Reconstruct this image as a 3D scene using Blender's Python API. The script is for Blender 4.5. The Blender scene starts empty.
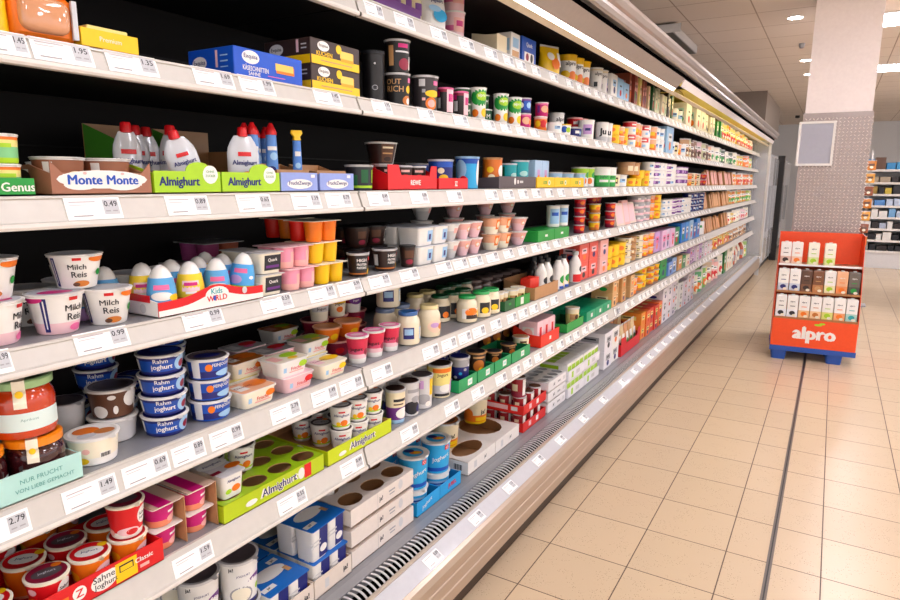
import bpy, math, random
from mathutils import Vector
RND = random.Random(7)
C = bpy.context.scene.collection
PI = math.pi

# ------------------------------------------------------------------ camera
HC = 1.545
F_PX = 635.2
CR = Vector((0.858962, 0.511944, 0.00566))
def _basis(yaw, pitch, roll):
    cy, sy, cp, sp = math.cos(yaw), math.sin(yaw), math.cos(pitch), math.sin(pitch)
    f = Vector((-sy*cp, cy*cp, sp)); r = Vector((cy, sy, 0)); u = r.cross(f)
    return r*math.cos(roll)+u*math.sin(roll), -r*math.sin(roll)+u*math.cos(roll), f
CR, CU, CF = _basis(math.radians(30.7919), math.radians(-10.5804), math.radians(0.3302))
def ray(px, py): return CF + (px-450)/F_PX*CR - (py-300)/F_PX*CU
def on_x(px, py, X):
    d = ray(px, py); t = X/d.x; return Vector((X, d.y*t, HC+d.z*t))
def on_z(px, py, z):
    d = ray(px, py); t = (z-HC)/d.z; return Vector((d.x*t, d.y*t, z))
def dist(P): return (P-Vector((0, 0, HC))).dot(CF)

cam = bpy.data.cameras.new('camera'); co = bpy.data.objects.new('camera', cam); C.objects.link(co)
cam.lens = F_PX/900*36; cam.sensor_width = 36; cam.clip_end = 200; cam.clip_start = .02
from mathutils import Matrix
M = Matrix((( CR.x, CU.x, -CF.x), (CR.y, CU.y, -CF.y), (CR.z, CU.z, -CF.z))).to_4x4()
M.translation = (0, 0, HC); co.matrix_world = M
S = bpy.context.scene; S.camera = co
S.view_settings.view_transform = 'Standard'; S.view_settings.look = 'None'
S.view_settings.gamma = 1; S.view_settings.use_curve_mapping = False
S.view_settings.exposure = 0.36

# --------------------------------------------------------------- materials
def lin(h):
    h = h.lstrip('#'); c = [int(h[i:i+2], 16)/255 for i in (0, 2, 4)]
    return tuple(((v+.055)/1.055)**2.4 if v > .04045 else v/12.92 for v in c)
NAMED = dict(white='#eeece8', black='#141214', dark='#2a2426', red='#d8121c', green='#1f9a3c', lime='#a6d321', blue='#1450b8',
    navy='#1a2070', sky='#2aa7e0', lightblue='#9cc6e8', yellow='#f7c80c', orange='#f07a14', pink='#e86aa0', magenta='#cc1277',
    lilac='#c49ad2', purple='#6a2a86', cream='#eee0bd', brown='#5e3a26', choc='#33201b', tan='#c69662', card='#b98a5e',
    mint='#b2e0da', teal='#19a5ac', peach='#f4b48c', grey='#a2a2a6', lgrey='#d0cfd0', darkgreen='#0f5a30', paleyellow='#f2e38a',
    salmon='#f3b6ae', palepink='#f2c9d0', berry='#8e1838', vanilla='#f4ecd6', caramel='#c9762e', silver='#cfd3da', film='#564c50', ink='#20222a')
_m = {}
def mat(col, rough=.38, metal=0, coat=0, noise=.06, bump=0, scale=40, spec=.5):
    key = (col, rough, metal, coat, noise, bump, spec)
    if key in _m: return _m[key]
    rgb = lin(NAMED.get(col, col))
    m = bpy.data.materials.new('mat_'+col.strip('#')); m.use_nodes = True
    nt = m.node_tree; b = nt.nodes['Principled BSDF']
    b.inputs['Roughness'].default_value = rough; b.inputs['Metallic'].default_value = metal
    b.inputs['Coat Weight'].default_value = coat; b.inputs['Specular IOR Level'].default_value = spec
    n = nt.nodes.new('ShaderNodeTexNoise'); n.inputs['Scale'].default_value = scale
    tc = nt.nodes.new('ShaderNodeTexCoord'); nt.links.new(tc.outputs['Object'], n.inputs['Vector'])
    mx = nt.nodes.new('ShaderNodeMix'); mx.data_type = 'RGBA'
    mx.inputs[6].default_value = tuple(v*(1-noise) for v in rgb)+(1,); mx.inputs[7].default_value = tuple(min(1, v*(1+noise)) for v in rgb)+(1,)
    nt.links.new(n.outputs['Fac'], mx.inputs[0]); nt.links.new(mx.outputs[2], b.inputs['Base Color'])
    if bump:
        bp = nt.nodes.new('ShaderNodeBump'); bp.inputs['Strength'].default_value = bump; bp.inputs['Distance'].default_value = .002
        nt.links.new(n.outputs['Fac'], bp.inputs['Height']); nt.links.new(bp.outputs[0], b.inputs['Normal'])
    _m[key] = m; return m
def emis(col, s):
    m = bpy.data.materials.new('lamp_glow'); m.use_nodes = True; b = m.node_tree.nodes['Principled BSDF']
    b.inputs['Base Color'].default_value = (0, 0, 0, 1); b.inputs['Emission Color'].default_value = lin(NAMED.get(col, col))+(1,)
    b.inputs['Emission Strength'].default_value = s; return m
def glassmat(name, rough=.02, tint=(1, 1, 1), alpha=.18):
    m = bpy.data.materials.new(name); m.use_nodes = True; nt = m.node_tree; nt.nodes.clear()
    o = nt.nodes.new('ShaderNodeOutputMaterial'); mx = nt.nodes.new('ShaderNodeMixShader'); fr = nt.nodes.new('ShaderNodeFresnel')
    t = nt.nodes.new('ShaderNodeBsdfTransparent'); g = nt.nodes.new('ShaderNodeBsdfGlossy'); d = nt.nodes.new('ShaderNodeBsdfDiffuse'); m2 = nt.nodes.new('ShaderNodeMixShader')
    t.inputs[0].default_value = tint+(1,); g.inputs['Roughness'].default_value = rough; d.inputs[0].default_value = (.8, .8, .82, 1)
    m2.inputs[0].default_value = alpha; nt.links.new(t.outputs[0], m2.inputs[1]); nt.links.new(d.outputs[0], m2.inputs[2])
    nt.links.new(fr.outputs[0], mx.inputs[0]); nt.links.new(m2.outputs[0], mx.inputs[1]); nt.links.new(g.outputs[0], mx.inputs[2]); nt.links.new(mx.outputs[0], o.inputs[0])
    return m
def M_(c):
    if isinstance(c, str): return mat(c)
    return c

# ------------------------------------------------------------ mesh builder
_txt = {}
def text_geo(s, bold=.012):
    if (s, bold) in _txt: return _txt[(s, bold)]
    cu = bpy.data.curves.new('t', 'FONT'); cu.body = s; cu.size = 1; cu.offset = 0; cu.resolution_u = 2
    cu.align_x = 'CENTER'; cu.align_y = 'CENTER'
    ob = bpy.data.objects.new('t', cu); C.objects.link(ob); bpy.context.view_layer.update()
    me = bpy.data.meshes.new_from_object(ob.evaluated_get(bpy.context.evaluated_depsgraph_get()))
    v = [(p.co.x, p.co.y) for p in me.vertices]; f = [tuple(p.vertices) for p in me.polygons]
    bpy.data.objects.remove(ob); bpy.data.curves.remove(cu); bpy.data.meshes.remove(me)
    ys = [p[1] for p in v]; xs = [p[0] for p in v]; h = max(max(ys)-min(ys), .01); cx = (max(xs)+min(xs))/2; cy = (max(ys)+min(ys))/2
    v = [((x-cx)/h, (y-cy)/h) for x, y in v]; n = len(v); b = bold*1.1
    if b > .008: f = [tuple(k+q*n for k in t) for q in range(3) for t in f]; v = [(x+dx, y+dy) for dx, dy in ((-b, -b*.4), (0, b*.5), (b, -b*.4)) for x, y in v]
    _txt[(s, bold)] = (v, f, n); return v, f, n

class MB:
    def __init__(s): s.v = []; s.f = []; s.mi = []; s.sm = []; s.mats = []
    def idx(s, m):
        m = M_(m)
        if m not in s.mats: s.mats.append(m)
        return s.mats.index(m)
    def add(s, vs, fs, m, smooth=False):
        o = len(s.v); s.v += [tuple(p) for p in vs]; i = s.idx(m)
        for f in fs: s.f.append(tuple(o+k for k in f)); s.mi.append(i); s.sm.append(smooth)
    def box(s, x0, x1, y0, y1, z0, z1, m):
        vs = [(x, y, z) for z in (z0, z1) for y in (y0, y1) for x in (x0, x1)]
        s.add(vs, [(0, 2, 3, 1), (4, 5, 7, 6), (0, 1, 5, 4), (2, 6, 7, 3), (0, 4, 6, 2), (1, 3, 7, 5)], m)
    def prism_y(s, poly, y0, y1, m):      # poly of (x,z), counter-clockwise or not, extruded along y
        n = len(poly); vs = [(x, y0, z) for x, z in poly]+[(x, y1, z) for x, z in poly]
        a = sum(poly[i][0]*poly[(i+1) % n][1]-poly[(i+1) % n][0]*poly[i][1] for i in range(n))
        fs = [(i, (i+1) % n, n+(i+1) % n, n+i) for i in range(n)]+[tuple(range(n-1, -1, -1)), tuple(range(n, 2*n))]
        if a > 0: fs = [tuple(reversed(f)) for f in fs]
        # after this every face points outward
        s.add(vs, fs, m)
    def loft(s, loops, m, cap0=True, cap1=True, smooth=False, mats=None):
        n = len(loops[0]); vs = [p for l in loops for p in l]; o = len(s.v); s.v += [tuple(p) for p in vs]
        for k in range(len(loops)-1):
            i = s.idx(mats[k] if mats else m)
            for j in range(n):
                s.f.append((o+k*n+j, o+k*n+(j+1) % n, o+(k+1)*n+(j+1) % n, o+(k+1)*n+j)); s.mi.append(i); s.sm.append(smooth)
        if cap0: s.f.append(tuple(o+j for j in range(n-1, -1, -1))); s.mi.append(s.idx(mats[0] if mats else m)); s.sm.append(False)
        if cap1: s.f.append(tuple(o+(len(loops)-1)*n+j for j in range(n))); s.mi.append(s.idx(mats[-1] if mats else m)); s.sm.append(False)
    def lathe(s, prof, seg=26, cx=0, cy=0, smooth=True, cap0=True, cap1=True):   # prof: (r,z,material of the band above this ring)
        loops = [[(cx+r*math.cos(2*PI*j/seg), cy+r*math.sin(2*PI*j/seg), z) for j in range(seg)] for r, z, *_ in prof]
        s.loft(loops, None, cap0, cap1, smooth, [p[2] for p in prof])
    def disc(s, c, r, m, seg=16, up=True):
        vs = [(c[0]+r*math.cos(2*PI*j/seg), c[1]+r*math.sin(2*PI*j/seg), c[2]) for j in range(seg)]
        s.add(vs, [tuple(range(seg)) if up else tuple(range(seg-1, -1, -1))], m)
    def tube(s, p0, p1, r, m, seg=8):
        p0, p1 = Vector(p0), Vector(p1); d = (p1-p0).normalized(); a = d.orthogonal().normalized(); b = d.cross(a)
        s.loft([[p+(a*math.cos(2*PI*j/seg)+b*math.sin(2*PI*j/seg))*r for j in range(seg)] for p in (p0, p1)], m, smooth=True)
    def mesh(s, name):
        me = bpy.data.meshes.new(name); me.from_pydata(s.v, [], s.f)
        for m in s.mats: me.materials.append(m)
        me.polygons.foreach_set('material_index', s.mi); me.polygons.foreach_set('use_smooth', s.sm)
        if any(s.sm): me.set_sharp_from_angle(angle=.7)
        me.update(); return me
# printed marks: fn(u,v)->point on the surface, u to the right, v up, in metres
def marks(mb, fn, items, h):
    k = 0
    for it in items:
        off = .0005+.00012*k; k += 1; t = it[0]
        if t == 't':
            _, txt, u, v, sz, col = it[:6]; tv, tf, tn = text_geo(txt, it[6] if len(it) > 6 else .012)
            w = it[7]*h if len(it) > 7 else 1e9
            sz *= h; tw = (max(p[0] for p in tv)-min(p[0] for p in tv))*sz; sx = min(1, w/tw); sl = it[8] if len(it) > 8 else 0
            mb.add([fn(u*h+x*sz*sx, v*h+y*sz+sl*x*sz, off+(q//tn)*(.00004+.002*sz)) for q, (x, y) in enumerate(tv)], tf, mat(col, noise=0))
        elif t == 'o':
            _, u, v, ru, rv, col = it
            n = 18; nr = max(1, min(8, int(max(ru, rv)*h/.0045))); vs = [fn(u*h, v*h, off)]
            for r in [(q+1)/nr for q in range(nr)]: vs += [fn(u*h+r*ru*h*math.cos(2*PI*j/n), v*h+r*rv*h*math.sin(2*PI*j/n), off) for j in range(n)]
            fs = [(0, 1+j, 1+(j+1) % n) for j in range(n)]+[(1+q*n+j, 1+q*n+n+j, 1+q*n+n+(j+1) % n, 1+q*n+(j+1) % n) for q in range(nr-1) for j in range(n)]
            mb.add(vs, fs, mat(col, noise=0))
        elif t in 'rb':
            _, u, v, w, hh, col = (it+('white',))[:6] if t == 'b' else it
            n = max(1, min(24, int(abs(w)*h/.0045)))
            vs = []
            for i in range(n+1):
                for e in (-.5, .5): vs.append(fn((u+w*(i/n-.5))*h, (v+hh*e)*h, off))
            mb.add(vs, [(2*i, 2*i+2, 2*i+3, 2*i+1) for i in range(n)], mat(col, noise=0))
            if t == 'b':
                for q in range(7):
                    uu = u-w*.38+w*.76*q/6
                    marks(mb, lambda a, b, o: fn(a, b, o+.0004), [('r', uu, v+hh*.05, w*.055*(1+q % 2), hh*.7, 'ink')], h)

def cyl_fn(prof):      # prof list of (r,z) ascending z
    def fn(u, v, off):
        r = prof[-1][0]
        for (r0, z0), (r1, z1) in zip(prof, prof[1:]):
            if v <= z1: r = r0+(r1-r0)*(0 if z1 == z0 else max(0, (v-z0)/(z1-z0))); break
        rm = prof[0][0]*.5+prof[-1][0]*.5
        v = max(v, .0016); a = u/rm; return ((r+off)*math.cos(a), (r+off)*math.sin(a), v)
    return fn
def face_fn(kind, c, lu=9, lv=9):
    f = _face(kind, c); return lambda u, v, o: f(max(-lu, min(lu, u)), max(-lv, min(lv, v)), o)
def _face(kind, c):
    if kind == '+x': return lambda u, v, o: (c[0]+o, c[1]+u, c[2]+v)
    if kind == '-y': return lambda u, v, o: (c[0]+u, c[1]-o, c[2]+v)
    if kind == 'top': return lambda u, v, o: (c[0]-v, c[1]+u, c[2]+o)       # read from the aisle
def rrect(lx, ly, r, z, n=4, cx=0, cy=0):
    r = min(r, lx/2-1e-4, ly/2-1e-4); out = []
    for sx, sy, a0 in ((1, 1, 0), (-1, 1, PI/2), (-1, -1, PI), (1, -1, 1.5*PI)):
        for k in range(n+1):
            a = a0+PI/2*k/n; out.append((cx+sx*(lx/2-r)+r*math.cos(a), cy+sy*(ly/2-r)+r*math.sin(a), z))
    return out

# --------------------------------------------------------------- registry
REG = []
def new(name, me, parent=None, loc=(0, 0, 0), rz=0):
    o = bpy.data.objects.new(name, me); C.objects.link(o); o.location = loc; o.rotation_euler = (0, 0, rz)
    if parent: o.parent = parent
    return o
def tag(o, label, cat, group=None):
    o['label'] = label; o['category'] = cat
    if group: o['group'] = group
    return o
def struct(name, mb, parent=None):
    o = new(name, mb.mesh(name), parent)
    if not parent: o['kind'] = 'structure'
    return o
def thing(kind, parts, loc, rz=0):
    """parts: [(name, mesh, [sub-parts])]; a single entry with no children is one mesh"""
    if len(parts) == 1 and not parts[0][2]: return new(kind, parts[0][1], None, loc, rz)
    r = new(kind, None, None, loc, rz); r.empty_display_size = .02
    for n, me, subs in parts:
        p = new(n, me, r)
        for n2, me2, _ in subs: new(n2, me2, p)
    return r
SHELF = {1: 'top shelf', 2: 'second shelf', 3: 'third shelf', 4: 'fourth shelf', 5: 'fifth shelf', 6: 'sixth shelf', 7: 'bottom deck'}
def reg(o, desc, cat, shelf, row=0, tier=0, tiers=1, order=None, where=None):
    o['category'] = cat
    REG.append(dict(o=o, desc=desc, cat=cat, shelf=shelf, row=row, tier=tier, tiers=tiers, y=o.location.y if order is None else order, where=where))
    return o

SZ = {1: 2.0295, 2: 1.7705, 3: 1.5175, 4: 1.2715, 5: 1.0075, 6: .7615, 7: .338}
LO = {1: 1.972, 2: 1.722, 3: 1.463, 4: 1.224, 5: .943, 6: .697}
XL = -1.13            # price-rail plane
YE = 11.9             # far end of the cabinet
EPS = .0006

# ------------------------------------------------------------ cup designs
# D[name] = (description, category, base colour, bands, marks, lid(edge, centre, marks))
D = {}
def design(n, desc, cat, base, bands=(), mk=(), lid=('white', 'white', ()), kind='yoghurt_cup', taper=.8):
    D[n] = dict(desc=desc, cat=cat, base=base, bands=bands, mk=mk, lid=lid, kind=kind, taper=taper)
_cup = {}
def cup_parts(dn, r, h, far):
    key = (dn, round(r, 3), round(h, 3), far)
    if key in _cup: return _cup[key]
    d = D[dn]; r, h = key[1], key[2]; r0 = r*d['taper']; seg = 14 if far else 28
    lh = .0035
    hb = h-lh
    zs = [0, .03]+[b[0] for b in d['bands']]+[.985, 1]
    cols = [d['base'], d['base']]
    prof = [(r0*.94, 0, d['base']), (r0, .002, d['base'])]; cur = d['base']
    for (vt, col) in d['bands']:
        prof.append((r0+(r*.96-r0)*vt, hb*vt, col)); cur = col
    prof += [(r0+(r*.96-r0)*.955, hb*.955, cur), (r*1.0, hb*.96, d['lid'][0]), (r*1.0, hb, d['lid'][0])]
    mb = MB(); mb.lathe(prof, seg)
    marks(mb, cyl_fn([(r0, 0), (r*.96, hb)]), d['mk'], h)
    lb = MB(); lc = d['lid'][1]
    lb.lathe([(r*1.0, hb+.0003, d['lid'][0]), (r*1.03, hb+.001, d['lid'][0]), (r*1.03, h-.001, d['lid'][0]), (r*.9, h, lc), (r*.88, h-.0006, lc), (r*.5, h-.0006, lc)], seg)
    if not far:
        a = .5; rr = r*1.03
        lb.add([(rr*math.cos(a-.16), rr*math.sin(a-.16), h-.0012), (rr*1.16*math.cos(a-.08), rr*1.16*math.sin(a-.08), h-.004), (rr*1.16*math.cos(a+.08), rr*1.16*math.sin(a+.08), h-.004), (rr*math.cos(a+.16), rr*math.sin(a+.16), h-.0012)], [(0, 1, 2, 3), (3, 2, 1, 0)], d['lid'][0])
    marks(lb, face_fn('top', (0, 0, h-.0006)), d['lid'][2], 2*r)
    if far:
        for v in (lb,):
            o = len(mb.v); mb.v += v.v
            for f, mi, sm in zip(v.f, v.mi, v.sm): mb.f.append(tuple(o+k for k in f)); mb.mi.append(mb.idx(v.mats[mi])); mb.sm.append(sm)
        p = [('cup', mb.mesh('cup'), [])]
    else: p = [('cup', mb.mesh('cup'), []), ('lid', lb.mesh('lid'), [])]
    _cup[key] = p; return p
def cups(sh, x0, x1, y, dn, h, d=.012, tiers=1, rows=1, n=1, pitch=None, rot=None, z0=0, drow=0, dt=None, where=None, r=None, z_off=0, jit=.25, topn=None):
    """a row of n cups: the first one spans x0..x1 in the photograph; rows go back, tiers go up"""
    rr = r or .04
    for _ in range(4):
        X = XL-d-rr; P = on_x((x0+x1)/2, y, X)
        if r is None: rr = (x1-x0)/2*dist(P)/F_PX/1.03
    X = XL-d-rr*1.03
    pt = pitch or 2*rr*1.06+.003
    out = []
    for i in range(n):
        for k in range(rows):
            for t in range(tiers):
                if topn is not None and t == tiers-1 and (i >= topn or k > 0): continue
                Y = P.y+i*pt; xx = X-k*(2*rr*1.06+.003)
                if xx < -1.585+rr: continue
                far = Y > 4.2 or (k > 2)
                a = rot if rot is not None else -math.atan2(Y, 1.2)*.62+RND.uniform(-jit, jit)
                o = thing(D[dn]['kind'], cup_parts(dn, rr, h, far), (xx, Y, SZ[sh]+EPS+z0+t*(h+.0006)+z_off), a)
                reg(o, D[dn]['desc'], D[dn]['cat'], sh, k+drow, t if dt is None else dt, tiers if dt is None else 9, where=where); out.append(o)
    return out

# blobs of fruit colours used on many prints
def fruit(cols, v=.25, s=.1, a=0):
    return tuple(('o', a+(-.22+.22*i), v+(.05 if i % 2 else 0), s, s*.9, c) for i, c in enumerate(cols))
BAR = lambda u, v=.45, w=.28, h=.42: ('b', u, v, w, h)
design('rice_caramel', 'caramel rice pudding cup with dark vertical stripe', 'rice pudding cup', 'white', ((.8, 'white'),), (('r', -.62, .5, .13, .86, 'navy'), ('r', -.62, .5, .03, .7, 'white'), ('r', .0, .87, .2, .09, 'red'), ('t', 'Milch', .0, .64, .15, 'ink', .02), ('t', 'Reis', .04, .42, .17, 'ink', .02), ('o', .1, .15, .22, .09, 'caramel'), ('o', -.05, .13, .1, .06, 'brown'), ('o', .55, .86, .28, .1, 'orange'), ('o', .62, .45, .09, .1, 'green'), BAR(-1.05)), ('white', 'lgrey', (('o', 0, 0, .3, .25, 'silver'),)), taper=.7)
design('rice_strawberry', 'strawberry rice pudding cup with pink foil lid', 'rice pudding cup', 'palepink', ((.3, 'white'),), (('r', -.3, .5, .13, .86, 'navy'), ('r', -.3, .5, .03, .7, 'white'), ('r', .3, .87, .2, .09, 'red'), ('t', 'Milch', .34, .64, .15, 'ink', .02), ('t', 'Reis', .36, .42, .17, 'ink', .02), ('o', .4, .15, .18, .09, 'pink'), ('o', -.6, .88, .3, .09, 'magenta'), BAR(-.85)), ('white', 'silver', (('o', 0, -.1, .3, .18, 'magenta'),)), taper=.7)
design('rahm_cherry', 'blue cherry cream yoghurt cup', 'yoghurt cup', 'navy', ((.2, 'blue'), (.8, 'navy')), (('t', 'Rahm', -.1, .72, .2, 'white', .02), ('t', 'joghurt', -.05, .4, .3, 'white', .03), ('o', .95, .5, .42, .38, 'lightblue'), ('o', 1.0, .45, .22, .2, 'berry'), BAR(-1.4, .5, .45, .55)), ('white', 'navy', (('o', .1, .1, .3, .2, 'blue'),)), taper=.82)
design('moevenpick', 'white-rimmed blue fruit yoghurt cup', 'yoghurt cup', 'blue', ((.12, 'navy'), (.45, 'blue')), (('r', -.7, .5, .4, .8, 'white'), ('o', -.1, .6, .16, .18, 'orange'), ('t', 'FEINJOGHURT', .65, .68, .2, 'white', .015, 1.2), ('o', .7, .28, .5, .16, 'lightblue'), ('r', 1.6, .5, .3, .9, 'white'), BAR(-1.4, .5, .4, .6)), ('white', 'film', (('o', 0, 0, .3, .2, 'navy'),)), taper=.86)
design('cow', 'brown and white cow-print chocolate dessert cup', 'dessert cup', 'brown', ((.85, 'brown'),), (('o', .55, .62, .3, .3, 'white'), ('o', -.5, .25, .25, .22, 'white'), ('o', .0, .3, .08, .15, 'white'), ('o', .9, .3, .2, .2, 'white'), ('o', -.1, .75, .12, .08, 'white')), ('white', 'film', (('o', 0, 0, .35, .3, 'choc'),)), taper=.8)
design('cow_white', 'plain white dessert cup with milky sides', 'dessert cup', 'lgrey', (), (BAR(-.2, .5, .35, .3),), ('white', 'lgrey', ()), taper=.84)
design('grits', 'white semolina dessert cup with orange fruit lid', 'dessert cup', 'white', ((.3, 'vanilla'),), (('o', -.55, .2, .22, .12, 'yellow'), BAR(.2, .35, .38, .2), ('o', -.4, .55, .12, .1, 'salmon')), ('white', 'white', (('o', -.1, .1, .25, .2, 'orange'), ('o', .2, -.1, .2, .15, 'caramel'), ('o', -.15, -.2, .18, .12, 'silver'))), taper=.84)
design('sahne_red', 'red yoghurt cup with dark foil lid', 'yoghurt cup', 'red', ((.25, 'red'),), (('o', .35, .6, .22, .3, 'white'), ('t', 'Sahne', .35, .66, .1, 'ink', .01), ('t', 'Joghurt', .35, .5, .1, 'ink', .01), ('o', -.5, .3, .3, .22, 'orange'), ('o', -.45, .72, .12, .1, 'palepink'), ('o', -.1, .16, .25, .1, 'palepink')), ('vanilla', 'berry', (('o', 0, 0, .34, .22, 'film'), ('t', 'Joghurt', 0, .02, .12, 'silver', .015, .55), ('o', .25, .25, .12, .1, 'orange'))), taper=.76)
design('sahne_orange', 'orange-red yoghurt cup with red lid', 'yoghurt cup', 'peach', ((.12, 'orange'),), (('o', .4, .5, .3, .26, 'palepink'), ('t', 'Sahne', .4, .55, .1, 'purple', .01), ('o', -.5, .45, .2, .2, 'yellow'), ('r', -.45, .25, .25, .18, 'card'), ('o', .95, .6, .22, .34, 'red')), ('vanilla', 'red', (('o', 0, 0, .34, .24, 'white'), ('t', 'Joghurt', 0, .02, .12, 'navy', .015, .55), ('o', .3, .25, .12, .12, 'yellow'))), taper=.76)
design('sahne_tall', 'upright red yoghurt cup with white base', 'yoghurt cup', 'white', ((.2, 'red'),), (('o', .45, .58, .2, .26, 'white'), ('t', 'Sahne', .45, .63, .09, 'ink', .01), ('t', 'Joghurt', .45, .5, .09, 'ink', .01), ('o', .0, .22, .3, .12, 'palepink'), ('o', .1, .2, .16, .09, 'red'), ('o', -.5, .2, .12, .1, 'salmon')), ('vanilla', 'berry', (('o', 0, 0, .34, .22, 'film'),)), taper=.76)
design('fruitpink', 'pink and white drinking yoghurt cup with pink foil', 'yoghurt cup', 'white', ((.2, 'palepink'), (.36, '#e0527a'), (.5, '#d4284c')), (('t', 'Jogurt', -.1, .52, .16, 'ink', .03), ('o', .3, .42, .12, .12, 'berry'), BAR(.75, .5, .22, .4)), ('white', 'pink', (('o', 0, 0, .3, .2, 'palepink'),)), taper=.7)
design('topcream', 'clear fruit yoghurt cup with coloured top half', 'yoghurt cup', 'vanilla', ((.55, 'orange'),), (('r', .1, .48, .8, .22, 'lgrey'), ('t', 'Jogurt', .1, .48, .14, 'ink', .02)), ('orange', 'caramel', ()), taper=.74)
design('topyellow', 'yellow vanilla yoghurt cup in back row', 'yoghurt cup', 'vanilla', ((.55, 'yellow'),), (('t', 'Jogurt', .1, .52, .14, 'ink', .02), ('o', .1, .3, .14, .12, 'orange')), ('vanilla', 'vanilla', ()), taper=.74)
design('topred', 'red cherry yoghurt cup in back row', 'yoghurt cup', 'white', ((.4, 'berry'), (.75, 'red')), (('o', .1, .5, .3, .16, 'purple'), ('t', 'Jogurt', .1, .5, .1, 'white', .02)), ('red', 'berry', ()), taper=.74)
design('jelly_red', 'low red jelly dessert bowl', 'dessert bowl', 'berry', ((.5, 'berry'),), (('o', .1, .4, .3, .2, 'red'),), ('salmon', 'berry', ()), kind='dessert_bowl', taper=.7)
design('jelly_orange', 'low orange jelly dessert bowl', 'dessert bowl', 'orange', (), (('o', .1, .4, .3, .2, 'yellow'),), ('peach', 'caramel', ()), kind='dessert_bowl', taper=.7)
design('almig', 'white nut yoghurt pot', 'yoghurt cup', 'white', ((.12, 'lime'), (.2, 'white')), (('t', 'Almighurt', .0, .62, .15, 'navy', .02), ('r', 0, .78, .25, .07, 'red'), ('o', .1, .3, .16, .14, 'orange'), ('o', -.15, .26, .1, .1, 'yellow'), ('o', .6, .4, .14, .2, 'lime'), BAR(-.75, .45, .24, .4)), ('white', 'film', (('o', 0, 0, .36, .26, 'lgrey'), ('t', 'Almighurt', 0, 0, .12, 'navy', .01), ('o', .2, .28, .12, .1, 'orange'))), taper=.74)
design('almig_berry', 'white berry yoghurt cup with dark foil lid', 'yoghurt cup', 'white', ((.12, 'lime'), (.2, 'white')), (('t', 'Almighurt', .0, .62, .15, 'navy', .02), ('r', 0, .78, .25, .07, 'red'), ('o', .12, .3, .2, .14, 'berry'), ('o', -.15, .26, .1, .1, 'brown'), ('o', .6, .4, .14, .2, 'green'), BAR(-.75, .45, .24, .4)), ('lgrey', 'film', (('o', 0, 0, .36, .26, 'berry'), ('t', 'Almighurt', 0, 0, .12, 'lgrey', .01))), taper=.74)
design('ja_tub', 'tall white natural yoghurt tub with purple swirl', 'yoghurt tub', 'white', (), (('t', 'ja!', -.28, .84, .1, 'ink', .03), ('t', 'JOGHURT', -.05, .68, .055, 'navy', .01), ('o', .25, .5, .22, .12, 'purple'), ('o', .1, .44, .27, .13, 'white'), ('o', -.1, .25, .24, .2, 'grey'), ('o', -.1, .26, .2, .16, 'vanilla'), ('o', .28, .32, .06, .07, 'lime'), ('r', .05, .06, .5, .07, 'navy')), ('lgrey', 'film', ()), kind='yoghurt_tub', taper=.82)
design('bucket_blue', 'large blue yoghurt bucket with white ring lid', 'yoghurt bucket', 'sky', ((.08, 'blue'), (.2, 'sky')), (('t', 'Joghurt', .1, .5, .17, 'white', .015, .6, .25), ('r', .3, .82, .16, .14, 'red'), ('t', 'O', .3, .82, .09, 'white', .02), ('r', -.55, .5, .3, .5, 'lightblue')), ('white', 'white', (('o', 0, 0, .33, .33, 'sky'), ('o', .08, -.04, .2, .12, 'orange'), ('o', .12, -.06, .12, .06, 'yellow'), ('o', -.12, .1, .17, .12, 'navy'))), kind='yoghurt_bucket', taper=.84)
design('bucket_low', 'low blue yoghurt bucket under a larger one', 'yoghurt bucket', 'white', ((.02, 'sky'), (.75, 'white')), (('r', 0, .4, 1.1, .4, 'lightblue'), ('r', 0, .45, .9, .08, 'blue'), ('r', 0, .32, .8, .05, 'blue')), ('white', 'white', (('o', .1, 0, .2, .14, 'lgrey'),)), kind='yoghurt_bucket', taper=.9)
design('bucket_yel', 'yellow and white vanilla pudding bucket', 'pudding bucket', 'yellow', ((.1, 'orange'), (.35, 'cream')), (('t', 'ja!', .2, .45, .22, 'ink', .03), ('o', -.4, .4, .2, .2, 'orange'), ('r', .2, .2, .6, .14, 'yellow')), ('white', 'caramel', (('o', 0, 0, .34, .34, 'brown'),)), kind='pudding_bucket', taper=.86)
design('tall_violet', 'tall cream and violet yoghurt tub', 'yoghurt tub', 'lightblue', ((.12, 'purple'), (.5, 'cream')), (('o', .15, .3, .24, .16, 'white'), ('r', .05, .7, .4, .08, 'ink'), ('r', .0, .58, .3, .04, 'brown')), ('lgrey', 'choc', ()), kind='yoghurt_tub', taper=.86)
design('tall_berry', 'tall grey yoghurt tub with dark berries', 'yoghurt tub', 'lgrey', ((.05, 'lgrey'),), (('o', -.05, .25, .26, .2, 'ink'), ('o', .2, .2, .12, .12, 'navy'), ('o', .05, .5, .14, .1, 'grey'), ('r', .0, .75, .4, .1, 'grey'), ('o', .35, .8, .1, .1, 'yellow')), ('lgrey', 'choc', ()), kind='yoghurt_tub', taper=.88)
design('tall_lemon', 'tall grey yoghurt tub with yellow panel', 'yoghurt tub', 'lgrey', ((.05, 'lgrey'),), (('r', .3, .65, .3, .5, 'yellow'), ('o', -.05, .3, .22, .16, 'grey'), ('r', -.15, .75, .2, .25, 'lilac'), ('o', .1, .15, .1, .08, 'white')), ('lgrey', 'film', ()), kind='yoghurt_tub', taper=.88)
design('tall_beige', 'wide beige yoghurt tub with orange sunset print', 'yoghurt tub', 'cream', ((.1, 'lgrey'), (.4, 'paleyellow')), (('r', 0, .84, .6, .12, 'orange'), ('t', 'Jogurt', .0, .7, .12, 'brown', .02), ('o', .1, .3, .2, .12, 'white'), ('r', .0, .1, .5, .08, 'ink'), ('o', .35, .35, .1, .2, 'lilac')), ('lgrey', 'choc', ()), kind='yoghurt_tub', taper=.84)
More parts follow.
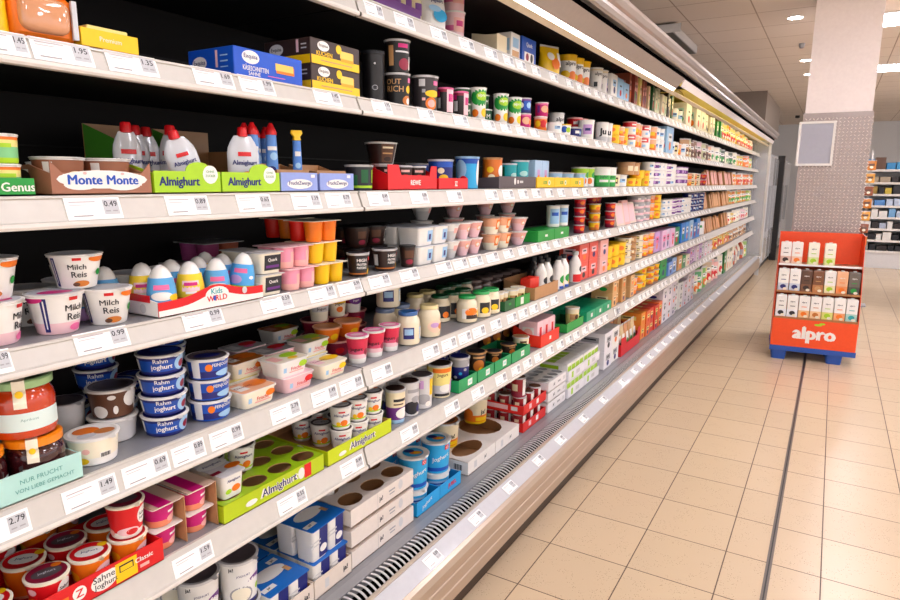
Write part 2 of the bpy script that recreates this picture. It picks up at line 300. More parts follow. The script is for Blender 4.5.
design('tall_night', 'dark blue speckled yoghurt tub', 'yoghurt tub', 'ink', ((.3, 'navy'), (.7, 'grey')), tuple(('o', -.4+.17*i, .2+.13*(i % 5), .06, .05, c) for i, c in enumerate(('lightblue', 'silver', 'sky', 'grey', 'silver', 'lightblue'))), ('lgrey', 'navy', ()), kind='yoghurt_tub', taper=.84)
design('dark_cup', 'dark brown dessert cup with gold print', 'dessert cup', 'choc', ((.9, 'choc'),), (('o', 0, .45, .25, .25, 'caramel'), ('r', 0, .8, .5, .08, 'tan'), ('o', .1, .3, .12, .1, 'yellow')), ('tan', 'ink', ()), kind='dessert_cup', taper=.82)
design('black_dessert', 'black dessert cup with barcode and wide foil lid', 'dessert cup', 'choc', (), (BAR(.62, .5, .24, .6), ('r', 0, .6, .45, .35, 'brown'), ('o', 0, .25, .2, .12, 'berry')), ('black', 'ink', ()), kind='dessert_cup', taper=.74)
design('black_label', 'black dessert cup with white lettered label', 'dessert cup', 'choc', ((.1, 'caramel'), (.16, 'choc')), (('r', .05, .55, .52, .6, 'ink'), ('t', 'HIGH', .05, .7, .13, 'white', .03), ('t', 'PROTEIN', .05, .52, .1, 'white', .03, .44), ('t', 'PUDDING', .05, .38, .1, 'white', .03, .44), ('o', .5, .2, .16, .14, 'yellow'), ('r', .45, .75, .18, .14, 'red'), BAR(-.75, .5, .25, .5)), ('lgrey', 'ink', ()), kind='dessert_cup', taper=.8)
design('rum_cup', 'black pudding cup with red and gold print', 'pudding cup', 'black', ((.9, 'dark'),), (('r', 0, .8, .34, .12, 'magenta'), ('r', 0, .62, .5, .05, 'lgrey'), ('o', .05, .25, .2, .18, 'berry'), ('r', .32, .3, .14, .4, 'white'), ('r', -.4, .5, .16, .6, 'tan'), ('r', .55, .5, .1, .8, 'caramel')), ('lgrey', 'dark', ()), kind='pudding_cup', taper=.86)
design('outrich_cup', 'black pudding cup lettered in gold', 'pudding cup', 'black', ((.9, 'dark'),), (('t', 'OUT', -.25, .72, .16, 'tan', .02), ('t', 'RICH', -.2, .5, .18, 'tan', .02), ('o', .3, .5, .12, .12, 'yellow'), ('r', .35, .78, .2, .14, 'pink'), ('o', .25, .15, .2, .16, 'caramel'), ('o', .3, .14, .1, .1, 'white')), ('lgrey', 'dark', ()), kind='pudding_cup', taper=.86)
design('skyr_dark', 'dark grey protein cup with orange slice print', 'yoghurt cup', '#3c3638', (), (('o', .15, .2, .2, .18, 'orange'), ('o', .15, .2, .13, .11, 'salmon'), ('o', .2, .48, .26, .1, 'yellow'), ('r', .3, .78, .2, .12, 'pink'), ('r', -.15, .78, .18, .2, 'lgrey'), ('r', -.1, .55, .1, .1, 'grey'), ('r', -.1, .32, .1, .08, 'salmon')), ('lgrey', 'film', ()), kind='yoghurt_cup', taper=.88)
design('pink_dark', 'dark cup with pink side stripe', 'yoghurt cup', 'dark', ((.85, 'berry'),), (('r', .2, .5, .4, .9, 'palepink'), ('r', .2, .6, .26, .3, 'magenta'), ('r', -.35, .4, .18, .4, 'lgrey'), ('r', -.4, .75, .2, .2, 'magenta')), ('pink', 'palepink', ()), taper=.92)
design('green_swirl', 'white yoghurt cup with green swirl lid', 'yoghurt cup', 'white', ((.45, 'white'),), (('o', .05, .68, .36, .26, 'green'), ('o', .1, .72, .2, .14, 'lime'), ('t', 'alpro', .08, .74, .12, 'white', .02), ('o', .2, .22, .14, .14, 'yellow'), ('o', -.15, .2, .12, .12, 'orange')), ('white', 'darkgreen', ()), taper=.84)
design('green_can', 'dark green cup with white initial', 'yoghurt cup', 'darkgreen', (), (('t', 'M', .1, .5, .3, 'white', .03),), ('white', 'darkgreen', ()), taper=.92)
design('multi_blue', 'multicoloured children yoghurt cup with blue front', 'yoghurt cup', 'navy', ((.8, 'purple'),), (('r', 0, .5, .6, .6, 'blue'), ('o', .1, .5, .2, .2, 'lightblue'), ('o', .6, .5, .2, .2, 'orange'), ('o', -.5, .5, .2, .2, 'white')), ('lgrey', 'lilac', ()), taper=.92)
design('multi_pink', 'multicoloured children yoghurt cup with pink front', 'yoghurt cup', 'magenta', ((.85, 'pink'),), (('o', .1, .5, .3, .25, 'peach'), ('o', .5, .4, .2, .2, 'orange'), ('r', -.4, .5, .2, .5, 'purple')), ('white', 'pink', ()), taper=.92)
design('multi_orange', 'multicoloured children yoghurt cup with orange front', 'yoghurt cup', 'orange', ((.85, 'salmon'),), (('o', .1, .5, .25, .25, 'red'), ('o', -.3, .5, .2, .2, 'yellow'), ('o', .5, .4, .2, .2, 'white')), ('white', 'peach', ()), taper=.92)
design('alpro_white', 'white soya cup with dark lettering above peach base', 'yoghurt cup', 'peach', ((.42, 'white'),), (('t', 'alpro', .05, .7, .22, 'ink', .02),), ('white', 'white', ()), taper=.88)
design('alpro_mango', 'white soya cup with yellow top and mango print', 'yoghurt cup', 'white', ((.78, 'yellow'),), (('t', 'alpro', .05, .64, .2, 'ink', .025), ('o', .15, .2, .22, .18, 'orange'), ('o', -.2, .24, .2, .16, 'yellow')), ('yellow', 'yellow', ()), taper=.86)
design('alpro_plain', 'white soya cup with dark lettering', 'yoghurt cup', 'white', ((.9, 'cream'),), (('t', 'alpro', .05, .72, .18, 'ink', .02), ('r', -.1, .3, .16, .2, 'ink'), ('o', .4, .3, .14, .25, 'lilac')), ('white', 'white', ()), taper=.88)
design('red_white', 'red and white quark cup', 'quark cup', 'white', ((.6, 'red'),), (('r', .1, .75, .5, .12, 'white'), ('r', .1, .3, .3, .2, 'lightblue')), ('salmon', 'salmon', ()), kind='quark_cup', taper=.92)
design('white_black', 'white quark cup with black lettering', 'quark cup', 'lgrey', ((.3, 'white'),), (('t', 'Ju', .0, .5, .4, 'ink', .05),), ('white', 'white', ()), kind='quark_cup', taper=.9)
design('monte', 'wide chocolate cream cup with white rim', 'dessert cup', 'brown', ((.4, '#a4694c'),), (('r', -.4, .5, .25, .7, 'white'), ('o', .3, .4, .3, .2, 'cream')), ('white', 'lgrey', ()), kind='dessert_cup', taper=.82)
design('monte_cow', 'black and white cow-print dessert cup', 'dessert cup', 'white', (), (('o', -.3, .5, .3, .3, 'choc'), ('o', .4, .7, .2, .2, 'choc'), ('o', .3, .2, .2, .15, 'choc')), ('white', 'lgrey', ()), kind='dessert_cup', taper=.82)
design('genuss', 'green and yellow pudding cup', 'pudding cup', 'lime', ((.2, '#7fc98a'), (.6, 'paleyellow'), (.85, 'orange')), (('r', 0, .6, .5, .14, 'lime'),), ('white', 'white', ()), kind='pudding_cup', taper=.9)
design('moo', 'white wide-lid chocolate pudding cup', 'pudding cup', 'white', ((.05, 'choc'),), (('r', 0, .52, .6, .8, 'brown'), ('r', 0, .75, .5, .08, 'cream'), ('r', 0, .5, .5, .06, 'tan'), ('o', .0, .25, .2, .1, 'choc'), ('r', .62, .5, .3, .9, 'white')), ('white', 'lgrey', ()), kind='pudding_cup', taper=.7)
design('red_pudding', 'dark red fruit jelly cup in red tray', 'jelly cup', 'berry', ((.6, 'choc'),), (('o', 0, .4, .3, .2, 'red'), ('r', 0, .75, .4, .1, 'salmon')), ('lgrey', 'white', ()), kind='jelly_cup', taper=.86)
design('blue_dark', 'dark blue pudding cup with fruit print', 'pudding cup', 'navy', ((.75, 'blue'),), (('o', -.1, .35, .18, .12, 'yellow'), ('o', -.2, .6, .12, .1, 'cream'), ('o', .2, .2, .14, .1, 'orange')), ('silver', 'purple', ()), kind='pudding_cup', taper=.9)
design('blue_bright', 'bright blue yoghurt cup with pale wave', 'yoghurt cup', 'sky', ((.08, 'sky'), (.8, 'blue')), (('o', -.3, .6, .2, .3, 'lightblue'), ('o', .35, .5, .1, .4, 'white'), ('o', -.2, .3, .12, .1, 'red')), ('lightblue', 'silver', ()), taper=.88)
design('orange_can', 'orange coffee dessert cup', 'dessert cup', '#c8601a', ((.1, 'choc'), (.35, '#d9701c')), (('o', .25, .55, .16, .2, 'white'), ('o', -.2, .6, .12, .1, 'yellow'), ('o', -.15, .35, .12, .1, 'cream')), ('tan', 'tan', ()), kind='dessert_cup', taper=.96)
design('teal_cup', 'teal pudding cup with dark label', 'pudding cup', 'teal', ((.85, 'teal'),), (('r', -.5, .5, .3, .7, 'darkgreen'), ('o', .1, .5, .18, .1, 'mint'), ('o', .4, .3, .1, .1, 'white')), ('silver', 'lgrey', ()), kind='pudding_cup', taper=.88)
design('dark_tray_cup', 'dark green and black dessert cup with clear lid', 'dessert cup', 'ink', ((.1, 'lime'), (.2, 'ink')), (('r', 0, .55, .3, .5, 'darkgreen'), ('r', .4, .55, .1, .5, 'lime'), ('r', .6, .5, .1, .6, 'white'), ('r', -.4, .4, .2, .4, 'darkgreen')), ('lgrey', 'film', ()), kind='dessert_cup', taper=.9)
design('green_white', 'white yoghurt cup with bright green front', 'yoghurt cup', 'green', ((.2, '#3bb64a'), (.6, 'white')), (('t', 'Joghurt', 0, .5, .14, 'darkgreen', .03), ('r', 0, .3, .5, .12, 'white')), ('white', 'white', ()), taper=.92)
design('green_fruit', 'yoghurt cup with green and orange print', 'yoghurt cup', 'white', ((.5, 'lime'),), (('o', 0, .3, .16, .16, 'orange'), ('o', .3, .6, .2, .16, 'green'), ('o', -.3, .4, .14, .2, 'green')), ('white', 'cream', ()), taper=.92)
design('snack_blue', 'small blue-topped snack cup in yellow tray', 'snack cup', 'lightblue', ((.5, 'lightblue'),), (('o', 0, .5, .2, .2, 'white'),), ('lgrey', 'lightblue', ()), kind='snack_cup', taper=.9)
design('cone_pink', 'pale pink cone-shaped dessert cup', 'dessert cup', 'palepink', ((.6, 'salmon'),), (('r', .2, .6, .3, .3, 'peach'), ('o', .2, .6, .1, .1, 'white')), ('white', 'lgrey', ()), kind='dessert_cup', taper=.5)
design('cone_white', 'white cone-shaped dessert cup', 'dessert cup', 'lgrey', ((.6, 'white'),), (('r', .3, .6, .3, .3, 'salmon'),), ('white', 'lgrey', ()), kind='dessert_cup', taper=.5)
design('cone_orange', 'peach cone-shaped dessert cup with orange label', 'dessert cup', 'vanilla', ((.5, 'peach'),), (('r', .2, .6, .36, .6, 'orange'), ('o', .2, .6, .12, .2, 'cream')), ('peach', 'white', ()), kind='dessert_cup', taper=.62)
design('blue_label', 'tall white tub with light blue label', 'yoghurt tub', 'white', (), (('r', 0, .5, .5, .7, 'lightblue'), ('r', 0, .6, .34, .16, 'blue'), ('r', .5, .5, .3, .7, 'peach')), ('white', 'lightblue', ()), kind='yoghurt_tub', taper=.94)
design('salad_red', 'clear salad tub with red filling', 'salad tub', 'berry', ((.5, 'red'),), (('o', 0, .5, .3, .2, 'orange'),), ('lgrey', 'salmon', ()), kind='salad_tub', taper=.85)
design('salad_yellow', 'clear salad tub with yellow filling', 'salad tub', 'caramel', ((.4, 'yellow'),), (('o', 0, .5, .3, .2, 'orange'),), ('lgrey', 'paleyellow', ()), kind='salad_tub', taper=.85)
design('yellow_tub', 'bright yellow plastic cheese tub', 'cheese tub', 'yellow', (), (('o', 0, .5, .3, .2, 'orange'),), ('yellow', 'yellow', ()), kind='cheese_tub', taper=.9)
design('cream_tub', 'cream-coloured spread tub with dark label', 'spread tub', 'cream', (), (('r', 0, .5, .5, .5, 'brown'), ('r', 0, .5, .36, .2, 'paleyellow')), ('white', 'tan', ()), kind='spread_tub', taper=.92)
design('cream_cup', 'small cream cup with brown print', 'cream cup', 'paleyellow', ((.7, 'cream'),), (('r', 0, .5, .4, .3, 'tan'), ('o', .2, .5, .12, .14, 'brown')), ('white', 'cream', ()), kind='cream_cup', taper=.84)
design('orange_tub', 'orange spread tub with pale lid', 'spread tub', 'orange', ((.5, 'peach'),), (('r', 0, .4, .4, .3, 'yellow'),), ('white', 'cream', ()), kind='spread_tub', taper=.9)
design('red_cup', 'small dark red cup with white stripe', 'cream cup', 'berry', ((.3, '#9c1420'),), (('r', .25, .5, .28, .8, 'white'), ('r', -.3, .5, .3, .34, 'cream')), ('lgrey', 'brown', ()), kind='cream_cup', taper=.9)
design('white_tub', 'white cream cheese tub with blue print', 'cheese tub', 'white', (), (('r', 0, .5, .6, .3, 'lightblue'), ('r', .1, .55, .3, .1, 'navy')), ('white', 'lgrey', ()), kind='cheese_tub', taper=.92)
design('navy_tub', 'navy cream cheese tub with white print', 'cheese tub', 'navy', (), (('r', 0, .5, .5, .3, 'white'), ('o', .4, .4, .12, .2, 'lightblue')), ('white', 'navy', ()), kind='cheese_tub', taper=.92)
design('brown_tub', 'round brown hummus tub with tan lid', 'spread tub', 'tan', ((.6, 'card'),), (('r', 0, .5, .5, .4, 'cream'),), ('tan', 'card', ()), kind='spread_tub', taper=.9)
design('grey_tub', 'stacked grey-pink feta tub', 'cheese tub', 'palepink', ((.4, 'grey'),), (('r', 0, .5, .5, .3, 'white'),), ('lgrey', 'palepink', ()), kind='cheese_tub', taper=.92)
design('purple_tub', 'purple and white cream cheese tub', 'cheese tub', 'white', ((.3, 'purple'), (.7, 'white')), (('o', 0, .5, .2, .2, 'lilac'),), ('lilac', 'white', ()), kind='cheese_tub', taper=.92)
design('pink_pair', 'pink and white yoghurt tub', 'yoghurt tub', 'palepink', ((.3, 'pink'), (.5, 'palepink')), (('r', .1, .5, .5, .5, 'salmon'), ('r', .1, .55, .3, .2, 'magenta')), ('white', 'palepink', ()), kind='yoghurt_tub', taper=.88)

# ----------------------------------------------------- other package shapes
_pk = {}
def cached(fn):
    def w(*a, **k):
        key = (fn.__name__,)+a+tuple(sorted(k.items()))
        if key not in _pk: _pk[key] = fn(*a, **k)
        return _pk[key]
    return w
def Lmesh(name, fill):
    mb = MB(); fill(mb); return mb.mesh(name)

@cached
def carton_parts(W, L, h, col, front=(), side=(), top=(), lid=None):
    """closed carton: W deep, L along the shelf, front face at x=0"""
    def f(mb):
        r = .0015
        mb.loft([rrect(W-2*r, L-2*r, .001, 0, 2, -W/2, L/2), rrect(W, L, .0025, r, 2, -W/2, L/2), rrect(W, L, .0025, h-r, 2, -W/2, L/2), rrect(W-2*r, L-2*r, .001, h, 2, -W/2, L/2)], col)
        marks(mb, face_fn('+x', (0, L/2, 0), L/2-.002), front, h)
        marks(mb, face_fn('-y', (-W/2, 0, 0), W/2-.002), side, h)
        marks(mb, face_fn('top', (-W/2, L/2, h), L/2-.002, W/2-.002), top, h)
    parts = [('carton', Lmesh('carton', f), [])]
    if lid:
        parts.append(('flap', Lmesh('flap', lambda mb: mb.box(-W*.98, -.003, .003, L-.003, h+.0003, h+.0016, lid)), []))
    return parts
@cached
def tray_parts(W, L, h, col, hb, front=(), side=(), inner='card', edge=None, notch=None, holes=None, top=None, band=None):
    """open carton: front wall h high, back wall hb high; notch cuts a window out of the front wall;
    holes=(nx,ny) closes it with a panel of round openings"""
    t = .0022
    def poly_front(mb, pts, m):       # pts (y,z) outline of a wall at x in [-t,0]
        n = len(pts); vs = [(0, y, z) for y, z in pts]+[(-t, y, z) for y, z in pts]
        fs = [tuple(range(n)), tuple(range(2*n-1, n-1, -1))]+[(i, n+i, n+(i+1) % n, (i+1) % n) for i in range(n)]
        mb.add(vs, fs, m)
    def f(mb):
        mb.box(-W, 0, 0, L, 0, t, inner)
        if notch == 'wave':
            pts = [(0, 0), (L, 0), (L, h*.62)]
            for i in range(0, 21):
                u = 1-i/20; pts.append((L*u, h*(.62+.38*math.exp(-((u-.52)/.2)**2))))
            poly_front(mb, pts, band)
            mb.add([(.0005, 0, t), (.0005, L, t)]+[(.0005, L*(1-i/20), h*(.28+.38*math.exp(-(((1-i/20)-.52)/.2)**2))) for i in range(21)], [tuple(range(23))], col)
        elif notch == 'round':
            pts = [(0, 0), (L, 0), (L, h*.7), (L*.86, h*.7)]
            pts += [(L*(.66+.2*math.cos(a*PI/10)), h*(.7+.3*math.sin(a*PI/10))) for a in range(1, 10)]
            pts += [(L*.46, h*.7), (0, h*.7)]; poly_front(mb, pts, col)
        elif notch == 'window':
            pts = [(0, 0), (L, 0), (L, h), (L*.88, h), (L*.84, h*.55), (L*.26, h*.55), (L*.2, h), (0, h)]; poly_front(mb, pts, col)
        elif notch == 'dip':
            pts = [(0, 0), (L, 0), (L, h), (L*.9, h*.66)]+[(L*(.9-.8*i/10), h*(.62+.04*math.cos(i*PI/5))) for i in range(11)]+[(0, h)]; poly_front(mb, pts, col)
        else:
            mb.box(-t, 0, 0, L, 0, h, col)
        hs = max(h, min(hb, h))
        for y0 in (0, L-t):
            n = [(-W, 0), (-t, 0), (-t, h*.95 if not notch else h*.62), (-W*.45, h*.9 if hb <= h else h), (-W, hb)]
            vs = [(x, y0, z) for x, z in n]+[(x, y0+t, z) for x, z in n]; k = len(n)
            mb.add(vs, [tuple(range(k)), tuple(range(2*k-1, k-1, -1))]+[(i, k+i, k+(i+1) % k, (i+1) % k) for i in range(k)], col)
            # the printed outside and the bare board inside
            yy = t+.0003 if y0 == 0 else L-t-.0003
            vs = [(x, yy, z) for x, z in n]; mb.add(vs, [tuple(range(k)) if y0 else tuple(range(k-1, -1, -1))], inner)
        mb.box(-W, -W+t, 0, L, 0, hb, inner)
        mb.box(-t-.0004, -t-.0001, t, L-t, t, h*.6, inner)
        if not notch or notch in ('window', 'round', 'wave', 'dip'):
            marks(mb, face_fn('+x', (.0006 if notch == 'wave' else 0, L/2, 0), L/2-.001), front, h)
        marks(mb, face_fn('-y', (-W/2, 0, 0), W/2-.001), side, h)
    parts = [('tray', Lmesh('tray', f), [])]
    if holes:
        nx, ny = holes
        def g(mb):
            cw, cl = W/nx, L/ny
            for i in range(nx):
                for j in range(ny):
                    cx, cy = -cw*(i+.5), cl*(j+.5); k = 16
                    rr = min(cw, cl)*.4
                    o = []; q = []
                    for a in range(k):
                        an = 2*PI*a/k+PI/4; c, s = math.cos(an), math.sin(an); m = max(abs(c), abs(s))
                        o.append((cx+c/m*cw/2, cy+s/m*cl/2)); q.append((cx+c*cw*.36, cy+s*cl*.4))
                    for z, up in ((h+.001, True), (h-.0012, False)):
                        vs = [(x, y, z) for x, y in o+q]
                        mb.add(vs, [((a, (a+1) % k, k+(a+1) % k, k+a) if up else (k+a, k+(a+1) % k, (a+1) % k, a)) for a in range(k)], top or col)
                    vs = [(x, y, h+.001) for x, y in q]+[(x, y, h-.0012) for x, y in q]
                    mb.add(vs, [(a, (a+1) % k, k+(a+1) % k, k+a) for a in range(k)], inner)
        parts.append(('top_panel', Lmesh('top_panel', g), []))
    return parts
@cached
def tub_parts(W, L, h, body, film, fm=(), fr=(), sd=(), rim='white', taper=.84, single=False):
    """rectangular plastic tub centred on its origin with a peel-off film lid"""
    def f(mb):
        mb.loft([rrect(W*taper*.96, L*taper*.96, .012, 0), rrect(W*taper, L*taper, .012, .003), rrect(W*.95, L*.95, .012, h-.004), rrect(W, L, .012, h-.0035), rrect(W, L, .012, h-.001)], body, smooth=True)
        k = (1+taper)/2
        s1 = lambda u, v, o: (W/2*(taper+(.95-taper)*v/h)+o, u, v)
        s2 = lambda u, v, o: (u, -L/2*(taper+(.95-taper)*v/h)-o, v)
        marks(mb, s1, fr, h); marks(mb, s2, sd, h)
    def g(mb):
        mb.loft([rrect(W, L, .012, h-.0008), rrect(W, L, .012, h), ], rim)
        mb.add(rrect(W*.93, L*.95, .01, h+.0002), [tuple(range(20))], film)
        marks(mb, face_fn('top', (0, 0, h+.0002)), fm, W)
    if single:
        mb = MB(); f(mb); g(mb); return [('tub', mb.mesh('tub'), [])]
    return [('tub', Lmesh('tub', f), []), ('film_lid', Lmesh('film_lid', g), [])]
@cached
def jar_parts(r, h, body, lid, mk=(), lidh=.014, far=False, lid_r=.86, flap=None):
    seg = 16 if far else 30
    lid = mat(lid, .28, coat=.4)
    b = mat(body, .12, coat=.8)
    prof = [(r*.8, 0, b), (r*.95, .004, b), (r, .012, b), (r, h*.62, b), (r*.97, h*.7, b), (r*.86, h*.8, b), (r*.76, h*.86, b), (r*.76, h-lidh-.0002, b)]
    def f(mb):
        mb.lathe(prof, seg)
        marks(mb, cyl_fn([(r, 0), (r, h*.62), (r*.86, h*.8)]), mk, h)
    R2 = r*lid_r
    lp = [(R2*.96, h-lidh, lid), (R2, h-lidh+.0015, lid), (R2, h-.003, lid), (R2*.95, h-.0008, lid), (R2*.82, h, lid), (R2*.78, h-.0012, lid)]
    def g(mb): mb.lathe(lp, seg)
    subs = []
    if flap:
        def s(mb):
            n = 5; w = r*.38
            prof_ = [(R2*.5, h+.0006), (R2*1.005, h+.0006), (R2*1.02, h-lidh), (r*.9, h*.78), (r*1.012, h*.64), (r*1.012, h*.55)]
            vs = []
            for rr, z in prof_:
                for k in range(n+1):
                    a = (k/n-.5)*w/ max(rr, .01)*1.0; vs.append(((rr+.0005)*math.cos(a), (rr+.0005)*math.sin(a), z))
            fs = [(i*(n+1)+k, (i+1)*(n+1)+k, (i+1)*(n+1)+k+1, i*(n+1)+k+1) for i in range(len(prof_)-1) for k in range(n)]
            mb.add(vs, fs, 'vanilla')
            marks(mb, lambda u, v, o: ((R2*1.03+(r*1.0-R2)*max(0, min(1, (h-v-lidh)/(h*.3)))+o+.001)*math.cos(u/r), (R2*1.03+(r*1.0-R2)*max(0, min(1, (h-v-lidh)/(h*.3)))+o+.001)*math.sin(u/r), v), (('o', 0, .79, .055, .06, 'yellow'),), h)
        subs.append(('paper_seal', Lmesh('paper_seal', s), []))
    if far:
        mb = MB(); f(mb); g(mb); return [('jar', mb.mesh('jar'), [])]
    return [('glass', Lmesh('glass', f), []), ('screw_lid', Lmesh('screw_lid', g), subs)]
@cached
def bottle_parts(r, h, body, cap, mk=(), neck=.42, far=False):
    b = mat(body, .25, coat=.3)
    prof = [(r*.85, 0, b), (r, .004, b), (r, h*.58, b), (r*.92, h*.66, b), (r*.6, h*.78, b), (r*neck, h*.84, b), (r*neck, h*.9, b)]
    def f(mb): mb.lathe(prof, 18); marks(mb, cyl_fn([(r, 0), (r, h*.6)]), mk, h)
    def g(mb): mb.lathe([(r*neck*1.2, h*.88, cap), (r*neck*1.25, h*.89, cap), (r*neck*1.2, h*.99, cap), (r*neck*1.05, h, cap)], 16)
    if far:
        mb = MB(); f(mb); g(mb); return [('bottle', mb.mesh('bottle'), [])]
    return [('bottle', Lmesh('bottle', f), []), ('cap', Lmesh('cap', g), [])]
@cached
def pouch_parts(w, h, body, cap, mk=()):
    """flat spouted pouch, broad side towards +x"""
    def sec(z):
        k = z/h
        hw = w/2*(1 if k < .62 else max(.26, 1-((k-.62)/.38)**1.6*.76)); th = .017*(1-k)**.7+.0012
        return hw, th
    def f(mb):
        loops = []
        for i in range(10):
            z = h*.9*i/9; hw, th = sec(z); loops.append([(th*math.cos(a)*(1 if abs(math.cos(a)) > .3 else .8), hw*math.sin(a), z) for a in [2*PI*j/20 for j in range(20)]])
        mb.loft(loops, mat(body, .22, coat=.4), smooth=True)
        def fn(u, v, o):
            hw, th = sec(v); return (th*math.sqrt(max(0, 1-(u/hw)**2))+.0008+o, u, v)
        marks(mb, fn, mk, h)
    def g(mb): mb.lathe([(.0075, h*.88, cap), (.0115, h*.89, cap), (.0105, h*1.02, cap), (.0085, h*1.04, cap)], 14)
    return [('pouch', Lmesh('pouch', f), []), ('spout_cap', Lmesh('spout_cap', g), [])]
@cached
def tube_parts(w, h, body, cap, mk=(), cap_style='tip'):
    def f(mb):
        loops = []
        for i in range(9):
            k = i/8; hw = w/2*(1-.25*k); th = w/2*(.25+.5*k); z = h*.82*k
            loops.append([(th*math.cos(a), hw*math.sin(a), z) for a in [2*PI*j/18 for j in range(18)]])
        mb.loft(loops, mat(body, .3), smooth=True)
        marks(mb, lambda u, v, o: (w/2*(.25+.5*v/(h*.82))*math.sqrt(max(.05, 1-(u/(w/2*(1-.25*v/(h*.82))))**2))+o+.0006, u, v), mk, h)
    def g(mb):
        if cap_style == 'tip': mb.lathe([(w*.4, h*.82, cap), (w*.42, h*.86, cap), (w*.28, h*.93, cap), (w*.12, h, cap)], 14)
        else: mb.loft([rrect(w*.7, w*.7, .003, h*.83), rrect(w*.5, w*.6, .003, h*.89), rrect(w*.3, w*1.15, .003, h*.95), rrect(w*.2, w*1.0, .002, h)], cap)
    return [('tube', Lmesh('tube', f), []), ('cap', Lmesh('cap', g), [])]
@cached
def egg_parts(r, h, c1, c2, mk=()):
    def egg(z): 
        k = z/h; return r*math.sqrt(max(0, 1-((k-.45)/(.55 if k > .45 else .48))**2))
    def f(mb):
        mb.lathe([(max(.0008, egg(h*i/28)), h*i/28, mat('white', .25, coat=.4)) for i in range(29)], 28)
    def g(mb):
        prof = [(r*1.1, h*.2, c2), (r*1.11, h*.26, c1), (r*1.07, h*.5, c1), (r*.9, h*.74, c1), (r*.86, h*.745, c1)]
        mb.lathe(prof, 24, cap0=False, cap1=False)
        marks(mb, cyl_fn([(r*1.11, h*.26), (r*1.07, h*.5), (r*.9, h*.74)]), mk, h)
    def c(mb): mb.lathe([(r*.8, 0, c2), (r*.95, .004, c2), (r*1.02, h*.3, c2)], 20)
    return [('egg_shell', Lmesh('egg_shell', f), []), ('paper_sleeve', Lmesh('paper_sleeve', g), []), ('base_cup', Lmesh('base_cup', c), [])]
@cached
def multi_parts(nx, ny, r, h, col, film, fm=(), square=False, mk=(), taper=.86, cols=None, base=None):
    """nx deep by ny wide cups joined under one printed film; origin at the centre of the base"""
    p = 2*r+.003
    parts = []
    for j in range(ny):
        for i in range(nx):
            cx, cy = (i-(nx-1)/2)*p, (j-(ny-1)/2)*p
            cc = cols[(j*nx+i) % len(cols)] if cols else col
            def f(mb, cx=cx, cy=cy, cc=cc):
                if square: mb.loft([rrect(2*r*taper*.95, 2*r*taper*.95, .008, 0, 3, cx, cy), rrect(2*r*taper, 2*r*taper, .009, .003, 3, cx, cy), rrect(2*r, 2*r, .01, h-.003, 3, cx, cy)], cc, smooth=True)
                else: mb.lathe([(r*taper*.93, 0, base or cc), (r*taper, .003, base or cc), (r*taper+r*(1-taper)*.3, h*.3, cc), (r, h-.003, cc)], 18, cx, cy)
                k = mk
                if square: marks(mb, lambda u, v, o: (cx+r*(taper+(1-taper)*v/h)+o, cy+u, v), k, h)
                else:
                    b = cyl_fn([(r*taper, 0), (r, h)]); marks(mb, lambda u, v, o: tuple(q+w for q, w in zip(b(u, v, o), (cx, cy, 0))), k, h)
            parts.append(('cup', Lmesh('cup', f), []))
    W, L = nx*p+.004, ny*p+.004
    def g(mb):
        mb.loft([rrect(W, L, .006, h-.0027, 3), rrect(W, L, .006, h-.001, 3)], film)
        marks(mb, face_fn('top', (0, 0, h-.001)), fm, W)
    parts.append(('film_lid', Lmesh('film_lid', g), []))
    return parts
@cached
def bag_parts(w, h, th, body, mk=(), seal='lgrey'):
    """upright sealed bag, broad side towards +x"""
    def f(mb):
        loops = []
        for i in range(8):
            k = i/7; t_ = th/2*(math.sin(PI*min(1, .12+.88*(1-k)**.8))*.9+.06) if k < 1 else .001
            t_ = max(.0012, th/2*(1-k**2.2)*(.75+.25*math.sin(PI*k))); hw = w/2*(1-.03*math.sin(PI*k))
            loops.append([(t_*math.cos(a), hw*math.copysign(abs(math.sin(a))**.6, math.sin(a)), h*.94*k) for a in [2*PI*j/18 for j in range(18)]])
        mb.loft(loops, mat(body, .3, coat=.3), smooth=True)
        mb.box(-.001, .001, -w/2*.98, w/2*.98, h*.92, h, seal)
        marks(mb, lambda u, v, o: (max(.0012, th/2*(1-(v/h)**2.2))+.001+o, u, v), mk, h)
    return [('bag', Lmesh('bag', f), [])]
@cached
def dome_pack_parts(w, h, th, card, cont):
    """card wrapped cheese pack with a bulging clear window over the slices, front at +x"""
    def sup(a, e): c, s_ = math.cos(a), math.sin(a); return math.copysign(abs(c)**e, c), math.copysign(abs(s_)**e, s_)
    def f(mb):
        mb.loft([rrect(th*.8, w*.94, .012, 0, 3), rrect(th, w, .016, h*.12, 3), rrect(th, w, .016, h*.85, 3), rrect(th*.6, w*.9, .012, h, 3)], mat(card, .3), smooth=True)
    def g(mb):
        n = 28; loops = []
        for k, q in ((1, 0), (.98, .006), (.9, .011), (.7, .014), (.35, .0155), (.02, .016)):
            loops.append([(th/2-.002+q, w*.39*k*sup(2*PI*j/n, .5)[0], h*.5+h*.37*k*sup(2*PI*j/n, .5)[1]) for j in range(n)])
        mb.loft(loops, mat(cont, .07, coat=1), smooth=True)
    def e(mb): mb.box(th/2-.001, th/2+.006, w*.42, w*.5, h*.1, h*.9, 'silver')
    return [('card_wrap', Lmesh('card_wrap', f), []), ('clear_window', Lmesh('clear_window', g), []), ('sealed_edge', Lmesh('sealed_edge', e), [])]

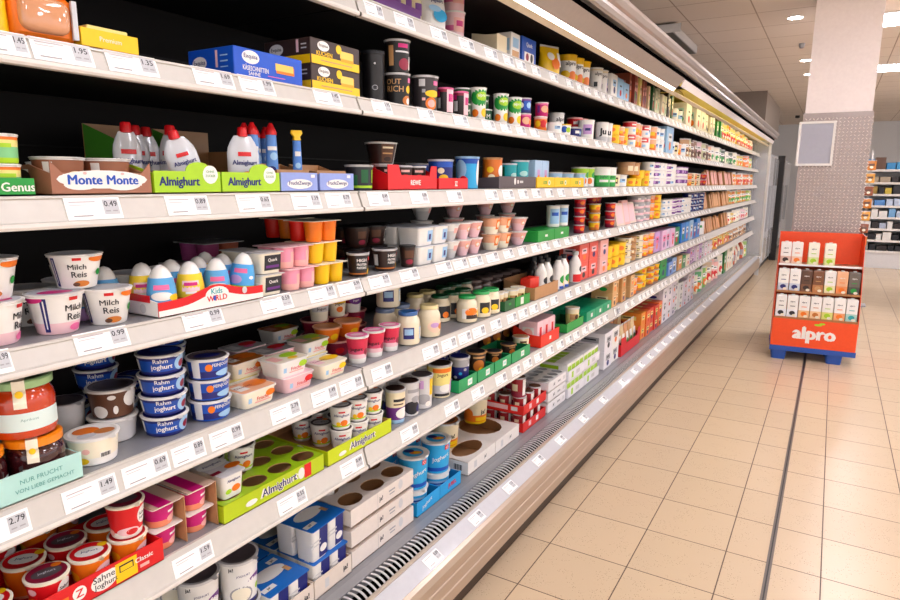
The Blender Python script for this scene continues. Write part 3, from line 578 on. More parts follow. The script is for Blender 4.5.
# ----------------------------------------------------------- placing helpers
def span(sh, x0, x1, y, d):
    X = XL-d; a = on_x(x0, y, X); b = on_x(x1, y, X); return X, a.y, b.y
def cartons(sh, x0, x1, y, W, h, desc, cat, col, d=.012, front=(), side=(), top=(), lid=None, tiers=1, n=1, rows=1, kind='carton', rz=0, z0=0, dt=None, far=False, drow=0, shrink=.985):
    X, y0, y1 = span(sh, x0, x1, y, d); L = round((y1-y0)/n*shrink, 3); out = []
    pts = carton_parts(W, L, h, col, tuple(front), tuple(side), tuple(top), lid)
    for i in range(n):
        for k in range(rows):
            for t in range(tiers):
                o = thing(kind, pts, (X-k*(W+.003), y0+i*(y1-y0)/n, SZ[sh]+EPS+z0+t*(h+(.0022 if lid else .0006))), rz)
                reg(o, desc, cat, sh, k+drow, t if dt is None else dt, tiers if dt is None else 9, order=y0+(i+.5)*(y1-y0)/n); out.append(o)
    return out
def tray(sh, x0, x1, y, W, h, hb, desc, col, d=.006, z0=0, rz=0, kind='display_tray', cat='cardboard tray', tiers=1, dz=0, **kw):
    X, y0, y1 = span(sh, x0, x1, y, d); L = round(y1-y0-.002, 3)
    for t in range(tiers):
        o = thing(kind, tray_parts(W, L, h, col, hb, **kw), (X, y0, SZ[sh]+EPS+z0+t*(dz or h+.003)), rz)
        reg(o, desc, cat, sh, 0, t, tiers, order=(y0+y1)/2)
    return X, y0, y0+L
def put(sh, parts, kind, x, y, desc, cat, d=.012, z0=0, rz=None, row=0, tier=0, tiers=1, depth=0, n=1, pitch=0, rows=1, rp=0, dx0=0):
    """one package whose middle shows at pixel x,y"""
    X = XL-d-depth/2; P = on_x(x, y, X); out = []
    for i in range(n):
        for k in range(rows):
            a = rz if rz is not None else RND.uniform(-.08, .08)
            o = thing(kind, parts, (X-k*rp, P.y+i*pitch, SZ[sh]+EPS+z0), a); reg(o, desc, cat, sh, k+row, tier, tiers); out.append(o)
    return out
def ypx(sh, x, y, d=0): return on_x(x, y, XL-d).y

# ------------------------------------------------------------------- room
def grid_mat(name, base, line, px, py, ox, oy, lw, rough, speck=0, drain=None, var=.03, spec=.5, base2=None):
    m = bpy.data.materials.new(name); m.use_nodes = True; nt = m.node_tree; N = nt.nodes.new; Lk = nt.links.new
    b = nt.nodes['Principled BSDF']; b.inputs['Roughness'].default_value = rough; b.inputs['Specular IOR Level'].default_value = spec
    tc = N('ShaderNodeTexCoord'); sp = N('ShaderNodeSeparateXYZ'); Lk(tc.outputs['Object'], sp.inputs[0])
    def mth(op, a, bb=None, c=None):
        n = N('ShaderNodeMath'); n.operation = op
        for i, v in enumerate((a, bb, c)):
            if v is None: continue
            if isinstance(v, (int, float)): n.inputs[i].default_value = v
            else: Lk(v, n.inputs[i])
        return n.outputs[0]
    X = sp.outputs[0]
    if drain is not None: X = mth('SUBTRACT', X, mth('MULTIPLY', mth('GREATER_THAN', X, drain), .0175))
    u = mth('DIVIDE', mth('SUBTRACT', X, ox), px); v = mth('DIVIDE', mth('SUBTRACT', sp.outputs[1], oy), py)
    def edge(t, p): 
        f = mth('FRACT', t); return mth('MULTIPLY', mth('MINIMUM', f, mth('SUBTRACT', 1, f)), p)
    e = mth('MINIMUM', edge(u, px), edge(v, py)); isl = mth('LESS_THAN', e, lw)
    wn = N('ShaderNodeTexWhiteNoise'); cb = N('ShaderNodeCombineXYZ'); Lk(mth('FLOOR', u), cb.inputs[0]); Lk(mth('FLOOR', v), cb.inputs[1]); Lk(cb.outputs[0], wn.inputs['Vector'])
    def mix(f, a, bb):
        n = N('ShaderNodeMix'); n.data_type = 'RGBA'
        if isinstance(f, float): n.inputs[0].default_value = f
        else: Lk(f, n.inputs[0])
        for i, c in ((6, a), (7, bb)):
            if isinstance(c, tuple): n.inputs[i].default_value = c+(1,)
            else: Lk(c, n.inputs[i])
        return n.outputs[2]
    c0 = lin(base); col = mix(wn.outputs['Value'], tuple(k*(1-var) for k in c0), tuple(k*(1+var) for k in c0))
    nz = N('ShaderNodeTexNoise'); nz.inputs['Scale'].default_value = 3; Lk(tc.outputs['Object'], nz.inputs['Vector'])
    col = mix(mth('MULTIPLY', nz.outputs['Fac'], .16), col, lin(base2 or base))
    if speck:
        vo = N('ShaderNodeTexVoronoi'); vo.inputs['Scale'].default_value = 130; Lk(tc.outputs['Object'], vo.inputs['Vector'])
        n2 = N('ShaderNodeTexNoise'); n2.inputs['Scale'].default_value = 12; Lk(tc.outputs['Object'], n2.inputs['Vector'])
        s = mth('MULTIPLY', mth('LESS_THAN', vo.outputs['Distance'], .17), mth('GREATER_THAN', n2.outputs['Fac'], .5))
        col = mix(mth('MULTIPLY', s, speck), col, lin('#6a4a34'))
    col = mix(isl, col, lin(line)); Lk(col, b.inputs['Base Color'])
    Lk(mth('ADD', mth('MULTIPLY', isl, .4), rough), b.inputs['Roughness'])
    bp = N('ShaderNodeBump'); bp.inputs['Strength'].default_value = .4; bp.inputs['Distance'].default_value = .001; Lk(mth('SUBTRACT', 1, isl), bp.inputs['Height']); Lk(bp.outputs[0], b.inputs['Normal'])
    return m
ZC = 3.15; YF = 20.5
mb = MB(); mb.box(-2.4, 9, -5, YF, -.06, 0, grid_mat('floor_tiles', '#d8c2a4', '#5e4a3c', 0.333, .333, -.2465, 3.393, .0023, .26, speck=.75, drain=-.08, base2='#d2b997')); struct('floor', mb)
mb = MB(); mb.box(-2.4, 9, -5, YF, ZC, ZC+.06, grid_mat('ceiling_panels', '#efe2d6', '#b9a594', .625, .625, -.815, 6.46, .006, .8, var=.025)); struct('ceiling', mb)
wm = mat('#e6e8ee', .7)
mb = MB(); mb.box(-2.46, -2.4, -5, YF, 0, ZC, mat('#cfc6bd', .7)); struct('wall_left', mb)
mb = MB(); mb.box(-2.4, 9, YF, YF+.06, 0, ZC, wm); struct('wall_far', mb)
mb = MB(); mb.box(-.092, -.070, -5, YF, 0, .0012, mat('#77706a', .35, .6)); mb.box(-.0835, -.0785, -5, YF, .0012, .0016, 'ink'); struct('trim_1', mb)

# pillar with a tread-plate jacket
PX0, PX1, PY = -.314, .225, 6.78
mb = MB(); mb.box(PX0+.012, PX1-.012, PY+.012, PY+.6, 2.167, ZC, mat('#faf0ee', .6)); mb.box(PX0+.02, PX1-.02, PY+.02, PY+.59, 0, 2.167, mat('#faf0ee', .6)); pil = struct('wall_pillar', mb)
steel = mat('#a79b98', .42, .5, noise=.1)
mb = MB()
mb.box(PX0, PX1, PY, PY+.012, 0, 2.167, steel); mb.box(PX0, PX0+.012, PY+.012, PY+.6, 0, 2.167, steel); mb.box(PX1-.012, PX1, PY+.012, PY+.6, 0, 2.167, steel)
p = .03; hi = mat('#efe6e2', .3, .4)
for i in range(int(.54/p)):
    for j in range(int(2.15/p)):
        x, z = PX0+.012+(i+.5)*p, (j+.5)*p; s = 1 if (i+j) % 2 else -1; a = s*PI/4
        ca, sa = math.cos(a), math.sin(a); L_, w_ = p*.56, p*.15
        vs = [(x+ca*L_, PY-.0002, z+sa*L_), (x-sa*w_, PY-.0002, z+ca*w_), (x-ca*L_, PY-.0002, z-sa*L_), (x+sa*w_, PY-.0002, z-ca*w_), (x+ca*L_*.5, PY-.003, z+sa*L_*.5), (x-ca*L_*.5, PY-.003, z-sa*L_*.5)]
        mb.add(vs, [(0, 4, 1), (1, 4, 5), (1, 5, 2), (2, 5, 3), (3, 5, 4), (3, 4, 0)], hi)
jk = thing('tread_plate_cladding', [('tread_plate', mb.mesh('tread_plate'), []), ('cover_strip', Lmesh('cover_strip', lambda m: (m.box(-.030, -.024, PY-.006, PY-.0035, 1.67, 2.12, mat('#c9bcb8', .4, .5)),)), [])], (0, 0, 0))
tag(jk, 'patterned metal tread plate wrapped around the lower part of the pillar', 'cladding')
# notice frame
def fr(m):
    x0, x1, z0, z1, w = -.337, -.046, 1.703, 2.094, .02; y0, y1 = PY-.03, PY-.006
    m.box(x0, x1, y0, y1, z0, z0+w, 'white'); m.box(x0, x1, y0, y1, z1-w, z1, 'white'); m.box(x0, x0+w, y0, y1, z0+w, z1-w, 'white'); m.box(x1-w, x1, y0, y1, z0+w, z1-w, 'white')
nf = thing('notice_frame', [('frame', Lmesh('frame', fr), []), ('grey_sheet', Lmesh('grey_sheet', lambda m: m.box(-.3175, -.0655, PY-.02, PY-.012, 1.7225, 2.0745, mat('#aeb0bd', .5))), [])], (0, 0, 0))
tag(nf, 'white framed empty grey notice board hung on the pillar', 'notice board')

# ceiling lamps
white_e = emis('#f6f4ff', 25); disc_e = emis('#fff8f4', 50)
k = 0
for y in (-2.75, .2, 2.4, 4.85, 7.42, 9.97, 11.23, 13.8, 16.3):
    def ring(m): m.lathe([(.07, -.012, 'white'), (.073, -.003, 'white'), (.073, 0, 'white')], 24, cap0=False)
    def glow(m): m.lathe([(.055, -.0125, disc_e), (.058, -.0122, disc_e)], 24)
    o = thing('downlight', [('ring', Lmesh('ring', ring), []), ('glowing_disc', Lmesh('glowing_disc', glow), [])], (-.5, y, ZC-.001))
    o['group'] = 'round ceiling lamps left of the pillar' if y in (7.42, 9.97, 11.23) else 'round ceiling lamps outside the picture'
    tag(o, {7.42: 'round recessed ceiling lamp left of the pillar, nearest and largest one', 9.97: 'round recessed ceiling lamp left of the pillar, middle of the three', 11.23: 'round recessed ceiling lamp left of the pillar, lowest and partly hidden'}.get(y, 'round recessed ceiling lamp outside the picture, above the aisle'), 'ceiling lamp')
for x, y in ((.42, 1.6), (.42, 4.75), (.42, -1.6), (.42, 7.95), (.42, 11.15), (2.9, -1.6), (2.9, 1.6), (2.9, 4.75), (2.9, 7.9), (2.9, 11.1), (2.9, 14.3), (5.4, 1.6), (5.4, 4.75), (5.4, 7.9), (5.4, 11.1), (5.4, 14.3)  ):  # the two rows farther right are unseen, added for more light from that side
    def pf(m): m.box(-.31, .31, -.31, .31, -.012, 0, 'white')
    def pg(m): m.box(-.29, .29, -.29, .29, -.016, -.0125, white_e)
    o = thing('panel_light', [('frame', Lmesh('frame', pf), []), ('diffuser', Lmesh('diffuser', pg), [])], (x, y, ZC-.001))
    tag(o, {7.95: 'square glowing ceiling panel right of the pillar top', 11.15: 'smaller looking glowing ceiling panel farther back right of the pillar'}.get(y if x < 1 else 0, 'square glowing ceiling panel outside the picture'), 'ceiling lamp', 'square ceiling panels right of the pillar' if x < 1 and y in (7.95, 11.15) else 'square ceiling panels outside the picture')
o = thing('sprinkler_head', [('base', Lmesh('base', lambda m: m.lathe([(.02, -.05, 'grey'), (.03, -.03, 'grey'), (.035, 0, 'grey')], 14)), [])], (-.5, 8.84, ZC-.0005)); tag(o, 'small grey sprinkler head on the ceiling between two round lamps', 'sprinkler')
o = thing('smoke_detector', [('base', Lmesh('base', lambda m: m.lathe([(.03, -.06, 'dark'), (.05, -.05, 'dark'), (.05, 0, 'dark')], 14)), [])], (-.95, 17.9, ZC-.0005)); tag(o, 'small dark ceiling detector far back beside the pillar', 'detector')
# duct and air outlet above the cabinet
o = thing('ventilation_duct', [('duct', Lmesh('duct', lambda m: m.box(-.62, 0, 0, 3.2, -.62, 0, mat('#a2958c', .5, .1))), []), ('flange', Lmesh('flange', lambda m: m.box(-.63, .012, -.02, -.001, -.63, .0, mat('#8f837b', .5, .2))), [])], (-1.2, 12.9, ZC-.001)); tag(o, 'boxed grey ventilation duct hanging from the ceiling at the cabinet end', 'duct')
def louvre(m):
    for q in range(2): m.box(-.26+q*.15, -.17+q*.15, 0, 1.25, -.1, -.02, mat('#5b5a52', .4, .3)); m.box(-.17+q*.15, -.155+q*.15, 0, 1.25, -.1, -.015, 'lgrey')
o = thing('air_outlet', [('louvres', Lmesh('louvres', louvre), []), ('end_plate', Lmesh('end_plate', lambda m: (m.box(-.3, -.272, -.03, .0, -.15, -.005, 'ink'), m.box(-.272, .06, -.02, 0, -.1, -.02, 'lgrey'))), []), ('mounting', Lmesh('mounting', lambda m: m.box(-.2, -.02, .1, 1.1, -.0205, 0, 'grey')), [])], (-1.56, 7.05, ZC-.001)); tag(o, 'slatted grey air outlet under the ceiling above the cabinet canopy', 'air outlet')

# ---------------------------------------------------------- the cabinet
cab = new('refrigerated_cabinet', None); tag(cab, 'long open refrigerated wall cabinet of dairy products with six shelves', 'refrigerated cabinet')
Y0 = -.9; XB = -1.62
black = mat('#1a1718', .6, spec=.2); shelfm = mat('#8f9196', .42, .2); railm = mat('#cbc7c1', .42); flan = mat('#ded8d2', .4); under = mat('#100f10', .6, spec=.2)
struct('back_panel', (lambda m: (m.box(XB-.06, XB, Y0, YE, .12, 2.33, black), [m.box(XB, XB+.003, Y0, YE, z, z+.004, mat('#1c1a1a', .5)) for z in (1.62, 1.87, 2.08)], m)[-1])(MB()), cab)
seams = [Y0, 1.405, 3.93, 6.43, 8.93, 11.43, YE]
for s in range(1, 7):
    for a, b in zip(seams, seams[1:]):
        if s == 6 and a > 11: b = YE
        m = MB(); z = SZ[s]
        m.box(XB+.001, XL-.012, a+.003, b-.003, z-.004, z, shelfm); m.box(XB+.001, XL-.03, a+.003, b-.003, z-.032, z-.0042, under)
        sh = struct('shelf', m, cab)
        m = MB(); zu, zl = z-.0004, LO[s]
        m.prism_y([(XL-.011, zu), (XL-.004, zu), (XL-.003, zu-.004), (XL-.006, zu-.006), (XL+.0075, zl+.012), (XL+.014, zl+.010), (XL+.015, zl+.004), (XL+.013, zl), (XL-.004, zl), (XL-.011, zl+.006)], a+.004, b-.004, railm)
        m.prism_y([(XL+.0142, zl+.0102), (XL+.0155, zl+.0042), (XL+.0135, zl-.0004), (XL-.004, zl-.0004), (XL-.004, zl+.002), (XL+.011, zl+.006)], a+.004, b-.004, flan)
        y = a+.03
        struct('price_rail', m, sh)
# base
bum = mat('#b3a08f', .3, .5, noise=.05, scale=8)
m = MB(); m.prism_y([(-.976, .15), (-.966, .163), (-.9645, .205), (-.9675, .209), (-.9675, .213), (-.9645, .217), (-.965, .252), (-.968, .256), (-.968, .26), (-.966, .264), (-.967, .29), (-.975, .309), (-.987, .3165), (-1.048, .3165), (-1.048, .15)], Y0, YE-.2, bum); bp = struct('bumper', m, cab)
m = MB(); m.box(XB-.06, -1.05, Y0, YE, .001, .3, mat('#3a2a20', .5)); struct('kick_plate', m, cab)
m = MB(); m.prism_y([(-.988, .317), (-1.037, .346), (-1.04, .343), (-.992, .314)], Y0, YE-.21, mat('#c3c4ca', .35, coat=.15)); struct('price_strip', m, cab)
m = MB(); m.prism_y([(-1.0385, .347), (-1.046, .3475), (-1.058, .343), (-1.058, .30), (-1.045, .30)], Y0, YE-.21, mat('#cdbfae', .4)); struct('ledge', m, cab)
m = MB(); m.box(-1.13, -1.0585, Y0, YE-.21, .3005, .306, mat('#050505', .9, spec=0))
sl = mat('#e2e3e4', .35, .2)
y = -.3
while y < YE-.25:
    n = 6; vs = []
    for i in range(n+1):
        t = i/n; x = -1.0595-.0665*t; yy = y+.016*math.sin(PI*.5*t+.2); zz = .3395+.0035*math.sin(PI*t)-.012*(1-t)**2*.3
        w = .0037
        vs += [(x, yy-w, zz), (x, yy+w, zz), (x, yy+w, zz-.0025), (x, yy-w, zz-.0025)]
    fs = []
    for i in range(n):
        for k in range(4): fs.append((4*i+k, 4*i+4+k, 4*i+4+(k+1) % 4, 4*i+(k+1) % 4))
    m.add(vs, fs, sl); y += .0221
struct('air_grille', m, cab)
m = MB(); m.box(XB+.001, -1.131, Y0, YE-.21, .3, SZ[7]-.006, shelfm); m.box(-1.165, -1.1305, Y0, YE-.21, SZ[7]-.0058, SZ[7], mat('#9b9da2', .35, .3))
for a in seams[1:-1]: m.box(XB+.002, -1.166, a-.002, a+.002, SZ[7]-.0058, SZ[7]-.0052, 'film')
m.box(XB+.001, -1.1655, Y0, YE-.21, SZ[7]-.0059, SZ[7]-.0001, shelfm)
struct('base_deck', m, cab)
# canopy
stl = mat('#c8bfbb', .28, .75, noise=.04, scale=5); YB = 4.6
m = MB(); m.prism_y([(-.905, 2.246), (-.893, 2.252), (-.885, 2.268), (-.887, 2.283), (-.892, 2.29), (-.879, 2.3), (-.866, 2.318), (-.866, 2.333), (-.878, 2.346), (-1.68, 2.346), (-1.68, 2.33), (-.95, 2.31), (-.93, 2.25)], Y0, YE+.03, stl); cn = struct('canopy', m, cab)
m = MB(); m.box(-.96, -.932, Y0, YE, 2.222, 2.2485, mat('#060506', .9, spec=0)); struct('groove', m, cn)  # sheenless black puts the shade of a deep recess into the colour
m = MB(); m.prism_y([(-.93, 2.224), (-.985, 2.165), (-.99, 2.168), (-.95, 2.226)], Y0, YB, mat('#a89d95', .45, .3)); struct('night_blind', m, cab)
tl = emis('#fff3e2', 9)
m = MB(); m.prism_y([(-.986, 2.1645), (-.999, 2.151), (-1.004, 2.155), (-.992, 2.168)], Y0, YB-.01, tl); lh = struct('canopy_lamp', m, cab)
m = MB(); m.prism_y([(-1.0, 2.151), (-1.021, 2.136), (-1.03, 2.14), (-1.01, 2.16)], Y0, YE, mat('#d8c8ae', .4)); struct('lamp_housing', m, cab)
m = MB(); m.prism_y([(-1.03, 2.141), (-1.07, 2.215), (-1.615, 2.262), (-1.615, 2.266), (-1.065, 2.22), (-1.026, 2.145)], Y0, YB+.6, mat('#6a5e5e', .24, .6)); struct('mirror_panel', m, cab)
m = MB(); m.prism_y([(-.931, 2.222), (-.952, 2.176), (-.958, 2.178), (-.94, 2.226)], YB+.01, YE, mat('#efe6e2', .4)); struct('fascia', m, cab)
m = MB(); m.prism_y([(-.955, 2.23), (-1.615, 2.262), (-1.615, 2.266), (-.955, 2.234)], YB+.61, YE, mat('#e4cd52', .5)); m.prism_y([(-.955, 2.24), (-1.06, 2.245), (-1.06, 2.25), (-.955, 2.245)], YB, YB+.6, mat('#e4cd52', .5)); struct('canopy_lining', m, cab)
m = MB(); m.tube((-.968, YB+.3, 2.2185), (-.968, YE-.1, 2.2185), .008, emis('#fff0c0', 9)); struct('yellow_tube_lamp', m, cab)
m = MB(); m.add([(-.9535, YB+.01, 2.1785), (-.9535, YB+.2, 2.1785), (-.9325, YB+.2, 2.2225), (-.9325, YB+.01, 2.2225)], [(0, 1, 2, 3)], mat('#e8a8a4', .5)); struct('sticker', m, cab)
# end wall of the cabinet: glass pane in a light frame
gm = glassmat('clear_glass', alpha=.3)
m = MB(); m.box(XB, -1.0, YE+.005, YE+.013, .36, 2.2, gm); eg = struct('end_pane', m, cab)
m = MB(); m.box(-1.0, -.965, YE, YE+.03, .3, 2.24, mat('#d9d4cf', .4)); m.box(XB-.06, -.985, YE, YE+.03, .001, .36, 'lgrey'); m.box(XB-.06, -.985, YE, YE+.03, 2.2, 2.33, 'lgrey'); struct('end_frame', m, cab)
m = MB(); m.box(-1.045, -.975, YE-.2, YE, .15, .33, 'lgrey'); struct('bumper_end', m, cab)
for x in (-1.2,):
    m = MB(); m.box(x-.012, x+.012, YE-.04, YE-.015, .35, 2.2, 'lgrey'); struct('end_post', m, cab)

# upright freezers past the cabinet end
def freezer(y0, y1, lab, post):
    ps = [('body', Lmesh('body', lambda m: m.box(-.75, -.03, 0, y1-y0, .1, 2.05, mat('#c9cbd0', .4))), []), ('plinth', Lmesh('plinth', lambda m: m.box(-.7, -.06, .02, y1-y0-.02, 0, .099, 'dark')), [])]
    n = 3; w = (y1-y0)/n
    for i in range(n):
        ps.append(('door', Lmesh('door', lambda m, i=i: m.box(-.029, 0, i*w+.02, (i+1)*w-.02, .16, 2.0, mat('#dfe2e6', .15, coat=.5))), [('handle', Lmesh('handle', lambda m, i=i: m.box(.001, .03, i*w+.04, i*w+.07, .7, 1.5, 'grey')), [])]))
    o = thing('upright_freezer', ps, (-1.0, y0, .0005)); tag(o, lab, 'freezer')
freezer(12.5, 14.4, 'pale grey upright freezer standing just past the cabinet end, left of the black post', 0)
freezer(14.75, 18.4, 'pale grey upright freezer between black post and pillar, farther back', 0)
o = thing('post', [('post', Lmesh('post', lambda m: m.box(-.1, .02, 0, .2, 0, 2.08, 'black')), []), ('foot_plate', Lmesh('foot_plate', lambda m: m.box(-.12, .04, .201, .24, 0, .01, 'black')), [])], (-.93, 14.46, .0005)); tag(o, 'black upright post between the pale freezers past the cabinet end', 'post')

design('black_tall', 'tall plain black tub with small white icon', 'tub', 'black', (), (('o', .0, .3, .06, .05, 'grey'), ('o', .0, .3, .045, .035, 'ink'), ('o', .0, .75, .02, .02, 'lgrey')), ('ink', 'ink', ()), kind='tub', taper=.9)
design('lemon_cup', 'small white cup with lemon and blue print', 'cream cup', 'white', (), (('o', -.2, .5, .3, .3, 'blue'), ('o', .25, .45, .3, .25, 'lime')), ('yellow', 'white', ()), kind='cream_cup', taper=.9)
design('lilac_cup', 'white cup with lilac panel beside the red quark cups', 'quark cup', 'white', (), (('r', .0, .5, .5, .5, 'lilac'), ('r', 0, .5, .3, .14, 'navy')), ('white', 'white', ()), kind='quark_cup', taper=.9)
design('grey_cup', 'dull grey tub half hidden behind the apricot jar', 'dessert cup', 'grey', ((.1, 'lgrey'),), (), ('lgrey', 'film', ()), kind='dessert_cup', taper=.8)

# ======================================================================
#                               PRODUCTS
# ======================================================================
# ---- top shelf
tray(1, 376, 421, 10, .2, .035, .035, 'purple display tray of white bottles', 'purple', d=.03)
for i in range(4):
    put(1, bottle_parts(.024, .12, 'cream', 'white', (('r', 0, .35, .3, .3, 'purple'),)), 'drink_bottle', 382+11*i, 6+4*i, 'cream bottle in purple tray', 'drink bottle', d=.045, z0=.003, depth=.05)
put(1, bag_parts(.1, .13, .07, 'white', (('t', 'Joghurt', 0, .65, .12, 'navy', .02), ('o', .05, .3, .22, .16, 'sky'), ('o', -.1, .45, .2, .08, 'lightblue'))), 'quark_pouch', 432, 15, 'white upright pouch with blue splash between tray and pink tubs', 'pouch', rz=-.3, depth=.075)
cups(1, 441, 466, 20, 'pink_pair', .092, tiers=2, d=.03)
tray(1, 497, 507, 44, .11, .065, .075, 'cream open tray with folded edge', 'cream', d=.02, inner='vanilla')
cartons(1, 511, 520, 50, .06, .09, 'white and blue carton with beige foot', 'carton', 'white', front=(('r', 0, .6, .6, .4, 'lightblue'), ('r', 0, .15, .7, .25, 'tan')), side=(('r', 0, .5, .5, .5, 'lightblue'),))
cartons(1, 522, 536, 57, .06, .095, 'bright blue carton with white and dark lower half', 'carton', 'blue', front=(('t', 'Quark', 0, .7, .2, 'white', .02), ('r', 0, .2, 1.0, .4, 'white'), ('o', -.2, .2, .16, .16, 'berry'), ('o', .25, .2, .14, .18, 'ink')), side=(('r', 0, .6, .4, .4, 'lightblue'),))
put(1, bag_parts(.12, .125, .07, 'yellow', (('o', .1, .35, .2, .2, 'orange'), ('o', -.1, .6, .18, .14, 'white'), ('r', .3, .5, .12, .5, 'white'))), 'cheese_bag', 549, 60, 'yellow upright bag with orange print', 'bag', rz=-.4, depth=.08)
cups(1, 557, 577, 72, 'alpro_mango', .125, n=3, d=.015, jit=.1)
cups(1, 587, 603, 80, 'alpro_plain', .125, n=2, d=.015, jit=.1)

# ---- second shelf
DP = lambda c, k: dome_pack_parts(.15, .15, .06, c, k)
put(2, bag_parts(.12, .15, .05, 'yellow', (('o', 0, .5, .25, .25, 'orange'), ('r', 0, .8, .5, .1, 'vanilla'))), 'cheese_pouch', 1, 12, 'yellow cheese pouch at the left edge of the picture', 'cheese pack', rz=-.2, depth=.07)
tan2 = '#d89a72'
def slice_pack(w, h, th):
    parts = dome_pack_parts(w, h, th, 'orange', tan2); return parts
put(2, slice_pack(.1, .078, .085), 'cheese_pack', 34, 26, 'clear-domed orange cheese slice pack, lower of two stacked', 'cheese pack', d=.02, rz=-.1, tier=0, depth=.085)
put(2, slice_pack(.1, .078, .08), 'cheese_pack', 33, 10, 'clear-domed orange cheese slice pack, upper of two stacked', 'cheese pack', d=.022, rz=-.14, z0=.0785, tier=0, depth=.085)
X, a, b = tray(2, 82, 139, 45, .13, .032, .042, 'yellow open card sleeve', 'yellow', d=.01, inner='orange', front=(('t', 'Premium', 0, .55, .25, 'vanilla', .01, 2.0),))
for i, (dx, dz) in enumerate(((-.03, .004), (-.09, .004))):
    o = thing('cheese_slab', carton_parts(.05, round(b-a-.03, 3), .036, 'paleyellow', (('r', 0, .5, 2.0, .4, 'orange'),), (), (('r', 0, 0, 1.5, .3, 'orange'),), None), (X+dx+.024, a+.015, SZ[2]+.004), 0)
    reg(o, 'pale yellow cheese slab in the yellow card sleeve', 'cheese pack', 2, i)
BL = dict(front=(('o', -.95, .7, .42, .24, 'white'), ('t', 'Exquisa', -.95, .71, .2, 'navy', .02), ('t', 'K\u00c4SESCHNITTEN', -.72, .33, .21, 'white', .015, 1.25), ('t', 'SAHNE', -.8, .13, .13, 'white', .015), ('r', .78, .46, .95, .3, 'orange'), ('r', .74, .54, .95, .26, '#f8c860'), ('r', .3, .14, .9, .025, 'pink')), side=(('o', -.6, .5, .4, .24, 'white'), ('t', 'Exquisa', -.6, .5, .2, 'navy', .02), ('r', .35, .6, .12, .6, 'palepink'), ('r', .75, .5, .4, .05, 'lightblue'), ('r', .75, .3, .4, .04, 'lightblue'), ('r', .75, .7, .4, .04, 'lightblue')))
cartons(2, 234, 303, 65, .15, .06, 'bright blue cheesecake slice box with white oval badge', 'cake box', '#1254cc', d=.012, **BL)
cartons(2, 170, 212, 60, .08, .03, 'flat dark blue cheesecake box lying behind the brighter one', 'cake box', '#1a3fae', d=.16)
YL = dict(front=(('r', 0, .17, 4, .34, 'yellow'), ('o', -.8, .74, .36, .2, 'white'), ('t', 'Exquisa', -.8, .75, .17, 'choc', .015), ('t', 'KUCHEN', -.75, .44, .17, 'yellow', .03), ('r', .7, .5, .85, .4, '#e8a820'), ('r', .66, .58, .85, .3, '#f8d060'), ('o', .15, .76, .18, .18, 'yellow'), ('r', .0, .17, 2.0, .05, 'tan')), side=(('r', .2, .17, 4, .34, 'yellow'), ('o', -.6, .62, .4, .24, 'white'), ('t', 'Exquisa', -.6, .62, .18, 'choc', .02), ('r', .6, .7, .14, .5, 'palepink'), ('r', .95, .6, .3, .05, 'lgrey'), ('r', .95, .75, .3, .05, 'lgrey')))
cartons(2, 311, 360, 62, .16, .061, 'dark brown and yellow cheesecake box', 'cake box', '#3a2a28', d=.014, tiers=2, **YL)
cups(2, 361, 386, 70, 'black_tall', .15, d=.05)
cups(2, 384, 411, 70, 'outrich_cup', .095, d=.012, tiers=1)
cups(2, 384, 411, 54, 'rum_cup', .095, d=.012, z0=.0956, dt=1)
cups(2, 411, 439, 88, 'skyr_dark', .11, d=.014)
cups(2, 436, 454, 97, 'pink_dark', .085, n=2, pitch=.105, d=.012)
cups(2, 455, 472, 98, 'green_can', .055, n=2, pitch=.2, d=.05, tiers=2)
cups(2, 470, 487, 100, 'green_swirl', .115, d=.012, rot=-.9)
cups(2, 493, 509, 103, 'green_swirl', .115, n=2, pitch=.125, d=.012, rot=-.95)
cups(2, 516, 532, 110, 'multi_pink', .062, d=.02); cups(2, 516, 532, 102, 'multi_blue', .062, d=.02, z0=.063, dt=1); cups(2, 512, 530, 100, 'multi_orange', .062, d=.1, tiers=2)
cups(2, 534, 548, 113, 'multi_orange', .068, d=.03, z0=0); cups(2, 535, 549, 105, 'multi_pink', .062, d=.03, z0=.0685, dt=1)
cups(2, 549, 565, 115, 'alpro_white', .12, d=.09)
cups(2, 567, 583, 118, 'red_white', .12, n=2, d=.09)
cups(2, 547, 561, 125, 'white_tub', .05, d=.002, r=.04); cups(2, 557, 571, 128, 'lemon_cup', .05, d=.002, r=.036)
cups(2, 568, 580, 130, 'navy_tub', .045, d=.002, r=.042); cups(2, 579, 594, 122, 'lilac_cup', .1, d=.006, r=.045)
cups(2, 598, 612, 125, 'white_black', .115, d=.03, n=2)

# ---- third shelf
tray(3, -30, 36, 186, .2, .028, .028, 'green display tray of pudding cups at the left picture edge', 'green', d=.006, front=(('t', 'Genuss', .9, .5, .5, 'white', .03),), inner='green')
cups(3, -12, 19, 170, 'genuss', .047, d=.014, tiers=2, z0=.004)
cups(3, 16, 27, 178, 'genuss', .045, d=.1, z0=.004)
X, a, b = tray(3, 51, 152, 180, .15, .058, .045, 'brown display tray of chocolate cream cups', '#a06a52', d=.006, notch='dip', front=(('r', 0, .44, 2.5, .34, 'white'), ('o', 0, .46, 1.45, .28, 'white'), ('o', -.75, .3, .5, .16, 'white'), ('o', .6, .3, .6, .18, 'white'), ('t', 'Monte', -.6, .45, .28, 'blue', .05), ('t', 'Monte', .6, .45, .28, 'blue', .05), ('o', -.6, .64, .06, .04, 'salmon'), ('o', .6, .64, .06, .04, 'salmon')), side=(('r', -.5, .4, 1.2, .7, 'white'), ('o', -.3, .5, .5, .25, 'choc')))
cups(3, 27, 90, 165, 'monte', .062, d=.03, z0=.004, r=.0435, n=2, pitch=.0925)
cups(3, 40, 66, 180, 'monte_cow', .06, d=.165, n=2, pitch=.0925, r=.042)
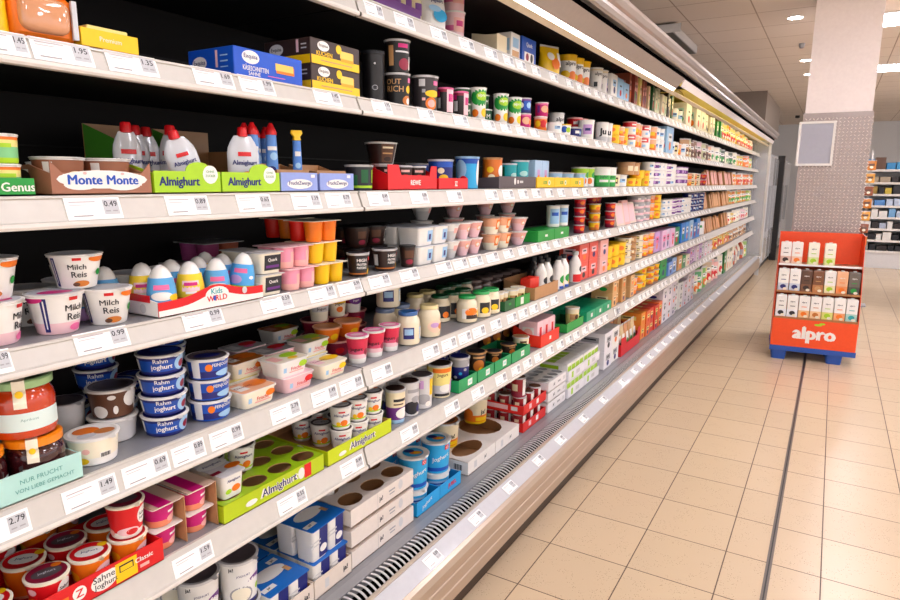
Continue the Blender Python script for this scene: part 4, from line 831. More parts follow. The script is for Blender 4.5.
AL = lambda tx: dict(front=(('t', tx, -.34, .34, .36, 'navy', .04, 1.5), ('o', .84, .6, .3, .3, 'white'), ('t', 'OHNE', .84, .7, .08, 'green', .01), ('t', 'ZUCKER', .84, .56, .08, 'green', .01, .4)))
X, a, b = tray(3, 154, 221, 178, .16, .063, .045, 'lime green pouch tray, left one of two', 'lime', d=.004, notch='round', **AL('Almighurt'))
X2, a2, b2 = tray(3, 222, 280, 178, .16, .063, .045, 'lime green pouch tray, right one of two', 'lime', d=.004, notch='round', **AL('Almighurt'))
# tall cardboard backs of the pouch boxes
for (x0, x1, lab) in ((128, 186, 'tall brown cardboard box with green side holding pouches, left one'), (196, 250, 'tall brown cardboard box with green side holding pouches, right one')):
    Xb, y0, y1 = span(3, x0, x1, 160, .17); L = round(y1-y0, 3)
    def bx_(m, L=L):
        m.box(-.16, -.157, 0, L, 0, .15, 'card'); m.box(-.157, 0, 0, .0025, 0, .1, '#4c9a2c'); m.add([(-.157, 0, .1), (-.0, 0, .1), (-.157, 0, .15)], [(0, 1, 2)], '#4c9a2c'); m.box(-.157, 0, L-.0025, L, 0, .1, 'card'); m.box(-.157, 0, .0025, L-.0025, 0, .0025, 'card')
    o = thing('pouch_box', [('box', Lmesh('box', bx_), []), ('back_flap', Lmesh('back_flap', lambda m, L=L: m.box(-.1615, -.1602, L*.5-.001, L*.5+.001, .02, .14, 'brown')), [])], (Xb+.16, y0, SZ[3]+EPS)); o.location.x = XL-.17
    reg(o, lab, 'cardboard box', 3)
PM = (('r', 0, .6, .22, .07, 'red'), ('t', 'Almighurt', 0, .45, .1, 'navy', .025, .42), ('o', .05, .18, .2, .14, 'orange'), ('o', -.12, .16, .14, .12, 'red'), ('o', .25, .2, .1, .1, 'lime'))
PP = pouch_parts(.057, .135, 'silver', 'red', PM)
for i, (x, dd, rz) in enumerate(((116, .16, -.3), (137, .16, -.3), (147, .205, -.3), (167, .165, -1.15))):
    put(3, PP, 'yoghurt_pouch', x, 150, 'silver yoghurt pouch with red cap left of the slanting one', 'yoghurt pouch', d=dd, rz=rz, row=0, depth=.03)
o = put(3, pouch_parts(.068, .115, 'silver', 'red', PM), 'yoghurt_pouch', 202, 160, 'silver yoghurt pouch with red cap leaning to the left', 'yoghurt pouch', d=.035, z0=.012, rz=-.3, depth=.03)[0]; o.rotation_euler = (.3, 0, -.35)
put(3, pouch_parts(.074, .138, 'silver', 'red', PM), 'yoghurt_pouch', 243, 152, 'silver yoghurt pouch with red cap upright in the right lime tray', 'yoghurt pouch', d=.04, z0=.003, rz=-.4, depth=.03)
TM = (('r', 0, .62, .14, .06, 'white'), ('o', .02, .5, .06, .06, 'lightblue'), ('o', -.02, .3, .07, .05, 'navy'), ('r', 0, .2, .13, .05, 'white'), ('o', .01, .1, .06, .04, 'red'))
for i, (x, dd) in enumerate(((253, .05), (258, .12), (262, .05), (268, .12), (271, .05))):
    put(3, tube_parts(.034, .158, '#5c8fd6', 'red', TM), 'yoghurt_tube', x, 150, 'blue printed yoghurt tube with red pointed cap', 'yoghurt tube', d=dd, z0=.003, rz=-.5, depth=.03)
FB = dict(front=(('o', 0, .4, .95, .26, 'white'), ('t', 'FruchtZwerge', 0, .42, .26, 'navy', .02, 1.75), ('r', 1.0, .82, .3, .16, 'white')))
for i, (x0, x1) in enumerate(((281, 318), (320, 354))):
    tray(3, x0, x1, 180, .15, .046, .044, ('periwinkle blue snack tray next to the lime tray', 'periwinkle blue snack tray next to the clear-lid cup')[i], '#8fa2e0', d=.006, **FB)
    Xb, y0, y1 = span(3, x0+3, x1-3, 180, .03)
    o = thing('cardboard_box', tray_parts(.1, round(y1-y0, 3), .05, 'card', .066), (Xb, y0, SZ[3]+.0035)); reg(o, ('open brown box inside the periwinkle tray with the yellow-capped tube', 'open brown box inside the periwinkle tray beside the dark cups')[i], 'cardboard box', 3)
put(3, tube_parts(.027, .145, '#4f86d8', 'yellow', (('r', 0, .6, .1, .08, 'white'), ('r', 0, .12, .12, .2, 'paleyellow'), ('o', 0, .4, .05, .05, 'lightblue')), cap_style='fan'), 'yoghurt_tube', 303, 150, 'blue yoghurt tube with yellow fan-shaped cap', 'yoghurt tube', d=.05, z0=.006, rz=-.5)
cups(3, 345, 374, 178, 'dark_tray_cup', .072, d=.012, n=1)
X, a, b = tray(3, 388, 437, 178, .13, .075, .075, 'red display tray of jelly cups', 'red', d=.006, notch='window', inner='red', front=(('t', 'REWE', .15, .3, .2, 'white', .05),))
cups(3, 374, 400, 170, 'red_pudding', .072, d=.025, z0=.004, n=3, pitch=.0795, r=.0365, rows=1)
cups(3, 365, 398, 150, 'moo', .07, d=.07, z0=.077, dt=1)
tray(3, 439, 468, 185, .14, .038, .038, 'low red tray in front of the blue pudding cups', 'red', d=.004, inner='red', front=(('r', .4, .5, .5, .45, 'white'), ('t', 'REWE', .4, .5, .3, 'red', .04)))
cups(3, 430, 452, 172, 'blue_dark', .098, d=.02, z0=.004, n=1, r=.045); cups(3, 408, 428, 172, 'blue_dark', .092, d=.17, n=2, r=.043)
cups(3, 455, 480, 172, 'blue_bright', .118, d=.015)
cups(3, 482, 503, 172, 'orange_can', .118, d=.012)
tray(3, 499, 536, 182, .14, .048, .04, 'dark grey display tray with white print', 'film', d=.004, inner='grey', front=(('o', -.7, .6, .2, .3, 'white'), ('r', -.1, .55, .3, .3, 'white'), ('r', .6, .55, .7, .2, 'lgrey')))
cups(3, 503, 514, 175, 'teal_cup', .1, d=.04, z0=.004, r=.038); cups(3, 514, 533, 175, 'teal_cup', .115, d=.02, z0=.004)
cartons(3, 535, 549, 175, .06, .12, 'pale blue slim dessert carton', 'carton', '#a8c8e6', n=2, front=(('r', 0, .35, .25, .6, 'lilac'), ('o', 0, .3, .1, .16, 'orange')), d=.03)
for (x0, x1) in ((537, 584),):
    X, y0, y1 = span(3, x0, x1, 185, .004)
    for i in range(3):
        L = round((y1-y0)/3-.003, 3)
        o = thing('display_tray', tray_parts(.13, L, .048, 'yellow', .04, inner='yellow', front=(('r', -.2, .5, .8, .3, 'green'), ('t', 'BIO', -.2, .5, .22, 'yellow', .03), ('o', .8, .5, .25, .25, 'white'), ('o', .8, .5, .12, .12, 'green'))), (X, y0+i*(y1-y0)/3, SZ[3]+EPS)); reg(o, 'bright yellow display tray of snack cups', 'cardboard tray', 3)
cups(3, 548, 560, 178, 'snack_blue', .07, d=.012, z0=.004, n=3, pitch=.16, r=.042)
cups(3, 571, 589, 175, 'green_fruit', .11, d=.07, n=3, tiers=1)
cups(3, 592, 611, 175, 'green_white', .115, d=.012, n=2)

# ---- fourth shelf
cups(4, 84, 132, 305, 'rice_caramel', .07, d=.012, rot=-.45)
cups(4, 27, 86, 310, 'rice_strawberry', .074, d=.014, rot=-.35, r=.047)
cups(4, -36, 23, 320, 'rice_strawberry', .074, d=.014, rot=.1, r=.047)
cups(4, 50, 104, 275, 'rice_caramel', .064, d=.03, rot=-.45, z0=.0745, dt=1, r=.046)
cups(4, -36, 9, 280, 'rice_caramel', .07, d=.03, rot=-.4, z0=.0745, dt=1, r=.048)
cups(4, -60, -20, 300, 'rice_caramel', .072, d=.125, r=.049, n=6, pitch=.107, drow=1)
X, a, b = tray(4, 158, 264, 302, .24, .05, .045, 'white and red display tray of surprise eggs', 'white', d=.004, rz=0, notch='wave', band='red', inner='white', side=(('r', 0, .72, 3.8, .3, 'red'), ('o', 1.4, .3, .2, .2, 'lgrey')), front=(('o', .12, .56, .62, .36, 'white'), ('t', 'Kids', .1, .72, .24, 'teal', .03), ('t', 'W', -.24, .42, .24, 'red', .03), ('t', 'RLD', .32, .42, .24, 'red', .03), ('o', -.02, .42, .09, .12, 'blue'), ('o', 1.62, .55, .14, .16, 'lgrey')))
E1 = egg_parts(.0262, .1, '#58a8e2', 'lilac', (('r', 0, .56, .3, .1, 'pink'), ('o', .0, .38, .2, .09, 'white'), ('o', .25, .34, .12, .07, 'yellow')))
E2 = egg_parts(.0262, .1, '#f4d02a', 'orange', (('r', .0, .5, .34, .22, 'palepink'), ('r', .0, .54, .26, .07, 'magenta'), ('r', 0, .36, .2, .05, 'white')))
E3 = egg_parts(.0262, .1, '#4aa6e6', 'lime', (('r', -.1, .6, .3, .1, 'pink'), ('o', -.2, .4, .14, .1, 'lilac'), ('o', .15, .45, .06, .04, 'white')))
W = b-a; pp = (W-.012)/4
for r_ in range(3):
    for c_ in range(4):
        p = (E1, E2, E1, E3)[(c_+r_*(1 if r_ else 0)) % 4]
        o = thing('surprise_egg', p, (X-.034-r_*.062, a+.033+c_*(W-.066)/3, SZ[4]+.0035), -.6)
        if r_ == 0 and c_ == 3: o.rotation_euler = (-.12, 0, -.5); o.location.z += .006; o.location.y -= .004
        col = {id(E1): 'blue', id(E2): 'yellow', id(E3): 'green-footed blue'}[id(p)]
        reg(o, f'white egg in {col} paper sleeve in the white and red tray', 'surprise egg', 4, r_)
for x in (109, 131):
    put(4, E1, 'surprise_egg', x, 275, 'white egg in blue sleeve behind the caramel pudding cup', 'surprise egg', d=.10, depth=.06)
MPK = multi_parts(2, 2, .0315, .052, None, 'lgrey', (), cols=('#c0529a', '#a8447c', '#c0529a', '#b06040'))
for i, x in enumerate((195, 222, 251)):
    z = .06
    put(4, MPK, 'dessert_multipack', x, 245, 'berry coloured four-cup dessert pack, upper one of the back pile', 'dessert pack', d=.30, z0=.0, rz=0, depth=.12, row=2)[0].location.z = SZ[4]+.054
    put(4, MPK, 'dessert_multipack', x, 262, 'berry coloured four-cup dessert pack, lower one of the back pile', 'dessert pack', d=.30, rz=0, depth=.12, row=2)
cups(4, 238, 243, 270, 'cow_white', .05, d=.19, r=.03)
SQ = multi_parts(2, 1, .035, .052, 'vanilla', 'lgrey', (), square=True, mk=(('r', .05, .5, 1.0, .7, 'ink'), ('t', 'Quark', .05, .62, .18, 'white', .02), ('r', .05, .32, .8, .12, 'purple')))
for t in range(2): put(4, SQ, 'dessert_multipack', 253, 288, 'white twin pack with dark square labels, two stacked', 'dessert pack', d=.012, z0=t*.0527, rz=0, depth=.145, tier=t, tiers=2)
PK = multi_parts(2, 2, .0255, .055, '#ee9ab4', 'palepink', (), base='salmon', mk=(('r', .2, .5, .4, .5, 'salmon'),), taper=.9)
put(4, PK, 'dessert_multipack', 290, 285, 'pink four-cup dessert pack, lower of two stacked', 'dessert pack', d=.012, rz=0, depth=.11, tier=0)
put(4, PK, 'dessert_multipack', 284, 262, 'pink four-cup dessert pack, upper of two stacked', 'dessert pack', d=.022, z0=.0557, rz=0, depth=.11, tier=0)
YP = multi_parts(2, 2, .0255, .056, None, 'vanilla', (), cols=('#f2c40a', '#f2c40a', '#f4cc14', '#eebc08'), taper=.82)
OP = multi_parts(2, 2, .0255, .056, None, 'vanilla', (), cols=('#e8200c', '#f27a10', '#f2c40a', '#f27a10'), taper=.82)
put(4, YP, 'dessert_multipack', 320, 275, 'yellow four-cup dessert pack at the bottom of the pile', 'dessert pack', d=.012, rz=0, depth=.11)
put(4, YP, 'dessert_multipack', 314, 257, 'yellow four-cup dessert pack in the middle of the pile', 'dessert pack', d=.02, z0=.0567, rz=0, depth=.11)
put(4, OP, 'dessert_multipack', 313, 238, 'red and orange four-cup dessert pack on top of the yellow ones', 'dessert pack', d=.02, z0=.1134, rz=0, depth=.11)
put(4, OP, 'dessert_multipack', 288, 240, 'yellow and red four-cup dessert pack raised behind the pink ones', 'dessert pack', d=.14, z0=.1134, rz=0, depth=.13, row=1)
cups(4, 347, 370, 272, 'black_label', .068, d=.012, rot=-.6)
cups(4, 372, 398, 265, 'black_label', .068, d=.015, rot=-.3)
cups(4, 399, 416, 262, 'black_dessert', .07, d=.012, rot=-.6)
cups(4, 352, 378, 240, 'black_dessert', .066, d=.115, n=3, pitch=.1, tiers=2, r=.044, drow=1)
cups(4, 335, 350, 240, 'black_dessert', .062, d=.23, n=3, pitch=.1, tiers=2, r=.044, drow=2)
WQ = multi_parts(2, 2, .046, .062, 'white', 'silver', (), square=True, mk=(('r', .35, .5, .5, .6, 'lightblue'), ('r', .35, .45, .2, .3, 'navy')))
for t in range(2): put(4, WQ, 'quark_multipack', 407, 258, 'white square quark four-pack, two stacked', 'quark pack', d=.012, z0=t*.0627, rz=0, depth=.19, tier=t, tiers=2)
cups(4, 444, 455, 255, 'cone_white', .062, d=.012, tiers=2, n=1, r=.037)
cups(4, 456, 468, 252, 'cone_pink', .062, d=.012, tiers=2, n=2, pitch=.087, r=.037)
cups(4, 484, 497, 246, 'cone_orange', .064, d=.012, tiers=2, n=2, pitch=.1, r=.044)
cups(4, 512, 523, 240, 'cone_pink', .06, d=.012, tiers=2, n=1, r=.044)
for x in (415, 447, 478, 500): cups(4, x, x+14, 225, 'cone_white' if x < 440 else 'cone_pink', .062, d=.18, tiers=3, r=.043, drow=1, n=1)
cartons(4, 538, 569, 240, .12, .052, 'green display carton with white lettering', 'carton', 'green', n=2, front=(('r', 0, .5, .6, .2, 'white'),), d=.01)
cups(4, 546, 560, 222, 'blue_label', .105, d=.03, z0=.0535, n=2, pitch=.12)
cups(4, 573, 585, 230, 'salad_red', .046, tiers=4, n=1, d=.012, topn=1); cups(4, 588, 600, 228, 'salad_yellow', .05, tiers=3, n=1, d=.012)
cups(4, 604, 615, 226, 'salad_red', .05, tiers=3, n=1, d=.012); cups(4, 585, 597, 220, 'salad_red', .046, tiers=4, n=2, d=.15, drow=1)

# ---- fifth shelf
X, a, b = tray(5, -60, 86, 490, .14, .05, .05, 'mint green display tray of fruit jars', 'mint', d=.001, inner='vanilla', front=(('t', 'NUR FRUCHT', .75, .66, .16, '#4a9a92', .0), ('t', 'VON LIEBE GEMACHT', .85, .36, .14, '#4a9a92', .0)), side=(('r', 0, .5, 2.6, .9, 'mint'),))
yj = b-.051
for i in range(3):
    dk = jar_parts(.047, .092, '#3a0f14', '#f08a10', (('r', .25, .28, .85, .32, '#d8ece8'), ('t', 'Sauerkirsch', .25, .3, .06, '#7aa8a4', 0)), lidh=.016, lid_r=.98, flap=True)
    o = thing('fruit_jar', dk, (X-.054, yj-i*.097, SZ[5]+.0035), -.5+.1*i); reg(o, 'dark cherry jar with orange lid in the mint tray', 'fruit jar', 5, 0, 0, 2)
og = jar_parts(.05, .106, '#c83c10', '#9fc88c', (('r', .1, .32, 1.05, .3, '#dceeea'), ('t', 'Aprikose', .1, .35, .06, '#7aa8a4', 0)), lidh=.016, lid_r=.98, flap=True)
o = thing('fruit_jar', og, (X-.058, yj-.008, SZ[5]+.0965), -.5); reg(o, 'orange apricot jar with green lid stacked on the dark jars', 'fruit jar', 5, 0, 1, 2)
cups(5, 62, 127, 450, 'grits', .056, d=.014, r=.047, rot=-.3)
cups(5, 52, 76, 405, 'grey_cup', .09, d=.15, r=.04, rot=-.3, drow=1)
cups(5, 91, 138, 430, 'cow_white', .052, d=.082, r=.048); cups(5, 89, 137, 405, 'cow', .062, d=.082, z0=.0527, rot=-.4, r=.048, dt=1)
cups(5, 141, 187, 400, 'rahm_cherry', .0445, d=.02, tiers=4, rot=-.5)
cups(5, 189, 231, 395, 'moevenpick', .048, d=.012, tiers=3, rot=-.5)
cups(5, 70, 110, 400, 'rahm_cherry', .045, d=.175, tiers=4, r=.044, n=3, pitch=.1, rows=2, drow=1)
cups(5, 150, 180, 370, 'moevenpick', .047, d=.125, tiers=4, r=.043, n=2, pitch=.1, rows=2, drow=1)
def tubs(x, y, dd, z0, film, mk, body, t, desc, row=0, L=.11, W=.082, h=.042, n=1):
    put(5, tub_parts(W, L, h, body, film, mk, (('t', 'Frische', .2, .45, .22, 'red', .02), ('r', -.75, .45, .25, .3, 'lightblue'), ('o', .75, .62, .35, .2, (mk[0][5] if mk else 'yellow')), ('r', .2, .25, 1.2, .08, 'salmon'))), 'dessert_tub', x, y, desc, 'dessert tub', d=dd, z0=z0, rz=0, row=row, tier=t, tiers=2, depth=W)
FY = (('o', .3, .1, .4, .25, 'yellow'), ('r', -.4, 0, .35, .5, 'palepink'), ('t', 'Dessert', -.2, .05, .13, 'berry', .01))
FO = (('o', .3, .1, .4, .28, 'orange'), ('r', -.35, 0, .35, .5, 'white'), ('t', 'Dessert', -.2, .05, .13, 'berry', .01))
FG = (('o', .3, .1, .35, .22, 'lime'), ('r', -.4, 0, .35, .5, 'salmon'), ('o', .15, -.25, .2, .12, 'yellow'))
FR = (('o', .3, .1, .35, .22, 'red'), ('r', -.4, 0, .35, .5, 'lgrey'), ('o', .1, -.2, .2, .12, 'pink'))
tubs(250, 400, .012, 0, 'peach', FO, 'vanilla', 0, 'cream dessert tub with orange film, lower left front')
tubs(290, 385, .012, 0, 'palepink', FR, 'palepink', 0, 'pink dessert tub with red print, under the green-printed one')
tubs(325, 370, .012, 0, 'vanilla', FY, 'vanilla', 0, 'cream dessert tub with yellow film, right front')
tubs(284, 372, .018, .0426, 'vanilla', FG, 'white', 1, 'cream dessert tub with green-printed film, on the pink tub')
tubs(234, 388, .105, 0, 'paleyellow', FY, 'vanilla', 0, 'cream dessert tub with yellow film, second row lower left', 1)
tubs(232, 375, .107, .0426, 'caramel', FO, 'vanilla', 1, 'cream dessert tub with orange film, second row upper left', 1)
tubs(270, 365, .107, 0, 'salmon', FR, 'palepink', 0, 'pink dessert tub in the second row, lower middle', 1)
tubs(266, 350, .11, .0426, 'grey', FR, 'palepink', 1, 'pink dessert tub with dark film, second row upper middle', 1)
tubs(306, 358, .105, 0, 'paleyellow', FG, 'white', 0, 'white dessert tub in the second row, lower right', 1)
tubs(308, 349, .106, .0426, '#a8b07a', FG, 'white', 1, 'white dessert tub with olive film, second row upper right', 1)
tubs(340, 350, .2, 0, 'paleyellow', FY, 'vanilla', 0, 'cream dessert tub in the third row behind the jelly bowls', 2)
for i, (x, c, f_) in enumerate(((205, 'palepink', FR), (243, 'palepink', FR), (278, 'vanilla', FY), (310, 'white', FG))):
    for t in range(2): tubs(x, 360, .2, t*.0426, ('grey', 'grey', 'paleyellow', 'caramel')[i], f_, c, t, f'dessert tub with {("grey", "smoke-grey", "pale yellow", "caramel")[i]} film in the third row', 2)
cups(5, 345, 370, 345, 'fruitpink', .085, d=.02, n=3, pitch=.082, rot=-.7, r=.035)
cups(5, 322, 352, 350, 'jelly_red', .05, d=.12, r=.045, n=2, pitch=.098); cups(5, 315, 340, 330, 'jelly_orange', .05, d=.12, z0=.0506, r=.044, n=2, pitch=.098, dt=1)
cups(5, 300, 330, 330, 'jelly_red', .05, d=.22, r=.045, n=3, pitch=.098, tiers=2, drow=1)
cups(5, 310, 329, 320, 'topcream', .082, d=.2, z0=.102, r=.035, dt=2); cups(5, 330, 345, 315, 'topyellow', .082, d=.2, z0=.102, r=.033, dt=2); cups(5, 346, 360, 312, 'topred', .082, d=.2, z0=.102, r=.034, dt=2)
WJ = lambda lid, mk=(): jar_parts(.041, .113, '#e6dcc0', lid, mk or (('r', -.1, .38, .3, .34, 'navy'), ('r', -.1, .42, .24, .18, 'lightblue'), ('r', .42, .36, .34, .36, 'lightblue'), ('r', .42, .36, .28, .28, 'vanilla')), lidh=.014, lid_r=.8)
FJ = (('o', .1, .36, .28, .2, '#e8c8b0'), ('o', .05, .4, .14, .08, 'lilac'), ('o', .3, .34, .14, .1, 'caramel'))
put(5, WJ('#2b5f9e'), 'yoghurt_jar', 408, 325, 'glass yoghurt jar with blue lid at the front', 'yoghurt jar', d=.012, depth=.082, rz=-.6)
put(5, jar_parts(.041, .113, '#e6d8ba', '#e8d69a', FJ, lidh=.014, lid_r=.8), 'yoghurt_jar', 429, 320, 'glass yoghurt jar with pale yellow lid at the front', 'yoghurt jar', d=.012, depth=.082, rz=-.6)
put(5, WJ('#5b6f92'), 'yoghurt_jar', 385, 305, 'glass yoghurt jar with dull blue lid in the second row', 'yoghurt jar', d=.105, depth=.082, rz=-.6, n=2, pitch=.092, row=1)
put(5, WJ('#4f6a96'), 'yoghurt_jar', 388, 290, 'glass yoghurt jar with blue lid stacked in the second row', 'yoghurt jar', d=.105, depth=.082, z0=.114, rz=-.6, n=1, row=1, tier=1)
put(5, jar_parts(.041, .105, '#e6d8ba', '#d6c484', FJ, lidh=.014, lid_r=.8), 'yoghurt_jar', 415, 305, 'glass yoghurt jar with yellow lid in a back row', 'yoghurt jar', d=.2, depth=.082, rz=-.6, n=2, pitch=.09, row=2)
MJ = (('r', .1, .36, .8, .36, 'white'), ('o', .05, .42, .24, .16, 'orange'), ('r', .1, .24, .5, .14, 'choc'), ('o', .4, .36, .12, .16, 'yellow'))
MD = (('r', .1, .4, .5, .44, 'ink'), ('o', .1, .3, .12, .12, 'orange'))
put(5, jar_parts(.041, .105, '#ecdfc0', '#1f9a4a', MJ, lidh=.012, lid_r=.84), 'yoghurt_jar', 467, 305, 'cream yoghurt jar with green lid and orange label, front row', 'yoghurt jar', d=.012, depth=.082, rz=-.7)
put(5, jar_parts(.041, .105, '#ecdfc0', '#2fae58', (('r', .1, .4, .4, .4, 'ink'), ('o', .1, .3, .14, .12, 'yellow')), lidh=.012, lid_r=.84), 'yoghurt_jar', 484, 302, 'cream yoghurt jar with bright green lid and dark label, front row', 'yoghurt jar', d=.012, depth=.082, rz=-.9, n=2, pitch=.088)
put(5, jar_parts(.041, .105, '#ecdfc0', '#0f5a30', MD, lidh=.012, lid_r=.84), 'yoghurt_jar', 440, 300, 'cream yoghurt jar with dark green lid behind the front row', 'yoghurt jar', d=.105, depth=.082, rz=-.7, n=4, pitch=.09, row=1)
put(5, jar_parts(.041, .105, '#b8ab90', '#0c4a28', MD, lidh=.012, lid_r=.84), 'yoghurt_jar', 432, 285, 'shaded yoghurt jar with dark green lid in the third row', 'yoghurt jar', d=.2, depth=.082, rz=-.7, n=5, pitch=.09, row=2)  # body and lid colours darkened, so the third row's shade is painted in
put(5, jar_parts(.046, .1, '#4a3a36', '#6a5a56', (), lidh=.014, lid_r=.92), 'dark_jar', 473, 282, 'brown jar with grey lid behind the cream cups', 'dark jar', d=.2, depth=.09, n=5, pitch=.105, row=2)
tray(5, 505, 515, 304, .12, .045, .045, 'green display tray of small cream cups, near one', 'darkgreen', d=.006, front=(('r', 0, .6, .5, .2, 'green'),), inner='darkgreen', side=(('r', 0, .5, 1.2, .2, 'green'),))
tray(5, 516, 530, 298, .12, .045, .045, 'green and white display tray of small cream cups, far one', 'green', d=.006, front=(('r', -.2, .5, .7, .7, 'white'),), inner='green')
for (x0, x1, y) in ((505, 515, 304), (516, 530, 298)):
    Xc, ca, cb = span(5, x0, x1, y, .006); ca += .004; cb -= .006; nn = 2
    for q in range(nn):
        o = thing('cream_cup', cup_parts('cream_cup', min(.034, round((cb-ca)/nn/2.1-.0005, 3)), .072, False), (Xc-.042, ca+(cb-ca)*(q+.5)/nn, SZ[5]+.0035), -.8); reg(o, D['cream_cup']['desc'], 'cream cup', 5)
tray(5, 535, 558, 288, .16, .06, .09, 'brown cardboard box holding bottles', 'card', d=.004)
cartons(5, 529, 538, 284, .05, .095, 'red upright carton between the cups and the brown box', 'carton', '#e03020', d=.03)
BK = bottle_parts(.031, .17, '#e6e4de', 'ink', (('o', 0, .4, .12, .1, 'ink'), ('o', .05, .2, .14, .1, 'lime')), far=False)
put(5, bottle_parts(.031, .17, '#2c2a2c', 'ink', (('r', 0, .35, .14, .2, 'white'),)), 'drink_bottle', 533, 270, 'black drink bottle with dark cap', 'drink bottle', d=.09, depth=.06, n=3, pitch=.075, row=1)
put(5, BK, 'drink_bottle', 541, 268, 'white drink bottle with dark cap in the brown box', 'drink bottle', d=.016, depth=.06, n=2, pitch=.075, z0=.004)
put(5, bottle_parts(.031, .17, '#eeeae6', 'ink', (('o', 0, .3, .14, .12, 'green'), ('o', .1, .18, .12, .08, 'yellow'), ('r', 0, .06, .3, .08, 'blue'))), 'drink_bottle', 558, 268, 'white drink bottle with green and yellow print', 'drink bottle', d=.012, depth=.06, n=2, pitch=.075)
put(5, bottle_parts(.034, .17, '#f0ece8', 'lgrey', (('r', 0, .16, .6, .24, 'red'), ('o', 0, .45, .1, .1, 'ink'))), 'drink_bottle', 575, 265, 'white drink bottle with red foot', 'drink bottle', d=.012, depth=.06, n=1)

# ---- sixth shelf
X, a, b = tray(6, 20, 165, 560, .2, .05, .05, 'red display tray of fruit yoghurts', 'red', d=.001, inner='red', holes=None, notch=None, front=(('o', .1, .5, .52, .36, 'white'), ('o', .35, .62, .4, .24, 'white'), ('t', 'Sahne', .1, .68, .26, 'ink', .01), ('t', 'Joghurt', .15, .36, .28, 'ink', .01), ('r', 1.0, .5, .9, .8, 'yellow'), ('r', 1.0, .62, .6, .3, 'ink'), ('r', 1.0, .6, .5, .2, 'yellow'), ('o', -.85, .55, .26, .28, 'white'), ('t', 'Z', -.85, .55, .3, 'red', .04), ('r', -1.5, .4, .5, .5, 'orange'), ('t', 'Classic', 1.75, .62, .2, 'white', .03), ('r', 1.75, .3, .4, .14, 'salmon')))
rcu = .037; py_ = .079
for r_ in range(5):
    for c_ in range(4):
        dn = ('sahne_orange', 'sahne_red', 'sahne_orange', 'sahne_red')[(c_+r_) % 4] if r_ else ('sahne_orange', 'sahne_red', 'sahne_orange', 'sahne_orange')[c_]
        yy = b-.046-(3-c_)*py_; xx = X-.046-r_*py_
        z = SZ[6]+(.0035 if r_ < 2 else .0006)
        if r_ >= 2: xx -= .012
        o = thing('yoghurt_cup', cup_parts(dn, rcu, .068, False), (xx, yy, z), -.5+RND.uniform(-.3, .3)); reg(o, D[dn]['desc']+' of the red tray' if r_ < 2 else D[dn]['desc']+' behind the red tray', 'yoghurt cup', 6, r_)
o = thing('yoghurt_cup', cup_parts('sahne_tall', .037, .074, False), (X-.046, b-.046, SZ[6]+.0035+.0686), -.45); reg(o, D['sahne_tall']['desc']+' standing on top', 'yoghurt cup', 6, 0, 1, 2)
# berry cups in card sleeves
def sleeve(m, W=.148, L=.0725, h=.1065):
    t = .0015
    m.box(-W/2, W/2, -L/2, L/2, h, h+t, '#d8b8a4'); m.add([(-W/2, -L/2+.012, h+t+.0003), (W/2, -L/2+.012, h+t+.0003), (W/2, L/2-.03, h+t+.0003), (-W/2, L/2-.03, h+t+.0003)], [(0, 1, 2, 3)], 'magenta')
    m.box(-W/2, W/2, L/2, L/2+t, 0, h+t, 'card')
BC = multi_parts(2, 1, .032, .052, 'magenta', 'white', (), base='#f0906a', mk=(('o', .3, .3, .3, .16, 'salmon'), ('r', .3, .62, .5, .1, 'white')))
BC2 = [(n, m, s) for n, m, s in BC]
def sleeved(x, lab):
    Xs = XL-.012-.08; Py = on_x(222, 485, XL-.003).y-.0425-x*.0825
    r_ = new('yoghurt_multipack', None, None, (Xs, Py, SZ[6]+EPS)); r_.empty_display_size = .02
    for t in range(2):
        for n_, m_, _ in BC: new(n_, m_, r_, (0, 0, t*.0527))
    new('card_sleeve', Lmesh('card_sleeve', sleeve), r_)
    reg(r_, lab, 'yoghurt pack', 6)
sleeved(1, 'magenta and orange yoghurt pack in card sleeve, beside the red tray')
sleeved(0, 'magenta and orange yoghurt pack in card sleeve, beside the lime tray')
AS = dict(front=(('t', 'Almighurt', .12, .5, .62, 'white', .075), ('t', 'Almighurt', .12, .5, .58, 'navy', .028), ('o', -1.9, .42, .4, .16, 'white'), ('o', 1.78, .55, .26, .34, 'white'), ('r', 2.3, .55, .55, .8, 'red')), side=(('r', -.9, .4, .8, .6, 'white'), ('o', .9, .6, .4, .3, 'white'), ('b', -.9, .4, .6, .5, 'white')))
X, a, b = tray(6, 222, 325, 485, .3, .046, .046, 'lime green yoghurt tray with round holes, left one', '#b4cc14', d=.003, inner='card', holes=(4, 4), top='#9cc41a', **AS)
hp = (b-a)/4
AP = multi_parts(2, 1, .031, .062, 'white', '#d8d6da', (('o', 0, .1, .3, .16, 'white'), ('t', 'Almighurt', 0, .1, .09, 'navy', .01, .5), ('o', .2, -.2, .16, .1, 'orange'), ('r', -.2, -.25, .2, .1, 'berry')), square=True, mk=(('t', 'Almighurt', 0, .7, .14, 'navy', .02, .8), ('o', .1, .35, .2, .14, 'orange'), ('o', -.25, .3, .14, .1, 'lime')))
for r_ in range(2):
    o = thing('yoghurt_multipack', AP, (X-.075-r_*.135, a+hp*.52, SZ[6]+.0485), 0); reg(o, 'white nut yoghurt twin pack at the near end of the left lime tray', 'yoghurt pack', 6, r_)
for r_ in range(4):
    for c_ in range(4):
        if (r_, c_) in ((0, 0), (1, 0), (0, 1), (0, 2), (0, 3), (1, 2), (1, 3), (2, 3), (2, 2), (1, 1)): continue
        o = thing('yoghurt_cup', cup_parts('almig_berry' if (r_+c_) % 3 else 'almig', .027, .074, False), (X-.3/4*(r_+.5), a+hp*(c_+.5), SZ[6]+.003), -.7); reg(o, D['almig_berry' if (r_+c_) % 3 else 'almig']['desc']+' in the left lime tray', 'yoghurt cup', 6, r_)
